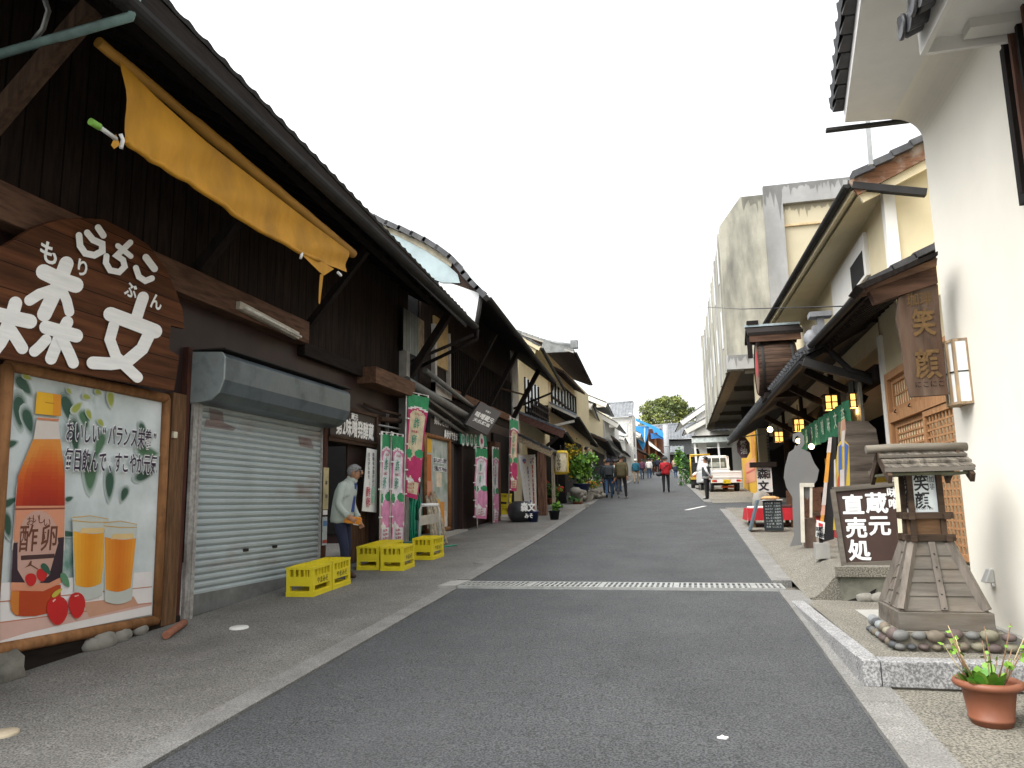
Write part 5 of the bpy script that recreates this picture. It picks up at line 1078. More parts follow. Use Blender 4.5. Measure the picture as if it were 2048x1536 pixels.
b = B().m(M('rain stain', (.06, .06, .055), r=1, var=.3, alpha=.3))
def drips(x0, x1, zf, dep, y):
    pts = []; x = x0; lo = []
    while x < x1: lo.append((x, y, zf(x)-random.uniform(.15, 1)*dep*(1 if random.random() < .7 else 1.8))); x += random.uniform(.03, .09)
    bb_ = B().m(MATS['rain stain']); bb_.f([(x0, y, zf(x0)), (x1, y, zf(x1))]+[(x1, y, zf(x1)-.1)]+lo[::-1]); bb_.out('rain_stain', cb)
zf = lambda x: n1.z+(n2.z-n1.z)*min(1, (x-n1.x)/(n2.x-n1.x)) if x < n2.x else n2.z
drips(n2.x+.05, n3.x-.05, zf, .5, 29.990); drips(xa, xb_, lambda x: n2.z+.25, 1.1, 29.74); drips(xb_, 8, lambda x: n2.z+.25, .3, 29.738); drips(xb_, 8, lambda x: n2.z-.55, .35, 29.925); drips(n0.x, n0.x+1.2, lambda x: zB+.5, .3, 29.79)
for i in range(7):
    t0 = (i+.25)/7.2; t1 = (i+.62)/7.2; A = lambda t: V((n0.x+(f0.x-n0.x)*t, 30+26*t, 0)); p, q = A(t0), A(t1)
    b = B().m(m_pil if i % 2 else m_stain); o = V((-.05, 0, 0)); b.hexa([p+o+V((0, 0, zB)), p+V((0.02, 0, zB)), p+V((0.02, .5, zB)), p+o+V((0, .5, zB)), p+o+V((0, 0, n1.z)), p+V((0.02, 0, n1.z)), p+V((.02, .5, n1.z)), p+o+V((0, .5, n1.z))]); b.out('pilaster', cb)
    for z in (zB+1.2, zB+4.0):
        b = B().m(glass('side window', (.30, .33, .35))); b.hexa([p+V((-.03, .8, z)), q+V((-.03, 0, z)), q+V((.05, 0, z)), p+V((.05, .8, z)), p+V((-.03, .8, z+1.6)), q+V((-.03, 0, z+1.6)), q+V((.05, 0, z+1.6)), p+V((.05, .8, z+1.6))]); b.out('window', cb)
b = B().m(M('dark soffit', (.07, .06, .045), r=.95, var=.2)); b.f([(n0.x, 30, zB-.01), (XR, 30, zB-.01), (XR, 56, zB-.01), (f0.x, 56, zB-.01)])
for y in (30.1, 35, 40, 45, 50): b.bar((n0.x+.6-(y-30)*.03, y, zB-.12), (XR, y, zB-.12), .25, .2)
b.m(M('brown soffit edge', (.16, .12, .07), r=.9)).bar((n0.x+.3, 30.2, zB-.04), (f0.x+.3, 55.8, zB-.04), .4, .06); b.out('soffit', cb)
b = B().m(m_beige); b.box(2.55, 2.85, 30.3, 30.6, gz(30)-.2, zB); b.box(4.2, XR, 30.8, 31.2, gz(30)-.3, zB-.2); b.m(M('grey shed shutter', (.30, .31, .32), r=.6, seam=(2, .12, .02))).box(2.85, 3.25, 30.5, 30.6, gz(30), 4.2); b.m(M('cream rear wall', (.34, .30, .2), r=.9)).box(3.25, 4.2, 30.8, 31, gz(30), zB-.2); b.box(2.6, 2.75, 30.6, 42, gz(32)-.3, 4.4); b.m(m_black).box(2.76, 8, 42, 42.2, 1, zB-.1); b.out('ground_floor', cb)
b = B()
for i in range(5): x = 3.27+i*.13; b.m(M('red curtain stripe', (.5, .02, .03), r=.8) if i % 2 == 0 else m_wpaint).box(x, x+.13, 30.42, 30.46, 2.8, 4.1)
tag(b.out('striped_curtain'), 'red and white striped curtain hanging at the far end of the shop canopy', 'curtain')
# yellow drink poster on the side wall
b = B(); yp = thing('yellow_poster', 'huge yellow and orange juice poster on the wall behind the white pickup', 'poster', (2.5, 34, 3))
b.m(M('poster yellow', (.62, .36, .03), r=.5, var=.15)).box(2.5, 2.56, 31.5, 40, gz(35)-.2, 5.2); b.m(M('poster salmon', (.60, .26, .15), r=.5, var=.1)).box(2.49, 2.5, 32, 38, 2.3, 3.25); b.m(M('poster amber', (.55, .22, .02), r=.5)).box(2.49, 2.5, 31.6, 33.2, 3.3, 5.0); b.m(M('poster red line', (.5, .08, .06), r=.5)).box(2.48, 2.49, 32, 37, 2.75, 2.82); b.out('sheet', yp)
p = PY(1487, 895, 29.5); b = B().m(M('maroon hanging plaque', (.12, .07, .08), r=.6)); b.prism([p+V((.25*math.cos(R(22.5+45*k)), 0, .42*math.sin(R(22.5+45*k)))) for k in range(8)], (0, .08, 0)); b.m(m_steel).bar(p+V((0, .04, .4)), p+V((.9, .04, .5)), .04, .04); b.m(m_let)
text(b, '醤油', p+V((0, -.006, 0)), X_, Z_, .26, vertical=True); tag(b.out('hanging_plaque'), 'dark octagonal plaque hanging beside the yellow poster', 'sign')
# thin wire across
a, c = PY(1396, 613, 31), PX(1700, 612, 2.6); tag(B().m(m_black_p).tube([a, (a+c)/2+V((0, 0, -.08)), c], .012, 5).out('overhead_wire'), 'thin dark wire strung from the concrete block to the cafe eave', 'wire')

# far white houses on the right, carport
verge_house('white_storehouse', 'white plastered storehouse with stepped white verges beyond the parking space', 'house', 62, 74, (1408, 810), (1362, 842), (1352, 862), m_white, m_white, m_tile_l, .55, side=1, win=False, vh=.4)
verge_house('low_white_storehouse', 'lower white gabled storehouse directly behind the carport roof', 'house', 57, 61.5, (1408, 838), (1371, 858), (1366, 870), m_white, m_white, m_tile_l, .35, side=1, win=False, vh=.4)
b = B().m(m_tile_l); a, c = PY(1416, 862, 56), PY(1460, 862, 56); tile_roof(b, a, c, V((0, 2.4, 1.0)), per=.4); ts = thing('shed_roof', 'low weathered tiled shed roof right of the white storehouses', 'shed', (a.x+1, 57, gz(57))); b.out('roof', ts); B().m(m_white).box(a.x+.1, c.x+2, 56.4, 58.5, gz(56), a.z+.2).out('wall', ts)
cpt = thing('carport', 'pale grey flat carport roof on white posts behind the yellow buggy', 'carport', (1.3, 50, gz(50)))
a, c = PY(1383, 872, 50), PY(1470, 872, 50); b = B().m(M('pale carport sheet', (.55, .6, .58), r=.5)); b.box(a.x, c.x, 50, 55, a.z-.45, a.z-.1); b.m(m_dark).box(a.x, c.x, 49.95, 55.05, a.z-.1, a.z); b.out('roof', cpt)
for x, w_ in ((1393, .13), (1440, .12)):
    p = PY(x, 900, 50.2); B().m(m_wpaint).bar((p.x, 50.2, gz(50)), (p.x-.1, 50.2, a.z-.45), w_, w_).out('post', cpt)
b = B().m(m_black).box(a.x+.2, c.x, 54.8, 55, gz(50), a.z-.5); b.out('back_wall', cpt)
for x, y, s, lab in ((1402, 905, 1.0, 'white cloth sheet draped under the carport beside its left post'), (1407, 920, .6, 'narrow white towel hanging lower under the carport')):
    p = PY(x, y, 50.8); b = B().m(m_wpaint); b.f([p+V(q) for q in ((-.35*s, 0, 1.1*s), (.35*s, 0, 1.1*s), (.42*s, .1, -1*s), (.12*s, .05, -.9*s))]); tag(b.out('hanging_sheet'), lab, 'sheet')

# ================================================================ white pickup
m_vw = M('white truck paint', (.72, .74, .74), r=.3, var=.03, dirt=.15, dcol=(.5, .48, .43)); m_tyre = M('tyre rubber', (.02, .02, .02), r=.85); m_glassd = glass('truck window', (.06, .08, .08))
tr = thing('pickup_truck', 'small white pickup truck seen from behind beside the yellow poster', 'truck', (1.50, 35.6, gz(36)+.02), local=True, rz=R(11))
b = B().m(m_vw); W2 = .70
b.box(-W2, W2, .05, 1.95, .55, .62); b.box(-W2, -W2+.04, .05, 1.95, .62, .92); b.box(W2-.04, W2, .05, 1.95, .62, .92); b.box(-W2, W2, 1.9, 1.95, .62, .98)
for y in (.4, .9, 1.4): b.box(-W2-.015, -W2, y, y+.05, .6, .9); b.box(W2, W2+.015, y, y+.05, .6, .9)
b.out('cargo_bed', tr, .01)
b = B().m(m_vw); b.box(-W2, W2, .0, .05, .58, .92); b.box(-W2+.05, W2-.05, -.015, 0, .62, .66); b.box(-W2+.05, W2-.05, -.015, 0, .84, .88); b.out('tailgate', tr, .01)
b = B().m(m_vw); b.hexa([(-W2, 2.0, .45), (W2, 2.0, .45), (W2, 3.3, .45), (-W2, 3.3, .45), (-W2, 2.0, 1.05), (W2, 2.0, 1.05), (W2, 3.3, 1.0), (-W2, 3.3, 1.0)])
b.hexa([(-W2, 2.0, 1.05), (W2, 2.0, 1.05), (W2, 3.3, 1.0), (-W2, 3.3, 1.0), (-W2+.12, 2.08, 1.74), (W2-.12, 2.08, 1.74), (W2-.12, 2.9, 1.76), (-W2+.12, 2.9, 1.76)]); b.out('cab', tr, .05)
b = B().m(m_glassd); b.hexa([(-.52, 1.99, 1.14), (.52, 1.99, 1.14), (.52, 2.05, 1.14), (-.52, 2.05, 1.14), (-.50, 2.045, 1.62), (.50, 2.045, 1.62), (.5, 2.1, 1.62), (-.5, 2.1, 1.62)]); b.m(M('pale view through the cab', (.3, .33, .3), r=.2)).box(-.4, .42, 1.985, 1.995, 1.2, 1.42); b.out('rear_window', tr)
b = B().m(m_vw)
for x in (-.6, -.2, .2, .6): b.tube([(x, 1.92, .9), (x, 1.92, 1.68)], .018, 6)
b.tube([(-.6, 1.92, 1.68), (.6, 1.92, 1.68)], .022, 6); b.out('guard_frame', tr)
b = B().m(m_vw); b.box(-W2, W2, -.03, .06, .38, .54); b.m(m_black).box(-.6, .6, .1, 1.9, .3, .5); b.out('bumper', tr, .01)
for s in (-1, 1):
    b = B().m(M('red tail lamp', (.35, .01, .02), r=.25)); b.box(s*.44, s*.60, -.045, -.02, .43, .52); b.m(M('orange tail lamp', (.6, .2, .02), r=.25)).box(s*.60, s*.67, -.044, -.02, .43, .52); b.out('tail_light', tr)
b = B().m(M('yellow number plate', (.62, .47, .02), r=.5)); b.box(-.16, .17, -.05, -.03, .36, .53); b.m(m_black_p); text(b, '52-41', (0, -.052, .43), X_, Z_, .10, bold=.02, width=.26); b.out('licence_plate', tr)
for x in (-.58, .58):
    for y in (.55, 2.75):
        b = B().m(m_tyre); b.lathe([(.27, -.07), (.28, -.05), (.28, .05), (.27, .07), (.17, .075), (.17, -.075), (.27, -.07)], (x, y, .27), X_, 20); wh = b.out('wheel', tr); B().m(m_steel).lathe([(0, -.06), (.17, -.06), (.17, .06), (0, .06)], (x, y, .27), X_, 16).out('rim', wh)
for s in (-1, 1): B().m(m_black_p).box(s*(W2+.02), s*(W2+.16), 2.95, 3.05, 1.05, 1.25).out('mirror', tr, .01)
B().m(M('orange underside panel', (.5, .1, .02), r=.6)).box(-.15, .4, .3, .4, .16, .26).out('spare_tray', tr)

# yellow framed buggy
m_yel = M('worn yellow frame', (.52, .33, .04), r=.5, var=.15)
bg_ = thing('utility_buggy', 'small work buggy with a yellow roll frame and orange and white load', 'buggy', (.40, 39.6, gz(39.6)+.02), local=True)
b = B().m(m_yel)
for x in (-.45, .5): b.tube([(x, .1, .5), (x, .1, 1.72)], .035, 8)
b.tube([(-.48, .1, 1.72), (.53, .1, 1.72)], .045, 8); b.tube([(-.45, .1, 1.72), (-.45, 1.3, 1.72)], .03, 8); b.tube([(.5, .1, 1.72), (.5, 1.3, 1.72)], .03, 8); b.tube([(-.45, 1.3, .5), (-.45, 1.3, 1.72), (.5, 1.3, 1.72), (.5, 1.3, .5)], .03, 8); b.out('roll_frame', bg_)
b = B().m(m_yel).box(-.5, .55, -.2, 1.5, .46, .58); b.out('deck', bg_, .01)
b = B().m(m_black_p); b.box(-.4, .45, .5, .62, .6, 1.35); b.box(-.4, .45, .2, .62, .6, .8); b.box(-.44, .5, -.1, 1.4, .2, .46); b.out('seat', bg_, .03)
b = B().m(M('white orange bundle', (.7, .62, .55), r=.7, var=.15, dirt=.9, dcol=(.7, .16, .03), dsc=3, dlo=.5, dhi=.56)); b.ball((.02, -.02, .70), (.45, .22, .18), 14, 8, bumpy=.12); b.out('load', bg_)
for x in (-.38, .42):
    for y in (.1, 1.2): B().m(m_tyre).lathe([(0, -.1), (.20, -.1), (.24, -.06), (.24, .06), (.2, .1), (0, .1)], (x, y, .24), X_, 16).out('wheel', bg_)

# red cloth table, chalk boards, small sign and stand
m_redc = M('red felt cloth', (.36, .012, .018), r=.9, var=.15)
tb = thing('red_table', 'low bench table covered with a red cloth at the far end of the terrace', 'table', (1.35, 18.2, gz(18.2)))
b = B().m(m_redc); y0, y1 = 17.6, 18.9; xa, xb_ = 1.15, 2.2; zt = gz(18)+.42
n = 14
for (p, q) in (((xa, y0), (xb_, y0)), ((xa, y1), (xa, y0)), ((xb_, y0), (xb_, y1))):
    for i in range(n):
        t0, t1 = i/n, (i+1)/n; f_ = lambda t: V((p[0]+(q[0]-p[0])*t, p[1]+(q[1]-p[1])*t, 0)); nn = V((q[1]-p[1], -(q[0]-p[0]), 0)).normalized()
        w0, w1 = nn*(.03+.02*math.sin(t0*17)), nn*(.03+.02*math.sin(t1*17)); b.f([f_(t0)+V((0, 0, zt)), f_(t1)+V((0, 0, zt)), f_(t1)+w1+V((0, 0, zt-.26)), f_(t0)+w0+V((0, 0, zt-.26))], True)
b.f([(xa, y0, zt), (xb_, y0, zt), (xb_, y1, zt), (xa, y1, zt)]); b.out('cloth', tb)
for x in (xa+.12, xb_-.1):
    for y in (y0+.1, y1-.1): B().m(wood('bench leg timber', (.2, .13, .07), 'z')).box(x-.04, x+.04, y-.04, y+.04, gz(y), zt-.02).out('leg', tb)
for x, y, sx, sy, sz, mt, lab in ((1.45, 18.1, .26, .22, .045, m_wpaint, 'white folded cloths on the red table'), (1.75, 18.2, .08, .14, .09, M('red box', (.45, .05, .06), r=.6), 'small red box in the middle of the red table'), (2.0, 18.1, .13, .18, .06, M('dark tray goods', (.06, .03, .03), r=.5, var=.5, sc=30), 'dark tray of goods at the right end of the red table')):
    tag(B().m(mt).box(x-sx, x+sx, y-sy, y+sy, zt+.002, zt+sz).out('goods', bevel=.01), lab, 'goods')
def chalk(name, x0, x1, Y, lean, lab, label):
    t = thing(name, lab, 'chalkboard', ((x0+x1)/2, Y, gz(Y)))
    z0 = max(TZ, gz(Y)+.03)+.02; b = B().m(M('black chalkboard', (.012, .018, .02), r=.6, var=.2)); b.hexa([(x0, Y, z0), (x1, Y, z0), (x1, Y+.03, z0), (x0, Y+.03, z0), (x0, Y+lean, z0+.62), (x1, Y+lean, z0+.62), (x1, Y+lean+.03, z0+.62), (x0, Y+lean+.03, z0+.62)]); bd = b.out('board', t)
    b = B().m(M('chalk', (.45, .5, .5), r=.9))
    for i in range(9): text(b, ['ほうじ茶 三百円', 'みそ汁 二百円', 'あまざけ 三百円', 'ぜんざい 五百円', 'だんご 二百円', 'おしるこ四百円', 'こぶ茶 三百円', 'そば湯 百円', '笑顔 にこにこ'][i], ((x0+x1)/2, Y+lean*(1-i/9.5)-.006, z0+.56-i*.06), X_, Z_, .042, bold=0, width=(x1-x0)*.8)
    b.out('writing', bd); return t, z0
ck, zc = chalk('chalkboard', 1.40, 1.78, 16.6, .03, 'black chalkboard menu with white writing and a cloth on its top edge', 'm')
b = B().m(M('orange wrapped goods', (.5, .28, .12), r=.7, var=.4, sc=20)); b.ball((1.56, 16.7, zc+.66), (.2, .16, .05), 12, 6, bumpy=.15); b.m(m_wpaint).box(1.39, 1.79, 16.58, 16.9, zc+.62, zc+.635); tag(b.out('wrapped_goods'), 'orange wrapped goods on white paper on top of the upright chalkboard', 'goods')
b = B().m(M('greenish slate board', (.07, .10, .12), r=.7, var=.3)); q = GR(1507, 1066); z0 = q.z+.06; b.hexa([(1.10, 16.5, z0), (1.14, 16.5, z0), (1.14, 17.0, z0), (1.10, 17.0, z0), (1.29, 16.5, z0+.62), (1.33, 16.5, z0+.62), (1.33, 17.0, z0+.62), (1.29, 17.0, z0+.62)]); tag(b.out('leaning_slate'), 'narrow grey slate board leaning left of the chalkboard menu', 'chalkboard')
# standing shop sign with roof (far)
ss = thing('standing_sign', 'white standing shop sign with black brush characters under a dark little roof', 'sign', (1.75, 20, gz(20)))
a, c = PY(1513, 936, 20), PY(1546, 984, 20); b = B().m(M('standing sign white', (.55, .56, .55), r=.6, var=.06)); b.box(a.x, c.x, 20, 20.12, c.z, a.z); pn = b.out('panel', ss); b = B().m(m_black_p); text(b, '森文', ((a.x+c.x)/2-.04, 19.995, (a.z+c.z)/2), X_, Z_, .26, vertical=True, bold=.04, adv=1.15); text(b, '味噌屋', (c.x-.07, 19.995, a.z-.17), X_, Z_, .08, vertical=True); b.out('lettering', pn)
b = B().m(m_dark); b.box(a.x-.15, c.x+.12, 19.9, 20.25, a.z+.02, a.z+.14); b.out('roof', ss); b = B().m(m_stone).ball(((a.x+c.x)/2-.1, 20.05, c.z-.3), (.25, .2, .35), 12, 8, bumpy=.1); b.m(m_dark).box(a.x+.05, c.x-.02, 20.02, 20.1, c.z-.2, c.z); b.out('base', ss)
# grey cutout (back of a face in the hole figure)
m_ply = M('grey cutout back', (.16, .16, .157), r=.8, var=.06, sc=2)
YC = 12.2; cut = thing('cutout_figure', 'grey backed face in the hole cutout standing on the shop terrace', 'cutout board', PY(1600, 1095, YC)); Q = lambda x, y, d=0: PY(x, y, YC+d)
body_ = [(1586, 868), (1600, 863), (1608, 872), (1609, 888), (1603, 897), (1620, 905), (1628, 925), (1638, 940), (1634, 960), (1624, 975), (1616, 1000), (1604, 990), (1604, 1090), (1580, 1093), (1588, 1070), (1586, 1030), (1585, 995), (1573, 975), (1568, 955), (1570, 935), (1578, 905), (1588, 898), (1591, 890), (1594, 893), (1599, 886), (1600, 876), (1596, 871), (1591, 874), (1590, 886), (1586, 882)]
b = B().m(m_ply); b.prism([Q(*p) for p in body_], (0, .03, 0)); b.out('board', cut)
b = B().m(M('pale timber prop', (.55, .52, .44), r=.8, var=.15)); b.bar(Q(1603, 968, -.02), Q(1606, 1085, -.10), .05, .05); b.bar(Q(1622, 968, -.02), Q(1622, 1035, -.05), .035, .035); b.bar(Q(1600, 970, -.03), Q(1628, 970, -.03), .04, .06); b.out('prop', cut)
b = B().m(M('brown box', (.13, .09, .07), r=.9)); p, q = Q(1606, 1037, .15), Q(1632, 1092, .15); b.box(p.x, q.x, YC+.06, YC+.3, TZ, p.z); tag(b.out('wooden_box'), 'plain brown wooden box behind the prop of the grey cutout', 'box')
# tall painted standee and boards beside it
YM = 11.2; Q = lambda x, y, d=0: PY(x, y, YM+d)
sm = thing('painted_standee', 'tall narrow painted cutout in blue and yellow robe stripes behind the direct sales board', 'cutout board', Q(1690, 1060))
pc = [M('standee '+n, c, r=.5, var=.12) for n, c in (('skin', (.38, .22, .16)), ('blue', (.05, .12, .36)), ('yellow', (.50, .36, .05)), ('white', (.5, .46, .44)), ('red', (.38, .07, .03)))]
b = B().m(pc[0]); out_ = [(1683, 842), (1690, 837), (1692, 860), (1689, 880), (1698, 890), (1700, 960), (1697, 1060), (1667, 1060), (1673, 920), (1676, 892), (1683, 880), (1682, 865)]
b.m(pc[2]).prism([Q(*p) for p in out_], (0, .03, 0)); d = -.004
for mt, poly in ((pc[0], [(1683, 842), (1690, 838), (1691, 862), (1688, 884), (1684, 884), (1682, 862)]), (pc[3], [(1684, 862), (1690, 860), (1688, 893), (1683, 893)]), (pc[1], [(1677, 893), (1683, 888), (1684, 940), (1681, 985), (1677, 940)]), (pc[1], [(1689, 885), (1697, 891), (1693, 940), (1690, 985), (1689, 930)]), (pc[3], [(1680, 940), (1688, 938), (1689, 975), (1680, 985)]), (pc[4], [(1675, 960), (1679, 945), (1679, 990), (1674, 1000)]), (pc[3], [(1668, 920), (1671, 918), (1673, 990), (1668, 1000)])):
    b.m(mt); b.f([Q(x, y, d) for x, y in poly]); d -= .0008
b.out('board', sm); B().m(m_dark).bar(Q(1684, 880, .06), Q(1690, 1075, .25), .05, .05).out('prop', sm)
st2 = thing('leaning_banner_board', 'slanting narrow board with orange and white bands and a dark back', 'sign', Q(1645, 1075))
b = B()
for mt, y0, y1 in ((pc[3], 875, 905), (M('board orange', (.60, .27, .04), r=.5, var=.2), 905, 965), (pc[3], 965, 1010), (M('board pink', (.55, .30, .22), r=.5), 1010, 1030), (M('board orange', (.6, .27, .04)), 1030, 1062)):
    f_ = lambda y: 1661-(y-872)*.098; b.m(mt); b.prism([Q(f_(y0)-3, y0), Q(f_(y0)+3, y0), Q(f_(y1)+4, y1), Q(f_(y1)-4, y1)], (0, .02, 0))
b.out('face', st2); B().m(m_black_p).prism([Q(1664, 872, .03), Q(1673, 876, .03), Q(1668, 1078, .03), Q(1643, 1085, .03), Q(1646, 1062, .03)], (0, .03, 0)).out('back', st2)
pc_ = thing('price_stand', 'small white price card with a red heading on a stone block', 'sign', Q(1642, 1110, -1.0)); Q2 = lambda x, y, d=0: PY(x, y, 10.2+d)
b = B().m(m_wpaint); b.prism([Q2(1634, 1040), Q2(1650, 1045), Q2(1648, 1079), Q2(1632, 1073)], (0, .03, 0)); b.m(M('card red', (.45, .03, .04), r=.5)); b.f([Q2(1637, 1045, -.004), Q2(1646, 1048, -.004), Q2(1645, 1054, -.004), Q2(1637, 1052, -.004)]); b.m(m_black_p); text(b, '味噌', Q2(1638, 1064, -.005), X_, Z_, .07, vertical=True); text(b, '醤油', Q2(1643, 1065, -.005), X_, Z_, .07, vertical=True); b.out('card', pc_)
b = B().m(m_conc); p, q = Q2(1630, 1086), Q2(1652, 1108); b.box(p.x, p.x+.16, 10.15, 10.35, TZ, p.z); b.m(m_dark).box(p.x+.06, p.x+.1, 10.22, 10.28, p.z-.02, Q2(1640, 1070).z); b.out('base', pc_)
# big vat slab behind
b = B().m(wood('huge grey vat plank', (.11, .092, .075), 'x', sc=9, var=.6, bump=.5)); Q3 = lambda x, y: PY(x, y, 12.35); b.prism([Q3(x, y) for x, y in ((1682, 842), (1735, 842), (1752, 858), (1758, 890), (1755, 930), (1740, 970), (1742, 1090), (1682, 1090))], (0, .25, 0)); tag(b.out('vat_slab'), 'huge weathered grey slab with a rounded shoulder behind the painted standee', 'slab')
# direct sales board
ds_ = thing('direct_sales_board', 'large framed dark brown board with white brush characters leaning on the terrace edge', 'sign', PY(1740, 1132, 9.25))
Q = lambda x, y, d=0: PY(x, y, 9.25+(1132-y)/155*.14+d)
b = B().m(M('dark brown sign panel', (.045, .024, .019), r=.5, var=.12)); b.prism([Q(1665, 980), Q(1806, 966), Q(1826, 1123), Q(1688, 1132)], (0, .03, 0)); pn = b.out('panel', ds_)
b = B().m(m_old); cs = [Q(1665, 979, -.01), Q(1806, 966, -.01), Q(1826, 1124, -.01), Q(1688, 1131, -.01)]
for p, q in zip(cs, cs[1:]+cs[:1]): b.bar(p, q, .05, .055)
b.out('frame', ds_)
b = B().m(M('white brush letter', (.74, .76, .77), r=.6, var=.04))
for ch, x, y in (('直', 1706, 1010), ('売', 1712, 1056), ('処', 1719, 1101), ('蔵', 1753, 1006), ('元', 1759, 1051)): text(b, ch, Q(x, y, -.006), (1, .0, -.0), (.02, .13, 1), .235, bold=.032)
for ch, x, y in (('味', 1785, 985), ('噌', 1788, 1008)): text(b, ch, Q(x, y, -.006), X_, (.02, .13, 1), .12, bold=.035)
b.out('lettering', pn); b = B().m(m_old); b.bar(Q(1790, 1048, .05), Q(1800, 1100, .3), .04, .04); b.out('prop', ds_)
p, q = PY(1800, 960, 9.1), PY(1812, 1100, 9.0); tag(B().m(M('cream upright board', (.72, .68, .52), r=.7)).prism([PY(1789, 952, 9.0), PY(1797, 952, 9.0), PY(1808, 1105, 9.0), PY(1801, 1105, 9.0)], (0, .03, 0)).out('narrow_board'), 'narrow cream upright board between the lantern tower and the direct sales board', 'board')
# ================================================================ crates
m_crate = M('yellow plastic crate', (.72, .60, .025), r=.4, var=.06, sc=4)
CW, CL, CH = .37, .50, .36
def crate_proto():
    t = thing('crate', 'yellow crate', 'crate', (0, 0, 0), local=True)
    b = B().m(m_crate); w, l, h = CW/2, CL/2, CH; tk = .018
    for sx in (-1, 1):
        for sy in (-1, 1): b.box(sx*w, sx*(w-.05), sy*l, sy*(l-.05), 0, h)
    for z0, z1 in ((0, .055), (h-.03, h)):
        for sx in (-1, 1): b.box(sx*(w+.004), sx*(w-.02), -l-.004, l+.004, z0, z1)
        for sy in (-1, 1): b.box(-w+.02, w-.02, sy*(l+.004), sy*(l-.02), z0, z1)
    for sx in (-1, 1): b.box(sx*w, sx*(w-tk), -l+.05, l-.05, .13, .245)
    for sy in (-1, 1): b.box(-w+.05, w-.05, sy*l, sy*(l-tk), .13, .245)
    for sx in (-1, 1):
        for k in range(1, 5): y = -l+.05+(2*l-.1)*k/5; b.box(sx*w, sx*(w-tk), y-.012, y+.012, .245, h-.03)
    for sy in (-1, 1):
        for k in range(1, 4): x = -w+.05+(2*w-.1)*k/4; b.box(x-.012, x+.012, sy*l, sy*(l-tk), .245, h-.03)
    b.box(-w+.02, w-.02, -l+.02, l-.02, .05, .065)
    # bottle dividers seen from above
    for k in range(1, 5): y = -l+2*l*k/5; b.box(-w+.02, w-.02, y-.006, y+.006, h-.16, h-.004)
    for k in range(1, 4): x = -w+2*w*k/4; b.box(x-.006, x+.006, -l+.02, l-.02, h-.16, h-.006)
    b.box(-w+.02, w-.02, -l+.02, l-.02, h-.022, h-.012)
    o = b.out('shell', t)
    b = B().m(m_black_p); text(b, 'やまみそ', (w+.003, 0, .187), Y_, Z_, .085, bold=.01, width=.30); b.out('lettering', t); return t
cr = crate_proto(); g_c = 'yellow bottle crates on the pavement'
spots = [((-4.86, 9.05), 0, 'yellow crate nearest the camera in front of the steel shutter'), ((-4.85, 9.58), -.02, 'yellow crate directly behind the nearest one, beside the stooping man'),
         ((-4.98, 11.35), .03, 'yellow crate left of the back cluster, behind the stooping man'), ((-4.99, 11.88), -.02, 'yellow crate farthest at the wall, under the pair of pink banners'),
         ((-4.55, 11.28), .02, 'yellow crate at the near right of the back cluster'), ((-4.50, 12.55), -.05, 'yellow crate at the far right end, before the hand truck')]
for i, ((x, y), a, lab) in enumerate(spots): place(cr, (x, y, gz(y)+.012), a, lab, g_c, first=(i == 0)); 
for o in bpy.data.objects:
    if o.name.startswith('crate') and o.type == 'EMPTY': o.rotation_euler.x = math.atan(SLOPE)
# two stacked crates farther on
for i, lab in enumerate(('lower yellow crate of the small stack by the white flag stand', 'upper yellow crate of the small stack by the white flag stand')): place(cr, (PY(1002, 1040, 20.9).x, 20.95, gz(20.9)+.02+i*(CH+.01)), R(90), lab, 'yellow crates stacked at the post')

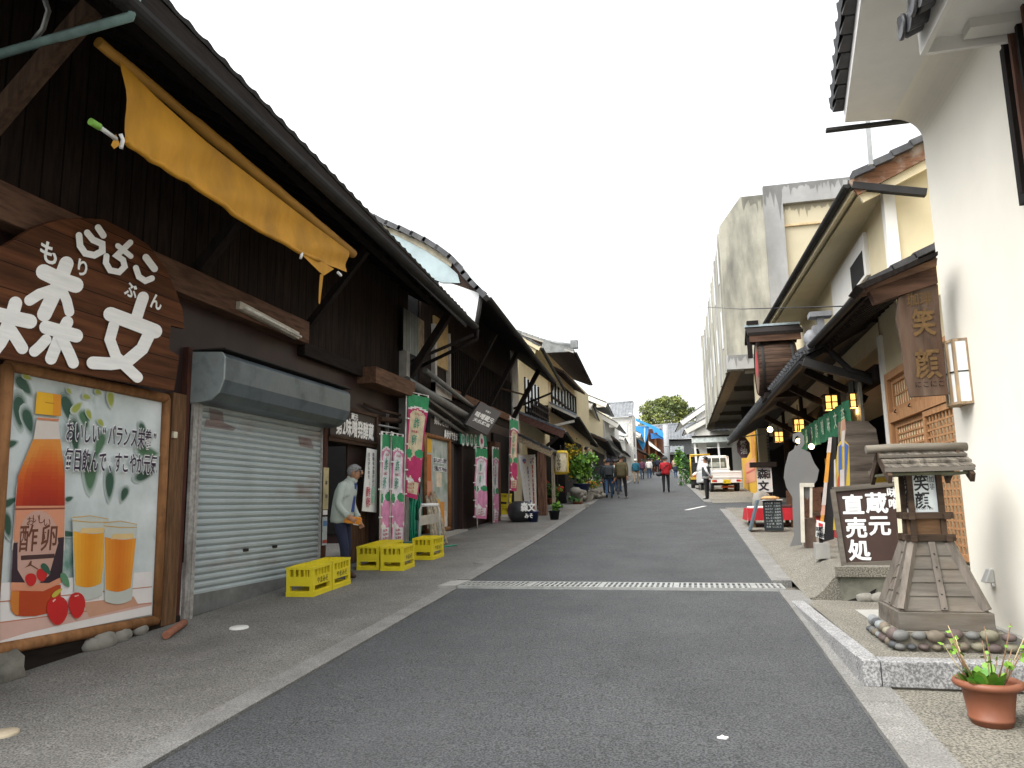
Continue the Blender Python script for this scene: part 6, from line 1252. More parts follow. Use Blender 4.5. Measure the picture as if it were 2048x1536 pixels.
# ================================================================ banner flags
def flag(label, tl, tr, br, bl, XS, red, group, pole=None, base=False, rope=True):
    """XS: street-side distance of the four corners; photo pixels give their place"""
    a, c, d, e = [PX(p[0], p[1], x) for p, x in zip((tl, tr, br, bl), XS)]
    t = thing('banner_flag', label, 'banner', pole[1] if pole else e, group)
    nm = (c-a).cross(e-a).normalized(); nm = nm if nm.dot(CAM-a) > 0 else -nm
    wave = lambda s, u: nm*(.012*math.sin(s*7+u*3)+.012*math.sin(u*9+s))
    cv = lambda s, u, k=0: a.lerp(c, s).lerp(e.lerp(d, s), u)+wave(s, u)+nm*k
    bord, inner, fruit = (M('flag crimson', (.42, .03, .12), r=.8), M('flag cream', (.58, .50, .34), r=.8), M('flag crimson', (.42, .03, .12))) if red else (M('flag pink', (.60, .20, .36), r=.8), M('flag white', (.70, .70, .72), r=.8), M('flag rose', (.62, .25, .42), r=.8))
    grn, wht = M('flag green', (.03, .25, .10), r=.8), M('flag pale line', (.72, .70, .68), r=.8)
    def zone(s, u):
        ys = u*2.9; arch = .42+.22*(1-(max(0, 1-((s-.5)/.42)**2))**.5) if abs(s-.5) < .42 else 9
        if ys < .30+.10*abs(s-.5)*2: return grn
        if ys < .36+.10*abs(s-.5)*2: return wht
        r1 = ((s-.62)/.36)**2+((ys-2.06)/.36)**2; r2 = ((s-.16)/.2)**2+((ys-2.12)/.26)**2
        if ((s-.20)/.2)**2+((ys-1.68)/.13)**2 < 1 or ((s-.80)/.24)**2+((ys-1.66)/.12)**2 < 1: return grn
        if r1 < 1 or r2 < 1: return fruit
        if 2.34+.05*math.sin(s*6) < ys < 2.44+.05*math.sin(s*6): return wht
        if .14 < s < .86 and ys > 2.44: return inner if ys < 2.78 else bord
        if .09 < s < .91 and ys > arch and ys < 2.36: return inner
        return bord
    b = B(); NS, NU = 22, 72; g = [[b.bm.verts.new(cv(i/NS, j/NU)) for j in range(NU+1)] for i in range(NS+1)]
    for i in range(NS):
        for j in range(NU): b.m(zone((i+.5)/NS, (j+.5)/NU)); b.f([g[i][j], g[i+1][j], g[i+1][j+1], g[i][j+1]], True)
    cl = b.out('cloth', t)
    ex = (c-a); w_ = ex.length; ex = ex.normalized(); ey = (a-e); h_ = ey.length; ey = ey.normalized(); b = B().m(M('flag lettering green', (.05, .30, .20), r=.8))
    for ch, u in (('酢', .275), ('卵', .445)): text(b, ch, cv(.5, u, .008), ex, ey, h_*.115, bold=.01, squash=min(1, w_*.62/(h_*.115)))
    b.m(M('flag lettering red', (.5, .05, .10), r=.8)); sq = w_*.6/4
    text(b, 'おいしい', cv(.5, .185, .008), ex, ey, h_*.03, width=w_*.55); text(b, 'すたまご', cv(.5, .36, .008), ex, ey, h_*.026, width=w_*.45)
    for u in (.87, .905, .94): text(b, 'りんご酢と卵', cv(.5, u, .008), ex, ey, h_*.024, width=w_*.55)
    b.out('print', cl)
    b = B().m(m_wpaint)
    for u in ((0.0, .25, .5, .75, .98) if pole else ()): p = cv(0, u); b.box(p.x-.02, p.x+.02, p.y-.05, p.y+.03, p.z-.012, p.z+.012)
    for s in (.05, .5, .95): p = cv(s, 0); b.box(p.x-.012, p.x+.012, p.y-.015, p.y+.015, p.z-.005, p.z+.05)
    b.out('ties', t)
    if pole:
        b = B().m(M('white pole', (.62, .60, .55), r=.5)); b.tube([pole[0], pole[1]], .016, 8); b.tube([a+V((0, 0, .04))+(a-c)*.06, c+V((0, 0, .04))], .010, 6); b.out('pole', t)
    if base:
        p = pole[1]; b = B().m(M('white plastic flag base', (.62, .60, .53), r=.5, var=.08)); s = .27; b.hexa([p+V(q) for q in ((-s, -s, 0), (s, -s, 0), (s, s, 0), (-s, s, 0), (-s, -s, .09), (s, -s, .09), (s, s, .09), (-s, s, .09))]); b.hexa([p+V(q) for q in ((-s, -s, .09), (s, -s, .09), (s, s, .09), (-s, s, .09), (-.05, -.05, .27), (.05, -.05, .27), (.05, .05, .27), (-.05, .05, .27))]); b.tube([p+V((0, 0, .25)), p+V((0, 0, .34))], .04, 10); b.out('base', t)
    return t
gF = 'vinegar drink banner flags'
flag('left one of the two pink banners side by side behind the crates', (763, 868), (782, 870), (779, 1088), (759, 1092), (-5.25,)*4, False, gF, (PX(763, 862, -5.25), PX(759, 1098, -5.25)))
flag('right one of the two pink banners side by side behind the crates', (784, 870), (805, 874), (808, 1088), (781, 1089), (-5.2,)*4, False, gF, (PX(783, 863, -5.22), PX(780, 1095, -5.22)))
flag('tall crimson banner with a big red fruit beside the hand truck', (816, 787), (857, 796), (836, 1000), (810, 992), (-5.2, -5.05, -5.05, -5.2), True, gF, (PX(813, 780, -5.22), PX(806, 1090, -5.22)))
flag('wide pink banner hanging before the dark board wall under the green strip', (950, 896), (973, 898), (974, 1038), (948, 1036), (-5.2,)*4, False, gF, (PX(951, 890, -5.2), PX(955, 1060, -5.2)))
flag('narrow pink banner right of the wide post', (986, 897), (996, 899), (997, 1046), (987, 1046), (-5.2, -5.25, -5.25, -5.2), False, gF, (PX(985, 893, -5.2), PX(986, 1048, -5.2)))
flag('small crimson banner on a white pole with a white plastic base', (1020, 838), (1035, 842), (1034, 982), (1020, 982), (-4.75, -4.7, -4.7, -4.75), True, gF, (PX(1020, 832, -4.75), GR(1017, 1040)), True)
flag('edge on pink banner beyond the traffic safety board', (1085, 903), (1088, 904), (1092, 1036), (1086, 1036), (-4.95, -4.98, -4.98, -4.95), False, gF, (PX(1085, 898, -4.95), PX(1086, 1038, -4.95)))

# hand truck, hose, sticks
ht = thing('hand_truck', 'green platform hand truck with a white tube handle before the crimson banner', 'hand truck', GR(860, 1105))
o = GR(838, 1112); hw = .62; p0 = PY(838, 1108, 13.6); p1 = PY(880, 1100, 13.85); zt = PY(860, 1010, 13.7).z
b = B().m(M('white coated handle', (.60, .58, .54), r=.4)); b.tube([p0+V((0, 0, .1)), V((p0.x+.02, p0.y, zt-.08)), V((p0.x+.06, p0.y, zt)), V((p1.x-.06, p1.y, zt)), V((p1.x-.02, p1.y, zt-.08)), p1+V((0, 0, .1))], .024, 10); b.m(m_wpaint).tube([V((p0.x+.04, p0.y, zt)), V((p1.x-.04, p1.y, zt))], .034, 10); b.out('handle', ht)
B().m(M('beige back plate', (.46, .42, .35), r=.6)).hexa([p0+V((0, -.01, .52)), p1+V((0, -.01, .52)), p1+V((0, .01, .52)), p0+V((0, .01, .52)), p0+V((0, -.01, .70)), p1+V((0, -.01, .70)), p1+V((0, .01, .70)), p0+V((0, .01, .70))]).out('back_plate', ht)
zb = gz(13.5)+.17; b = B().m(M('green deck', (.05, .15, .10), r=.6, var=.3)); b.box(p0.x-.1, p1.x+.08, 13.0, 13.95, zb, zb+.04); b.out('deck', ht, .01)
for x in (p0.x, p1.x):
    for y in (13.15, 13.8): B().m(m_tyre).lathe([(0, -.025), (.065, -.025), (.07, 0), (.065, .025), (0, .025)], (x, y, gz(y)+.085), X_, 14).out('wheel', ht)
b = B().m(M('green garden hose', (.02, .30, .18), r=.4, var=.15))
for i in range(7):
    c = PX(826+random.uniform(-6, 8), 1040, -5.32); w_, h = random.uniform(.12, .26), random.uniform(.42, .62); b.tube([c+V((.02*i-.05, math.cos(t)*w_, math.sin(t)*h+.05*random.uniform(-1, 1))) for t in [2*math.pi*k/16 for k in range(17)]], .014, 6)
c = GR(822, 1098); b.tube([c+V((.0, -.1, .4)), c+V((.2, .2, .2)), c+V((.35, .3, .03)), c+V((.6, .1, .03)), c+V((.8, .4, .05))], .014, 6)
tag(b.out('garden_hose'), 'loops of green garden hose hanging behind the hand truck', 'hose')
stk = thing('stick_bundle', 'bundle of pale rough sticks leaning on the wall behind the hand truck', 'sticks', GR(880, 1095))
for i in range(5):
    a = GR(868+i*6, 1098-i*2); c = PX(852+i*4, 985+random.uniform(0, 14), -5.4); B().m(wood('bleached stick', (.34, .29, .21), 'z', sc=20)).tube([a, a.lerp(c, .5)+V((random.uniform(-.03, .03),)*3), c], [.055, .045, .035], 8).out('stick', stk)
# second drink poster on the dark house
p2 = thing('small_drink_poster', 'second smaller drink poster in an orange frame on the dark shop house', 'poster', F(872, 1060, .05))
f_ = [F(850, 866, .08), F(898, 892, .08), F(896, 1056, .08), F(850, 1070, .08)]
X2 = XF+.06; ya, yb, z0, z1 = f_[0].y, f_[1].y, 1.05, 3.05; uv = lambda u, v: V((X2, ya+(yb-ya)*u, z0+(z1-z0)*v)); DX = V((.003, 0, 0))
b = B().m(M('poster two blurred green', (.42, .48, .45), r=.4, var=.2, dirt=.8, dcol=(.08, .2, .12), dsc=2.2)); b.box(XF-.02, X2-.002, ya, yb, z0, z1)
def rect(u0, u1, v0, v1, mat, k=1): b.m(mat); b.f([uv(u0, v0)+DX*k, uv(u1, v0)+DX*k, uv(u1, v1)+DX*k, uv(u0, v1)+DX*k])
rect(.02, .30, .82, .97, M('print cap yellow', (.72, .40, .02))); rect(.03, .28, .52, .80, M('print juice 2', (.48, .12, .02))); rect(.0, .32, .05, .52, M('print label salmon', (.5, .2, .14))); rect(.38, .62, .03, .33, M('print glass juice a', (.72, .4, .04))); rect(.64, .82, .03, .30, M('print glass juice b', (.66, .27, .03))); rect(.82, .93, .0, .2, M('poster white slip', (.66, .66, .62), r=.6)); rect(.48, .70, .46, .62, M('poster pale note', (.7, .6, .45), r=.6)); rect(.36, .92, .72, .78, M('slogan halo', (.82, .83, .83))); rect(.36, .92, .63, .69, M('slogan halo', (.82, .83, .83)))
sh2 = b.out('sheet', p2); b = B().m(M('slogan ink', (.03, .02, .05))); text(b, 'おいしいバランス栄養', uv(.64, .75)+DX*2, Y_, Z_, .12, bold=.02, width=(yb-ya)*.54); text(b, '毎日飲んですこやか元気', uv(.64, .66)+DX*2, Y_, Z_, .12, bold=.02, width=(yb-ya)*.54); b.out('slogan', sh2)
b = B().m(m_frame); cs = [uv(0, 0), uv(1, 0), uv(1, 1), uv(0, 1)]
for p, q in zip(cs, cs[1:]+cs[:1]): b.tube([p+V((.02, 0, 0)), q+V((.02, 0, 0))], .05, 8)
b.out('frame', p2)
# long dark fascia sign
fs = thing('fascia_sign', 'long dark fascia sign with two rows of white characters above the small drink poster', 'sign', F(885, 870, .08)); b = B().m(M('dark fascia sign', (.03, .024, .028), r=.5)); b.hexa([(XF+.02, 15.15, 3.08), (XF+.10, 15.15, 3.08), (XF+.10, 17.5, 3.0), (XF+.02, 17.5, 3.0), (XF+.02, 15.15, 3.62), (XF+.12, 15.15, 3.62), (XF+.12, 17.5, 3.42), (XF+.02, 17.5, 3.42)]); pn = b.out('board', fs); b = B().m(m_let); text(b, '美味しさ発酵中', (XF+.125, 15.95, 3.41), Y_, Z_, .2, bold=.04, width=1.2); text(b, '鼻歩ができました', (XF+.125, 16.7, 3.16), Y_, Z_, .2, bold=.04, width=1.35); b.out('lettering', pn)
# green hanging strip and the tilted projecting sign
b = B().m(M('green strip cloth', (.02, .22, .12), r=.7, var=.15)); X3 = -5.3; pts = [PX(919, 866, X3), PX(972, 872, X3), PX(975, 893, X3), PX(920, 888, X3)]; b.f(pts); b.m(wht_ := M('flag pale line', (.72, .7, .68)))
for i in range(4): c = pts[0].lerp(pts[1], .1+.15*i).lerp(pts[3].lerp(pts[2], .1+.15*i), .55); b.f([c+V((.006, math.cos(t)*.13, math.sin(t)*.16)) for t in [2*math.pi*k/12 for k in range(12)]])
c = pts[0].lerp(pts[1], .78).lerp(pts[3].lerp(pts[2], .78), .55); b.f([c+V((.006, math.cos(t)*.24, math.sin(t)*.2)) for t in [2*math.pi*k/14 for k in range(14)]]); b.m(M('flag crimson', (.42, .03, .12))); b.f([c+V((.012, math.cos(t)*.1, math.sin(t)*.08)) for t in [2*math.pi*k/10 for k in range(10)]]); b.m(M('flag lettering green', (.05, .3, .2)))
for i, ch in enumerate('酢卵酢卵'): c = pts[0].lerp(pts[1], .1+.15*i).lerp(pts[3].lerp(pts[2], .1+.15*i), .55); text(b, ch, c+V((.012, 0, 0)), Y_, Z_, .2, bold=.02)
tag(b.out('green_strip'), 'green cloth strip with white discs above the wide pink banner', 'banner')
tsn = thing('tilted_sign', 'dark sign board with white characters tilted down under the second eave', 'sign', PX(970, 840, -5.0)); QT = lambda x, y, d=0: PX(x, y, -5.0-.5*(1-(y-800)/70)*.3+d)
b = B().m(M('dark fascia sign', (.03, .024, .028))); cs = [QT(961, 803), QT(1003, 825), QT(974, 870), QT(931, 848)]; b.prism(cs, (-.05, 0, 0)); pn = b.out('board', tsn); ex = (cs[1]-cs[0]).normalized(); ey = (cs[0]-cs[3]).normalized(); b = B().m(m_let); c = (cs[0]+cs[1]+cs[2]+cs[3])/4; nn = ex.cross(ey); nn = nn if nn.dot(CAM-c) > 0 else -nn
text(b, '味噌蔵元', c+nn*.012+ey*.02, ex, ey, .42, bold=.04, width=(cs[1]-cs[0]).length*.8); text(b, '手造り', c+nn*.012+ey*.5, ex, ey, .16, bold=.03, width=(cs[1]-cs[0]).length*.25); text(b, '天然醸造', c+nn*.012-ey*.38, ex, ey, .26, bold=.03, width=(cs[1]-cs[0]).length*.7); b.out('lettering', pn)
# big dark jar, white barrel writing, bucket and pots
jx = GR(1042, 1044); b = B().m(M('dark glazed jar', (.035, .038, .04), r=.3, var=.3)); b.lathe([(0, 0), (.24, 0), (.35, .17), (.38, .33), (.32, .48), (.22, .54), (.20, .56), (0, .56)], jx, Z_, 24); jar = tag(b.out('jar'), 'big dark glazed jar with white characters leaning by the traffic board', 'jar')
b = B().m(m_let); text(b, '森文', jx+V((.28, -.36, .40)), (.9, .35, 0), Z_, .24, bold=.05, width=.40); text(b, 'みそ', jx+V((.30, -.36, .17)), (.9, .35, 0), Z_, .14, bold=.04, width=.24); b.out('lettering', jar)
def pot(name, x, y, r, h, mat, lab, cat='pot'):
    p = GR(x, y, .01); b = B().m(mat); b.lathe([(0, 0), (r*.75, 0), (r*.98, h*.88), (r*1.08, h*.88), (r*1.08, h), (r*.92, h), (r*.88, h*.86), (0, h*.86)], p, Z_, 20); return tag(b.out(name), lab, cat), p
pot('bucket', 1067, 1044, .15, .28, M('navy plastic', (.015, .025, .09), r=.4), 'navy blue bucket at the foot of the traffic safety board', 'bucket')
# traffic safety board
ts_ = thing('traffic_board', 'tall white traffic safety banner with red and blue vertical lettering', 'banner', GR(1062, 1040)); XT = -5.05; T = lambda x, y, d=0: PX(x, y, XT+d)
b = B().m(M('white vinyl', (.72, .73, .74), r=.5, var=.03)); cs = [T(1037, 911), T(1071, 909), T(1074, 1034), T(1053, 1030)]; b.prism(cs, (-.02, 0, 0)); pn = b.out('cloth', ts_)
sv = lambda u, v, d=.008: cs[0].lerp(cs[1], u).lerp(cs[3].lerp(cs[2], u), v)+V((d, 0, 0)); ex = Y_; ey = (cs[1]-cs[2]).normalized()
rd, bl_ = M('vinyl red ink', (.50, .02, .04), r=.5), M('vinyl blue ink', (.04, .08, .42), r=.5); b = B().m(rd)
hh = (cs[0]-cs[3]).length
for i, ch in enumerate('運転中の携帯電話禁止'): text(b, ch, sv(.75, .20+.073*i), ex, ey, hh*.068, bold=.06, squash=1.5)
b.m(bl_)
for i, ch in enumerate('全席シートベルト着用'): text(b, ch, sv(.44, .21+.07*i), ex, ey, hh*.06, bold=.06, squash=1.5)
for i, ch in enumerate('警察署交通安全協会'): text(b, ch, sv(.20, .22+.07*i), ex, ey, hh*.026, bold=0, squash=1.4)
b.f([sv(.28+.11*math.cos(t), .085+.03*math.sin(t)) for t in [2*math.pi*k/14 for k in range(14)]]); b.m(rd); b.f([sv(.20, .11, .01), sv(.36, .11, .01), sv(.36, .125, .01), sv(.28, .14, .01), sv(.2, .125, .01)]); b.f([sv(.64, .06, .01), sv(.66, .055, .01), sv(.88, .13, .01), sv(.86, .14, .01)]); b.m(bl_); b.f([sv(.64, .10), sv(.72, .10), sv(.70, .14), sv(.63, .14)]); b.f([sv(.78, .05), sv(.88, .045), sv(.86, .08), sv(.77, .08)]); b.m(m_black_p)
for i in range(5): b.f([sv(.2+.13*i, .955), sv(.29+.13*i, .955), sv(.29+.13*i, .975), sv(.2+.13*i, .975)])
b.out('print', pn); b = B().m(m_steel); b.tube([T(1069, 1034, -.02), T(1073, 1042, .1)], .015, 6); b.tube([T(1055, 1031, -.05), GR(1056, 1040)], .015, 6); b.out('stand', ts_)
# paper lantern
pl_ = PY(1122, 925, 23.6); b = B(); lr_ = .23
pll = thing('paper_lantern', 'yellow and white paper lantern hanging under the pent roof of the balcony house', 'lantern', pl_)
prof = [(.12, -.36)]+[(lr_*(.80+.20*math.sin(math.pi*k/12))*(1+(.015 if k % 2 else 0)), -.34+.68*k/12) for k in range(13)]+[(.12, .36)]
b.m(M('cream lantern paper', (.62, .55, .38), r=.8)); b.lathe(prof, pl_, Z_, 20)
pp = b.out('paper', pll); b = B().m(M('yellow lantern end', (.60, .42, .03), r=.7)); b.lathe([(lr_*1.02, -.30), (lr_*.86, -.37), (0, -.37)], pl_, Z_, 20); b.lathe([(0, .37), (lr_*.86, .37), (lr_*1.0, .30)], pl_, Z_, 20)
for a in (.0, math.pi): b.lathe([(lr_*1.03, -.3), (lr_*1.04, 0), (lr_*1.03, .3)], pl_, Z_, 6, a0=a-.5, a1=a+.5)
b.out('end_ring', pll); b = B().m(m_black_p); text(b, 'おみやげ', pl_+V((-.03, -lr_-.012, .0)), X_, Z_, .13, vertical=True); b.out('lettering', pp); B().m(m_black_p).tube([pl_+V((0, 0, .36)), pl_+V((0, 0, .55))], .015, 6).out('cord', pll)

# ================================================================ plants
m_lf = [M('leaf '+n, c, r=.55, var=.3, sc=3) for n, c in (('bright green', (.14, .28, .03)), ('mid green', (.06, .16, .03)), ('dark green', (.025, .075, .025)), ('grey green', (.16, .22, .17)), ('yellow', (.50, .36, .02)), ('red', (.55, .03, .01)), ('orange', (.6, .22, .02)))]
m_stem = M('brown stem', (.10, .06, .035), r=.8)
def foliage(b, c, r, n, mats, size, gap=.0):
    c = V(c); r = V(r) if hasattr(r, '__len__') else V((r, r, r)); lumps = [V((random.gauss(0, .45), random.gauss(0, .45), random.gauss(0, .4))) for _ in range(max(4, n//60))]
    for _ in range(n):
        l = random.choice(lumps); p = l+V((random.gauss(0, .22), random.gauss(0, .22), random.gauss(0, .2)))
        if p.length > 1.1: p *= 1.0/p.length
        b.m(random.choice(mats)); b.leaf((c.x+p.x*r.x, c.y+p.y*r.y, c.z+p.z*r.z), size*random.uniform(.6, 1.3))
def plant(name, lab, base, ctr, r, n, mats, size, potmat=None, pr=.15, ph=.25, group=None, flowers=None):
    t = thing(name, lab, 'plant', base, group)
    if potmat: b = B().m(potmat); b.lathe([(0, 0), (pr*.75, 0), (pr, ph*.9), (pr*1.1, ph*.9), (pr*1.1, ph), (pr*.9, ph), (0, ph*.85)], base, Z_, 18); b.out('pot', t)
    b = B(); foliage(b, ctr, r, n, mats, size); b.out('leaves', t)
    if flowers: b = B(); foliage(b, ctr, V(r)*1.08 if hasattr(r, '__len__') else r*1.08, flowers[1], [flowers[0]], size*.9); b.out('flowers', t)
    return t
m_terra = M('terracotta pot', (.36, .15, .08), r=.75, var=.15); m_navy = M('navy plastic', (.015, .025, .09))
p = GR(1104, 1014); plant('flowering_plant', 'red flowering geranium in a terracotta pot beneath the paper lantern', p, p+V((0, 0, .62)), (.42, .4, .36), 520, m_lf[1:3]+[m_lf[0]], .11, m_terra, .16, .32, flowers=(m_lf[5], 46))
p = GR(1109, 1040); plant('potted_plant', 'small spiky plant in a black pot on the kerb side', p, p+V((0, 0, .34)), (.16, .16, .14), 70, m_lf[0:2], .12, m_black_p, .15, .26)
p = PY(1164, 984, 29.5); plant('broadleaf_plant', 'bright green bushy plant in a navy planter on the low stone wall', p, p+V((0, 0, .95)), (.62, .5, .62), 620, [m_lf[0], m_lf[0], m_lf[1]], .17, m_navy, .32, .32)
p = PY(1163, 945, 31.0); plant('yellow_shrub', 'yellow flowered upright shrub behind the navy planter', p+V((0, 0, -.5)), p+V((-.35, -.2, .62)), (.5, .4, .85), 560, [m_lf[4], m_lf[4], m_lf[1]], .12)
p = PY(1180, 950, 31.5); plant('grey_shrub', 'grey green shrub right of the bright bushy plant', p+V((0, 0, -.5)), p+V((0, 0, .2)), (.5, .4, .6), 420, [m_lf[3], m_lf[2], m_lf[1]], .13)
p = PY(1180, 978, 30.8); plant('orange_flowers', 'orange and white flowers on the end of the low stone wall', p, p+V((0, 0, .2)), (.5, .3, .22), 240, [m_lf[1], m_lf[0], m_lf[6]], .10)
p = PY(1156, 1012, 26.8); plant('small_red_plant', 'small plant with reddish leaves in a low clay pot at the kerb', p, p+V((0, 0, .22)), (.3, .25, .14), 120, [m_lf[1], m_lf[2]], .09, m_terra, .17, .16)
b = B().m(m_stone)
for i in range(24): a = i/23; q = PY(1150+a*52, 1000-a*16, 28+a*5); b.ball((q.x+random.uniform(-.1, .1), q.y, gz(q.y)+random.uniform(.08, .5)*(1-a*.5)), (random.uniform(.15, .3), .25, random.uniform(.1, .18)), 10, 6, bumpy=.12)
b.box(PY(1156, 990, 29.8).x-.4, PY(1190, 985, 31.5).x, 29.6, 31.6, gz(29), gz(30)+.38)
tag(b.out('stone_planter_wall'), 'low rubble stone wall carrying the plants behind the walking group', 'wall')
b = B().m(m_conc); q = PY(1118, 1014, 25.5); b.box(q.x-.5, q.x+.9, 25.3, 26.6, gz(25)-.05, gz(25.5)+.14); tag(b.out('stone_step'), 'flat pale stone step under the geranium pot', 'step')
p = PY(1300, 915, 92); plant('clipped_bush', 'clipped green bush on the low grey wall far up the street', p+V((0, 0, 0)), p, (1.0, .6, .5), 260, m_lf[0:2], .25)
p = PY(1366, 935, 72); plant('columnar_shrub', 'tall yellow green shrub at the corner of the right hand houses', p+V((0, 0, -1.6)), p+V((-.3, 0, .2)), (.45, .5, 2.0), 520, m_lf[0:2], .26)
p = PY(1370, 935, 66); plant('dark_hedge', 'dark hedge beside the yellow green shrub', p+V((0, 0, -1.5)), p+V((.2, 0, -.2)), (.55, .8, 1.6), 620, m_lf[1:3], .24)
p = PY(1378, 960, 46); plant('low_hedge', 'low tangled bush before the yellow buggy', p+V((0, 0, -.4)), p+V((-.1, 0, -.1)), (.5, 1.2, .45), 360, m_lf[1:3]+[m_stone], .14)

# foreground pot with twigs
fp = GR(1985, 1452); fp.z += .01
ft = thing('flower_pot', 'large terracotta coloured pot with green leaves and bare twigs at the right edge', 'plant', fp)
m_pp = M('terracotta plastic', (.20, .070, .036), r=.5, var=.06, sc=6, dirt=.15, dcol=(.27, .12, .08), dsc=5)
rp = .185; b = B().m(m_pp); b.lathe([(r_*.86, h_*.86) for r_, h_ in [(0, 0), (.125, 0), (.13, .03), (.137, .033), (.14, .05), (.135, .053), (.165, .235), (.195, .24), (.212, .252), (.216, .268), (.208, .285), (.19, .292), (.172, .286), (.160, .262), (.158, .22), (0, .22)]], fp, Z_, 40); pt_ = b.out('pot', ft); B().m(M('dark soil', (.03, .022, .018), r=1, bump=1, bsc=60)).lathe([(.135, .193), (.08, .2), (0, .205)], fp, Z_, 20).out('soil', pt_)
b = B()
for i in range(52):
    a = random.uniform(0, 6.28); r = random.uniform(0, .10); c = fp+V((math.cos(a)*r-.03, math.sin(a)*r-.03, .2)); d = V((math.cos(a)*.7, math.sin(a)*.7, random.uniform(.8, 2.0))).normalized(); s = random.uniform(.09, .16); b.m(m_lf[0] if random.random() < .5 else M('leaf pot green', (.07, .22, .02), r=.45)); sd_ = d.cross(Z_).normalized()*s*.24
    m0, m1, tip = c+d*s*.35+V((0, 0, .01)), c+d*s*.75, c+d*s+V((0, 0, -.015)); b.f([c, m0+sd_, m0]); b.f([c, m0, m0-sd_]); b.f([m0, m0+sd_, m1+sd_*.7, m1]); b.f([m0-sd_, m0, m1, m1-sd_*.7]); b.f([m1, m1+sd_*.7, tip]); b.f([m1-sd_*.7, m1, tip])
b.out('leaves', ft)
b = B()
for i in range(15):
    a = random.uniform(0, 6.28); c = fp+V((math.cos(a)*.07, math.sin(a)*.07, .2)); d = V((math.cos(a)*.45+random.uniform(-.2, .2), math.sin(a)*.3, 1)).normalized(); L_ = random.uniform(.16, .42); b.m(M('twig', (.22, .13, .075), r=.8) if i % 3 else M('pale cut twig', (.42, .34, .2), r=.8)); b.tube([c, c+d*L_*.5+V((random.uniform(-.015, .015),)*3), c+d*L_], [.005, .004, .0025], 5)
    for k in range(random.randint(1, 5)): b.m(m_lf[0]); b.leaf(c+d*L_*random.uniform(.6, 1), random.uniform(.02, .045), w=.5)
b.out('twigs', ft)
p = GR(2046, 1445); plant('edge_plant', 'pale leaved plant in a blue pot cut off by the right edge', p+V((.16, .0, 0)), p+V((.12, .0, .27)), (.13, .13, .10), 110, [m_lf[3], m_lf[0]], .07, M('blue grey pot', (.10, .18, .2), r=.5), .12, .17)
p = PX(2046, 1300, 2.1); plant('edge_shrub', 'whitish blossoming twig by the white wall at the right edge', p+V((.05, 0, -.25)), p+V((.06, 0, 0)), (.10, .14, .12), 60, [M('blossom white', (.7, .68, .55), r=.7), m_lf[3]], .04)

# big round tree behind the hall
tt = thing('camphor_tree', 'big round crowned evergreen tree rising behind the tiled hall', 'tree', (-5.5, 150, gz(150)))
ct = PY(1336, 838, 150); 
mt = [M('crown leaf light', (.22, .25, .06), r=.6, var=.3, sc=.6), M('crown leaf mid', (.15, .185, .05), r=.6, var=.3, sc=.6), M('crown leaf dark', (.08, .11, .035), r=.6, var=.3, sc=.6)]
b = B(); W_, H_ = 5.7, 4.2
cl = []
for i in range(95):
    a = random.uniform(0, 6.28); u = random.uniform(-.45, 1); rr_ = math.sqrt(max(0, 1-max(u, 0)**2))*random.uniform(.45, 1.0); cl.append((V((math.cos(a)*rr_*W_, math.sin(a)*rr_*W_, u*H_*.95)), random.uniform(.8, 1.5)))
for c, r in cl:
    k = random.choice((0, 0, 1, 1, 2))
    for j in range(150):
        p = V((random.gauss(0, 1), random.gauss(0, 1), random.gauss(0, 1))).normalized()*r*random.uniform(.6, 1.05); p.z *= .6; b.m(mt[min(2, max(0, k+random.choice((-1, 0, 0, 1))))]); b.leaf(ct+c+p, random.uniform(.22, .42))
b.out('crown', tt)
b = B().m(m_stem); g0 = V((ct.x, 150, gz(150))); b.tube([g0, V((ct.x+.2, 150, ct.z-4.5)), V((ct.x, 150, ct.z-2))], [.7, .5, .35], 10); b.out('trunk', tt)
for i in range(9):
    c, r = cl[i*6]; B().m(m_stem).tube([V((ct.x, 150, ct.z-3.5+.1*i)), ct+c*.5+V((0, 0, -.5)), ct+c], [.25, .14, .05], 6).out('limb', tt)
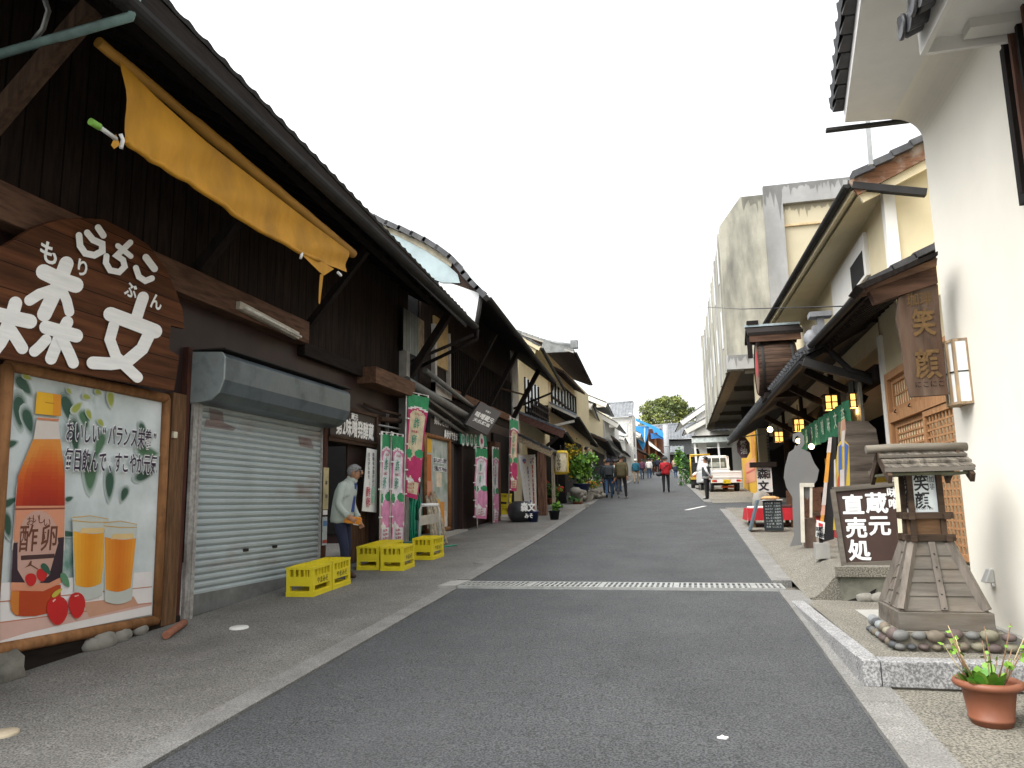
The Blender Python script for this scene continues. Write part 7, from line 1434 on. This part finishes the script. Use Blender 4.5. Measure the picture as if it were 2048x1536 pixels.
# ================================================================ people
def body_mesh(name, J, bones, root, zones, parent, flat=None, sub=2):
    """one continuous skinned body; J: joint -> (pos, radius); zones: bone -> material"""
    me = bpy.data.meshes.new(name); names = list(J); idx = {n: i for i, n in enumerate(names)}
    me.from_pydata([J[n][0] for n in names], [(idx[a], idx[c]) for a, c in bones], []); me.update()
    o = bpy.data.objects.new(name, me); C.objects.link(o)
    o.modifiers.new('skin', 'SKIN'); sk = me.skin_vertices[0].data if me.skin_vertices else None
    if sk is None:
        bm = bmesh.new(); bm.from_mesh(me); bm.verts.layers.skin.verify(); bm.to_mesh(me); bm.free(); sk = me.skin_vertices[0].data
    for n in names:
        r = J[n][1]; sk[idx[n]].radius = (r, r) if not hasattr(r, '__len__') else r; sk[idx[n]].use_root = (n == root)
    o.modifiers['skin'].use_smooth_shade = True
    s = o.modifiers.new('sub', 'SUBSURF'); s.levels = sub; s.render_levels = sub
    dg = bpy.context.evaluated_depsgraph_get(); ev = o.evaluated_get(dg); m2 = bpy.data.meshes.new_from_object(ev, depsgraph=dg)
    bpy.data.objects.remove(o); bpy.data.meshes.remove(me); m2.name = name
    if flat:
        for v in m2.vertices: v.co = flat(v.co)
    mats = []
    for z in zones.values():
        if z not in mats: mats.append(z)
    m2.materials.clear()
    for z in mats: m2.materials.append(z)
    segs = [(V(J[a][0]), V(J[c][0]), mats.index(zones.get((a, c), list(zones.values())[0]))) for a, c in bones]
    for p in m2.polygons:
        c = p.center; best = None
        for a, d, k in segs:
            u = d-a; t = max(0, min(1, (c-a).dot(u)/max(1e-9, u.length_squared))); q = (c-(a+u*t)).length
            if best is None or q < best[0]: best = (q, k)
        p.material_index = best[1]; p.use_smooth = True
    ob = bpy.data.objects.new(name, m2); C.objects.link(ob); ob.parent = parent; return ob
m_skin = M('skin', (.40, .22, .14), r=.6, var=.06); m_hair_b = M('black hair', (.014, .012, .012), r=.5, var=.4, sc=40, st=(1, 1, .2)); m_hair_g = M('grey hair', (.21, .21, .21), r=.7, var=.5, sc=60, st=(.3, 1, 1), bump=.6)
def cloth_m(n, c): return M('cloth '+n, c, r=.9, var=.22, sc=9, bump=.15)
def loft(b, rings, n=20, cap=True):
    """rings: (centre, rx, ry) lofted into a garment shell"""
    vs = []
    for c, rx_, ry_ in rings: vs.append([b.bm.verts.new((c[0]+rx_*math.cos(2*math.pi*k/n), c[1]+ry_*math.sin(2*math.pi*k/n)*(1+.04*math.sin(6*math.pi*k/n)), c[2]+.008*math.sin(10*math.pi*k/n))) for k in range(n)])
    for p, q in zip(vs, vs[1:]):
        for k in range(n): b.f([p[k], p[(k+1) % n], q[(k+1) % n], q[k]], True)
def person(lab, loc, rz, h, top, legs, shoes, hair=m_hair_b, hat=None, stride=.0, arms='down', long=0, skirt=False, bag=None, detail=False, lean=0, group='people walking up the street'):
    t = thing('person', lab, 'person', loc, group, local=True, rz=rz); s = h/1.68
    st = stride
    L = lambda x, y, z: (x*s, y*s, z*s)
    ln = lambda z: lean*max(0, z-.9)
    J = {'pelvis': (L(0, 0, .95), .125*s), 'waist': (L(0, ln(1.1), 1.10), .120*s), 'chest': (L(0, ln(1.28), 1.28), .145*s), 'neckb': (L(0, ln(1.41), 1.41), .065*s), 'neck': (L(0, ln(1.47)+.01, 1.475), .052*s), 'head': (L(0, ln(1.56)+.02, 1.565), .092*s), 'crown': (L(0, ln(1.62)+.015, 1.63), .066*s)}
    bones = [('pelvis', 'waist'), ('waist', 'chest'), ('chest', 'neckb'), ('neckb', 'neck'), ('neck', 'head'), ('head', 'crown')]
    zones = {bn: top for bn in bones[:3]}; zones[('neckb', 'neck')] = m_skin; zones[('neck', 'head')] = m_skin; zones[('head', 'crown')] = m_skin
    for sg, nm in ((-1, 'l'), (1, 'r')):
        f_ = st*sg
        J['sh'+nm] = (L(sg*.165, ln(1.36), 1.365), .062*s); J['hip'+nm] = (L(sg*.085, 0, .88), .088*s); J['kn'+nm] = (L(sg*.095, f_*.5+abs(st)*.12, .49+abs(st)*.02), .062*s); J['an'+nm] = (L(sg*.095, f_-(.12 if f_ < -.05 else 0)*abs(st)*3, .085+(.06 if f_ < -.08 else 0)), .042*s); J['toe'+nm] = (L(sg*.105, f_+.15, .04+(.0 if f_ >= -.08 else .0)), .036*s)
        if arms == 'down': e, w_, hd = (sg*.215, ln(1.1)-.02-f_*.3, 1.09), (sg*.215, ln(.9)+.05-f_*.6, .86), (sg*.205, ln(.8)+.07-f_*.7, .775)
        elif arms == 'front': e, w_, hd = (sg*.22, ln(1.1)+.02, 1.10), (sg*.13, ln(1.0)+.20, 1.06), (sg*.05, ln(1.0)+.25, 1.08)
        else: e, w_, hd = (sg*.225, -.09, 1.10), (sg*.12, -.17, .93), (sg*.05, -.17, .88)
        J['el'+nm] = (L(*e), .045*s); J['wr'+nm] = (L(*w_), .034*s); J['ha'+nm] = (L(*hd), .036*s)
        bs = [('chest', 'sh'+nm), ('sh'+nm, 'el'+nm), ('el'+nm, 'wr'+nm), ('wr'+nm, 'ha'+nm), ('pelvis', 'hip'+nm), ('hip'+nm, 'kn'+nm), ('kn'+nm, 'an'+nm), ('an'+nm, 'toe'+nm)]; bones += bs
        for bn, mt in zip(bs, (top, top, top, m_skin, legs, legs, legs, shoes)): zones[bn] = mt
        hv = V(J['ha'+nm][0]); wv = V(J['wr'+nm][0]); d = (hv-wv).normalized(); sd_ = d.cross(V((sg, 0, 0))).normalized() if abs(d.x) < .9 else Y_
        for k in range(4):
            a = hv+d*.02*s+sd_*((k-1.5)*.020*s); e2 = a+d*(.055+.01*(1.5-abs(k-1.5)))*s+V((-sg*.012*s, 0, 0)); J['f%d%s' % (k, nm)] = (tuple(e2), .0095*s); bones.append(('ha'+nm, 'f%d%s' % (k, nm))); zones[('ha'+nm, 'f%d%s' % (k, nm))] = m_skin
        th = wv.lerp(hv, .55)+sd_*.05*s+d*.02*s; J['th'+nm] = (tuple(th), .011*s); bones.append(('wr'+nm, 'th'+nm)); zones[('wr'+nm, 'th'+nm)] = m_skin
    body_mesh('body', J, bones, 'pelvis', zones, t, sub=1)
    hc = V(J['head'][0])
    b = B().m(hair if not hat else hat)      # hair or hat: a cap over the skull, open at the face
    r = .098*s; rings = []
    for i in range(7):
        ph = math.pi*.62*i/6; rr_ = math.sin(ph)*r*1.06; zz = math.cos(ph)*r*1.12
        rings.append([b.bm.verts.new((hc.x+rr_*math.cos(a), hc.y-.014*s+rr_*math.sin(a)*(1.08 if math.sin(a) < 0 else .98), hc.z+.045*s+zz+(.085*s if (math.sin(a) > .25 and i > 3) else 0)*(i-3)/3)) for a in [2*math.pi*k/16 for k in range(16)]])
    for p, q in zip(rings, rings[1:]):
        for k in range(16): b.f([p[k], p[(k+1) % 16], q[(k+1) % 16], q[k]], True)
    if hat: b.lathe([(.092*s, .012*s), (.135*s, .0), (.135*s, -.006*s), (.09*s, .0)], hc+V((0, .01*s, .055*s)), Z_, 18)
    b.out('hair' if not hat else 'hat', t)
    b = B().m(m_skin); b.ball(hc+V((0, .098*s, -.005*s)), (.014*s, .02*s, .022*s), 8, 6)
    for sg in (-1, 1): b.ball(hc+V((sg*.092*s, .0, -.005*s)), (.012*s, .022*s, .032*s), 8, 6)
    b.m(m_hair_b)
    for sg in (-1, 1): b.ball(hc+V((sg*.034*s, .088*s, .012*s)), (.013*s, .008*s, .007*s), 6, 4)
    b.m(M('lips', (.30, .10, .08), r=.6)).ball(hc+V((0, .086*s, -.045*s)), (.025*s, .008*s, .006*s), 8, 4); b.out('face', t)
    hem = .84-long; b = B().m(top)
    loft(b, [((0, ln(1.4)*s, 1.425*s), .075*s, .068*s), ((0, ln(1.38)*s, 1.385*s), .155*s, .092*s), ((0, ln(1.3)*s, 1.30*s), .178*s, .128*s), ((0, ln(1.1)*s, 1.1*s), .168*s, .130*s), ((0, 0, .95*s), .172*s, .135*s), ((0, 0, hem*s), .178*s, .142*s), ((0, 0, (hem+.012)*s), .155*s, .12*s)]); b.out('jacket', t)
    if bag == 'pack':
        b = B().m(M('dark backpack', (.018, .022, .026), r=.7)); b.box(-.14*s, .14*s, -.25*s, -.12*s, .98*s, 1.36*s); b.out('backpack', t, .04)
    if bag == 'cross':
        b = B().m(M('black shoulder bag', (.012, .012, .015), r=.6)); b.ball((-.26*s, -.02, .86*s), (.13*s, .1*s, .10*s), 14, 8); b.tube([(-.24*s, -.05*s, .94*s), (-.10*s, -.155*s, 1.12*s), (.08*s, -.14*s, 1.32*s), (.12*s, -.06*s, 1.42*s), (.10*s, .08*s, 1.38*s)], .014*s, 6); b.out('shoulder_bag', t)
    t.scale = (1.17, 1.1, 1); return t
def at_feet(px_, py_): return GR(px_, py_, .012)
navy, jeans, dkt, olive, redj, teal, purp, whit, beige, blk, char_ = [cloth_m(*a) for a in (('navy', (.018, .025, .045)), ('jeans', (.03, .07, .14)), ('dark trousers', (.022, .023, .028)), ('olive', (.062, .05, .022)), ('red', (.34, .012, .02)), ('teal', (.015, .10, .15)), ('purple', (.12, .045, .08)), ('white', (.66, .64, .60)), ('khaki', (.30, .24, .16)), ('black', (.012, .012, .014)), ('charcoal', (.03, .04, .045)))]
m_shw, m_shb = M('white shoes', (.62, .62, .6), r=.5), M('dark shoes', (.02, .016, .014), r=.5)
person('person in a dark hooded jacket with a small backpack and blue jeans', at_feet(1219, 997), R(8), 1.62, charcoal if False else char_, jeans, m_shb, stride=.16, bag='pack', hat=M('navy knit cap', (.012, .014, .035), r=.9))
person('tall person in an olive brown jacket and white trainers beside the dark hooded one', at_feet(1245, 997), R(-6), 1.76, olive, dkt, m_shw, stride=.20, long=.06)
p = at_feet(1232, 990); person('person in a white top half hidden behind the olive jacket', p, R(4), 1.58, whit, navy, m_shb, stride=.1)
person('person with dark hair between the white top and the olive jacket', at_feet(1237, 984), R(0), 1.60, navy, jeans, m_shb, stride=.1)
person('person in a tan cap seen over the shoulder of the dark hooded one', at_feet(1213, 987), R(-10), 1.6, char_, dkt, m_shb, hat=M('tan cap', (.30, .18, .10), r=.8))
person('person in a red jacket with a black shoulder bag standing alone on the road', at_feet(1333, 985), R(4), 1.66, redj, blk, m_shb, arms='front', bag='cross', hat=M('dark grey cap', (.05, .055, .06), r=.9), stride=.03)
person('person in a teal top and khaki trousers with a white cap', at_feet(1273, 967), R(6), 1.6, teal, beige, m_shb, hat=M('white cap', (.66, .64, .56), r=.8), stride=.08)
person('person in a purple top right of the teal one', at_feet(1285, 958), R(10), 1.58, purp, jeans, m_shb, stride=.14)
person('person in a white jacket and dark jeans in the middle of the far group', at_feet(1299, 957), R(0), 1.62, whit, jeans, m_shb, stride=.08)
person('person in black right behind the white jacketed one', at_feet(1305, 951), R(4), 1.62, blk, dkt, m_shb)
person('person in a long dark coat far up the road before the dust sheet', at_feet(1315, 945), R(0), 1.72, navy, dkt, m_shb, long=.1)
person('person in dark clothes just right of the long dark coat', at_feet(1322, 943), R(0), 1.62, char_, dkt, m_shb)
person('person in a pinkish tan top far up at the right side of the road', at_feet(1350, 946), R(0), 1.62, cloth_m('pink tan', (.40, .27, .2)), dkt, m_shb)
person('person in a cream top farthest right on the distant road', at_feet(1357, 945), R(-4), 1.66, cloth_m('cream', (.62, .58, .45)), dkt, m_shb)
person('small child with a white bag on the right side of the distant road', at_feet(1352, 956), R(0), 1.12, navy, jeans, m_shb)
q = PY(1176, 985, 33.5); person('person with dark hair standing behind the flowering shrubs on the left', (q.x, 33.5, gz(33.5)+.55), R(-70), 1.66, navy, dkt, m_shb, arms='front', group='people at the shop fronts')
wt = person('person in a white blouse and dark grey waistcoat standing with hands behind the back', at_feet(1415, 1001), R(75), 1.60, cloth_m('blouse white', (.70, .70, .70)), blk, m_shb, arms='back', group='people at the shop fronts')
s = 1.6/1.68; b = B().m(cloth_m('waistcoat', (.045, .05, .052))); loft(b, [((0, 0, 1.37*s), .135*s, .100*s), ((0, 0, 1.28*s), .182*s, .138*s), ((0, 0, 1.1*s), .172*s, .138*s), ((0, 0, .92*s), .178*s, .142*s)]); b.out('waistcoat', wt)
b = B().m(m_hair_b); b.tube([(0, -.09*s, 1.60*s), (0, -.13*s, 1.52*s), (0, -.12*s, 1.38*s)], [.05*s, .045*s, .02*s], 8); b.out('ponytail', wt)

# ---- the stooping old man with the yellow packet, near left
mn = thing('person', 'grey haired person in glasses, pale work jacket and navy trousers holding an orange packet', 'person', (0, 0, 0), 'people at the shop fronts')
g = GR(700, 1158, .012); MX, MY, MZ = g.x-.08, g.y, g.z; mn.location = (MX, MY, MZ)
U = lambda x, y, z: (MX+x, MY+y, MZ+z)      # he faces +x (towards the road)
m_jk, m_tr, m_sho = M('pale sage work jacket', (.38, .43, .39), r=.85, var=.12, sc=4, bump=.35, bsc=7), M('navy work trousers', (.016, .02, .045), r=.9, var=.25, sc=6, bump=.3, bsc=8), M('brown leather shoe', (.05, .025, .018), r=.5)
J = {'pelvis': (U(-.07, 0, .90), .125), 'waist': (U(-.065, 0, 1.04), .128), 'chest': (U(-.01, 0, 1.24), .150), 'neckb': (U(.055, 0, 1.38), .062), 'neck': (U(.095, 0, 1.43), .053), 'head': (U(.145, 0, 1.515), .088), 'crown': (U(.125, 0, 1.575), .070), 'chin': (U(.205, 0, 1.455), .036)}
bones = [('pelvis', 'waist'), ('waist', 'chest'), ('chest', 'neckb'), ('neckb', 'neck'), ('neck', 'head'), ('head', 'crown'), ('head', 'chin')]
zones = {bones[0]: m_jk, bones[1]: m_jk, bones[2]: m_jk}; m_oldskin = M('tanned skin', (.36, .19, .11), r=.6, var=.1, sc=20)
for q in bones[3:]: zones[q] = m_oldskin
for sg, nm, kx, ax_ in ((-1, 'r', .03, .06), (1, 'l', -.02, -.06)):
    J['sh'+nm] = (U(.01, sg*.155, 1.315), .070); J['hip'+nm] = (U(-.065, sg*.085, .84), .095); J['kn'+nm] = (U(kx, sg*.10, .47), .072); J['an'+nm] = (U(ax_, sg*.10, .085), .052); J['toe'+nm] = (U(ax_+.17, sg*.11, .045), .038)
    if nm == 'r': J['el'+nm] = (U(-.02, -.215, 1.05), .058); J['wr'+nm] = (U(.13, -.20, .885), .040); J['ha'+nm] = (U(.20, -.19, .845), .038)
    else: J['el'+nm] = (U(.0, .205, 1.05), .055); J['wr'+nm] = (U(.10, .20, .86), .040); J['ha'+nm] = (U(.13, .2, .79), .038)
    bs = [('chest', 'sh'+nm), ('sh'+nm, 'el'+nm), ('el'+nm, 'wr'+nm), ('wr'+nm, 'ha'+nm), ('pelvis', 'hip'+nm), ('hip'+nm, 'kn'+nm), ('kn'+nm, 'an'+nm), ('an'+nm, 'toe'+nm)]; bones += bs
    for bn, mt in zip(bs, (m_jk, m_jk, m_jk, m_oldskin, m_tr, m_tr, m_tr, m_sho)): zones[bn] = mt
    hv, wv = V(J['ha'+nm][0]), V(J['wr'+nm][0]); d = (hv-wv).normalized(); acr = V((.35, 0, .94)) if nm == 'r' else V((1, 0, 0)); acr = (acr-d*acr.dot(d)).normalized()
    for k in range(4):
        a = hv+d*.015+acr*((k-1.5)*.021)
        if nm == 'r': k1 = a+d*.04+V((0, -.012, 0)); e2 = k1+d*.016+V((.0, .035, -.012))
        else: k1 = a+d*.04; e2 = k1+d*.03+V((.012, -.008, 0))
        J['f%da%s' % (k, nm)] = (tuple(k1), .0105); J['f%db%s' % (k, nm)] = (tuple(e2), .009); bones += [('ha'+nm, 'f%da%s' % (k, nm)), ('f%da%s' % (k, nm), 'f%db%s' % (k, nm))]
        zones[bones[-1]] = zones[bones[-2]] = m_oldskin
    th = wv.lerp(hv, .5)+acr*.045+d*.02; J['th'+nm] = (tuple(th), .012); bones.append(('wr'+nm, 'th'+nm)); zones[bones[-1]] = m_oldskin
ob = body_mesh('body', J, bones, 'pelvis', zones, mn, sub=2); ob.matrix_parent_inverse = Matrix.Translation(-mn.location)
# jacket body with collar, hem and pocket
def loft2(b, rings, n=24):
    vs = []
    for c, rx_, ry_, tilt in rings: vs.append([b.bm.verts.new((MX+c[0]+rx_*math.cos(a)*(1+.025*math.sin(7*a+c[1]*31)), MY+ry_*math.sin(a)*(1+.03*math.sin(5*a+c[1]*23)), MZ+c[1]+tilt*math.cos(a)+.008*math.sin(5*a))) for a in [2*math.pi*k/n for k in range(n)]])
    for p, q in zip(vs, vs[1:]):
        for k in range(n): b.f([p[k], p[(k+1) % n], q[(k+1) % n], q[k]], True)
b = B().m(m_jk); loft2(b, [((.075, 1.415), .075, .078, -.02), ((.055, 1.385), .09, .095, -.02), ((.02, 1.345), .125, .165, -.02), ((-.005, 1.24), .152, .190, -.02), ((-.035, 1.12), .155, .185, -.02), ((-.055, .98), .158, .182, -.015), ((-.062, .845), .162, .182, -.01), ((-.062, .80), .158, .178, -.01), ((-.062, .80), .14, .16, -.01)])
b.box(MX+.03, MX+.09, MY-.198, MY-.185, MZ+1.16, MZ+1.175); b.box(MX+.08, MX+.13, MY-.165, MY-.15, MZ+1.18, MZ+1.20); jk = b.out('jacket', mn)
b = B().m(m_jk); loft2(b, [((.085, 1.405), .078, .082, -.03), ((.095, 1.445), .072, .075, -.03), ((.098, 1.452), .066, .070, -.03), ((.09, 1.41), .066, .07, -.03)]); b.out('collar', jk)
b = B().m(M('blue work shirt', (.03, .06, .22), r=.9)); b.hexa([U(.08, -.05, .95), U(.116, -.03, .95), U(.116, .03, .95), U(.08, .05, .95), U(.10, -.05, 1.35), U(.153, -.03, 1.36), U(.153, .03, 1.36), U(.10, .05, 1.35)]); b.out('shirt_front', mn)
for nm in ('r', 'l'):
    w_ = V(J['wr'+nm][0]); e = V(J['el'+nm][0]); B().m(m_jk).tube([w_.lerp(e, .22), w_.lerp(e, .02)], [.052, .047], 14).out('cuff', mn)
# head: hair, ears, nose, glasses
H = V(U(.145, 0, 1.515)); b = B().m(m_hair_g); rings = []
for i in range(9):
    ph = math.pi*.70*i/8; rr_ = math.sin(ph)*.099; zz = math.cos(ph)*.100
    ring = []
    for k in range(24):
        a = 2*math.pi*k/24; front = max(0, math.cos(a)-.2); ring.append(b.bm.verts.new(H+V((-.024+rr_*math.cos(a)*(.98 if math.cos(a) > 0 else 1.1)+.006*math.sin(k*2.3+i), rr_*math.sin(a)*.91, .026+zz+.098*front*max(0, i-3)/5+(.012*math.sin(k*5+i) if i > 5 else .003*math.sin(k*3+i))))))
    rings.append(ring)
for p, q in zip(rings, rings[1:]):
    for k in range(24): b.f([p[k], p[(k+1) % 24], q[(k+1) % 24], q[k]], True)
b.out('hair', mn)
b = B().m(m_oldskin); b.ball(H+V((.097, 0, -.008)), (.022, .016, .022), 10, 8); b.ball(H+V((.092, 0, .012)), (.014, .012, .026), 8, 6)
for sg in (-1, 1): b.ball(H+V((.0, sg*.086, -.008)), (.024, .012, .036), 10, 8)
b.m(M('lips', (.30, .10, .08))).ball(H+V((.087, 0, -.052)), (.009, .024, .006), 8, 4); b.m(m_hair_b)
for sg in (-1, 1): b.ball(H+V((.079, sg*.032, .014)), (.008, .014, .006), 8, 5); b.m(m_hair_g).ball(H+V((.084, sg*.034, .034)), (.008, .022, .006), 8, 4); b.m(m_hair_b)
b.out('face', mn)
b = B().m(M('metal glasses', (.12, .10, .09), r=.3, metal=.6))
for sg in (-1, 1):
    c = H+V((.098, sg*.036, .012)); b.tube([c+V((-.01*abs(math.cos(a)), math.cos(a)*.028, math.sin(a)*.018)) for a in [2*math.pi*k/12 for k in range(13)]], .0022, 5); b.tube([c+V((-.008, sg*.028, .006)), H+V((.0, sg*.09, .016))], .0022, 5)
b.tube([H+V((.1, -.009, .014)), H+V((.1, .009, .014))], .002, 5); b.out('glasses', mn)
pk_ = V(J['har'][0]); b = B().m(M('orange packet', (.62, .22, .02), r=.3, var=.3, sc=12)); d = V((.95, .1, -.22)).normalized(); b.bar(pk_+d*-.13+V((0, .012, -.02)), pk_+d*.115+V((0, .012, -.0)), .05, .10); b.m(M('packet white end', (.62, .56, .45), r=.4)).bar(pk_+d*-.0+V((0, .012, -.062)), pk_+d*.08+V((0, .012, -.06)), .048, .02)
tag(b.out('orange_packet', bevel=.012), 'orange packet held in the hand of the grey haired stooping figure', 'packet')
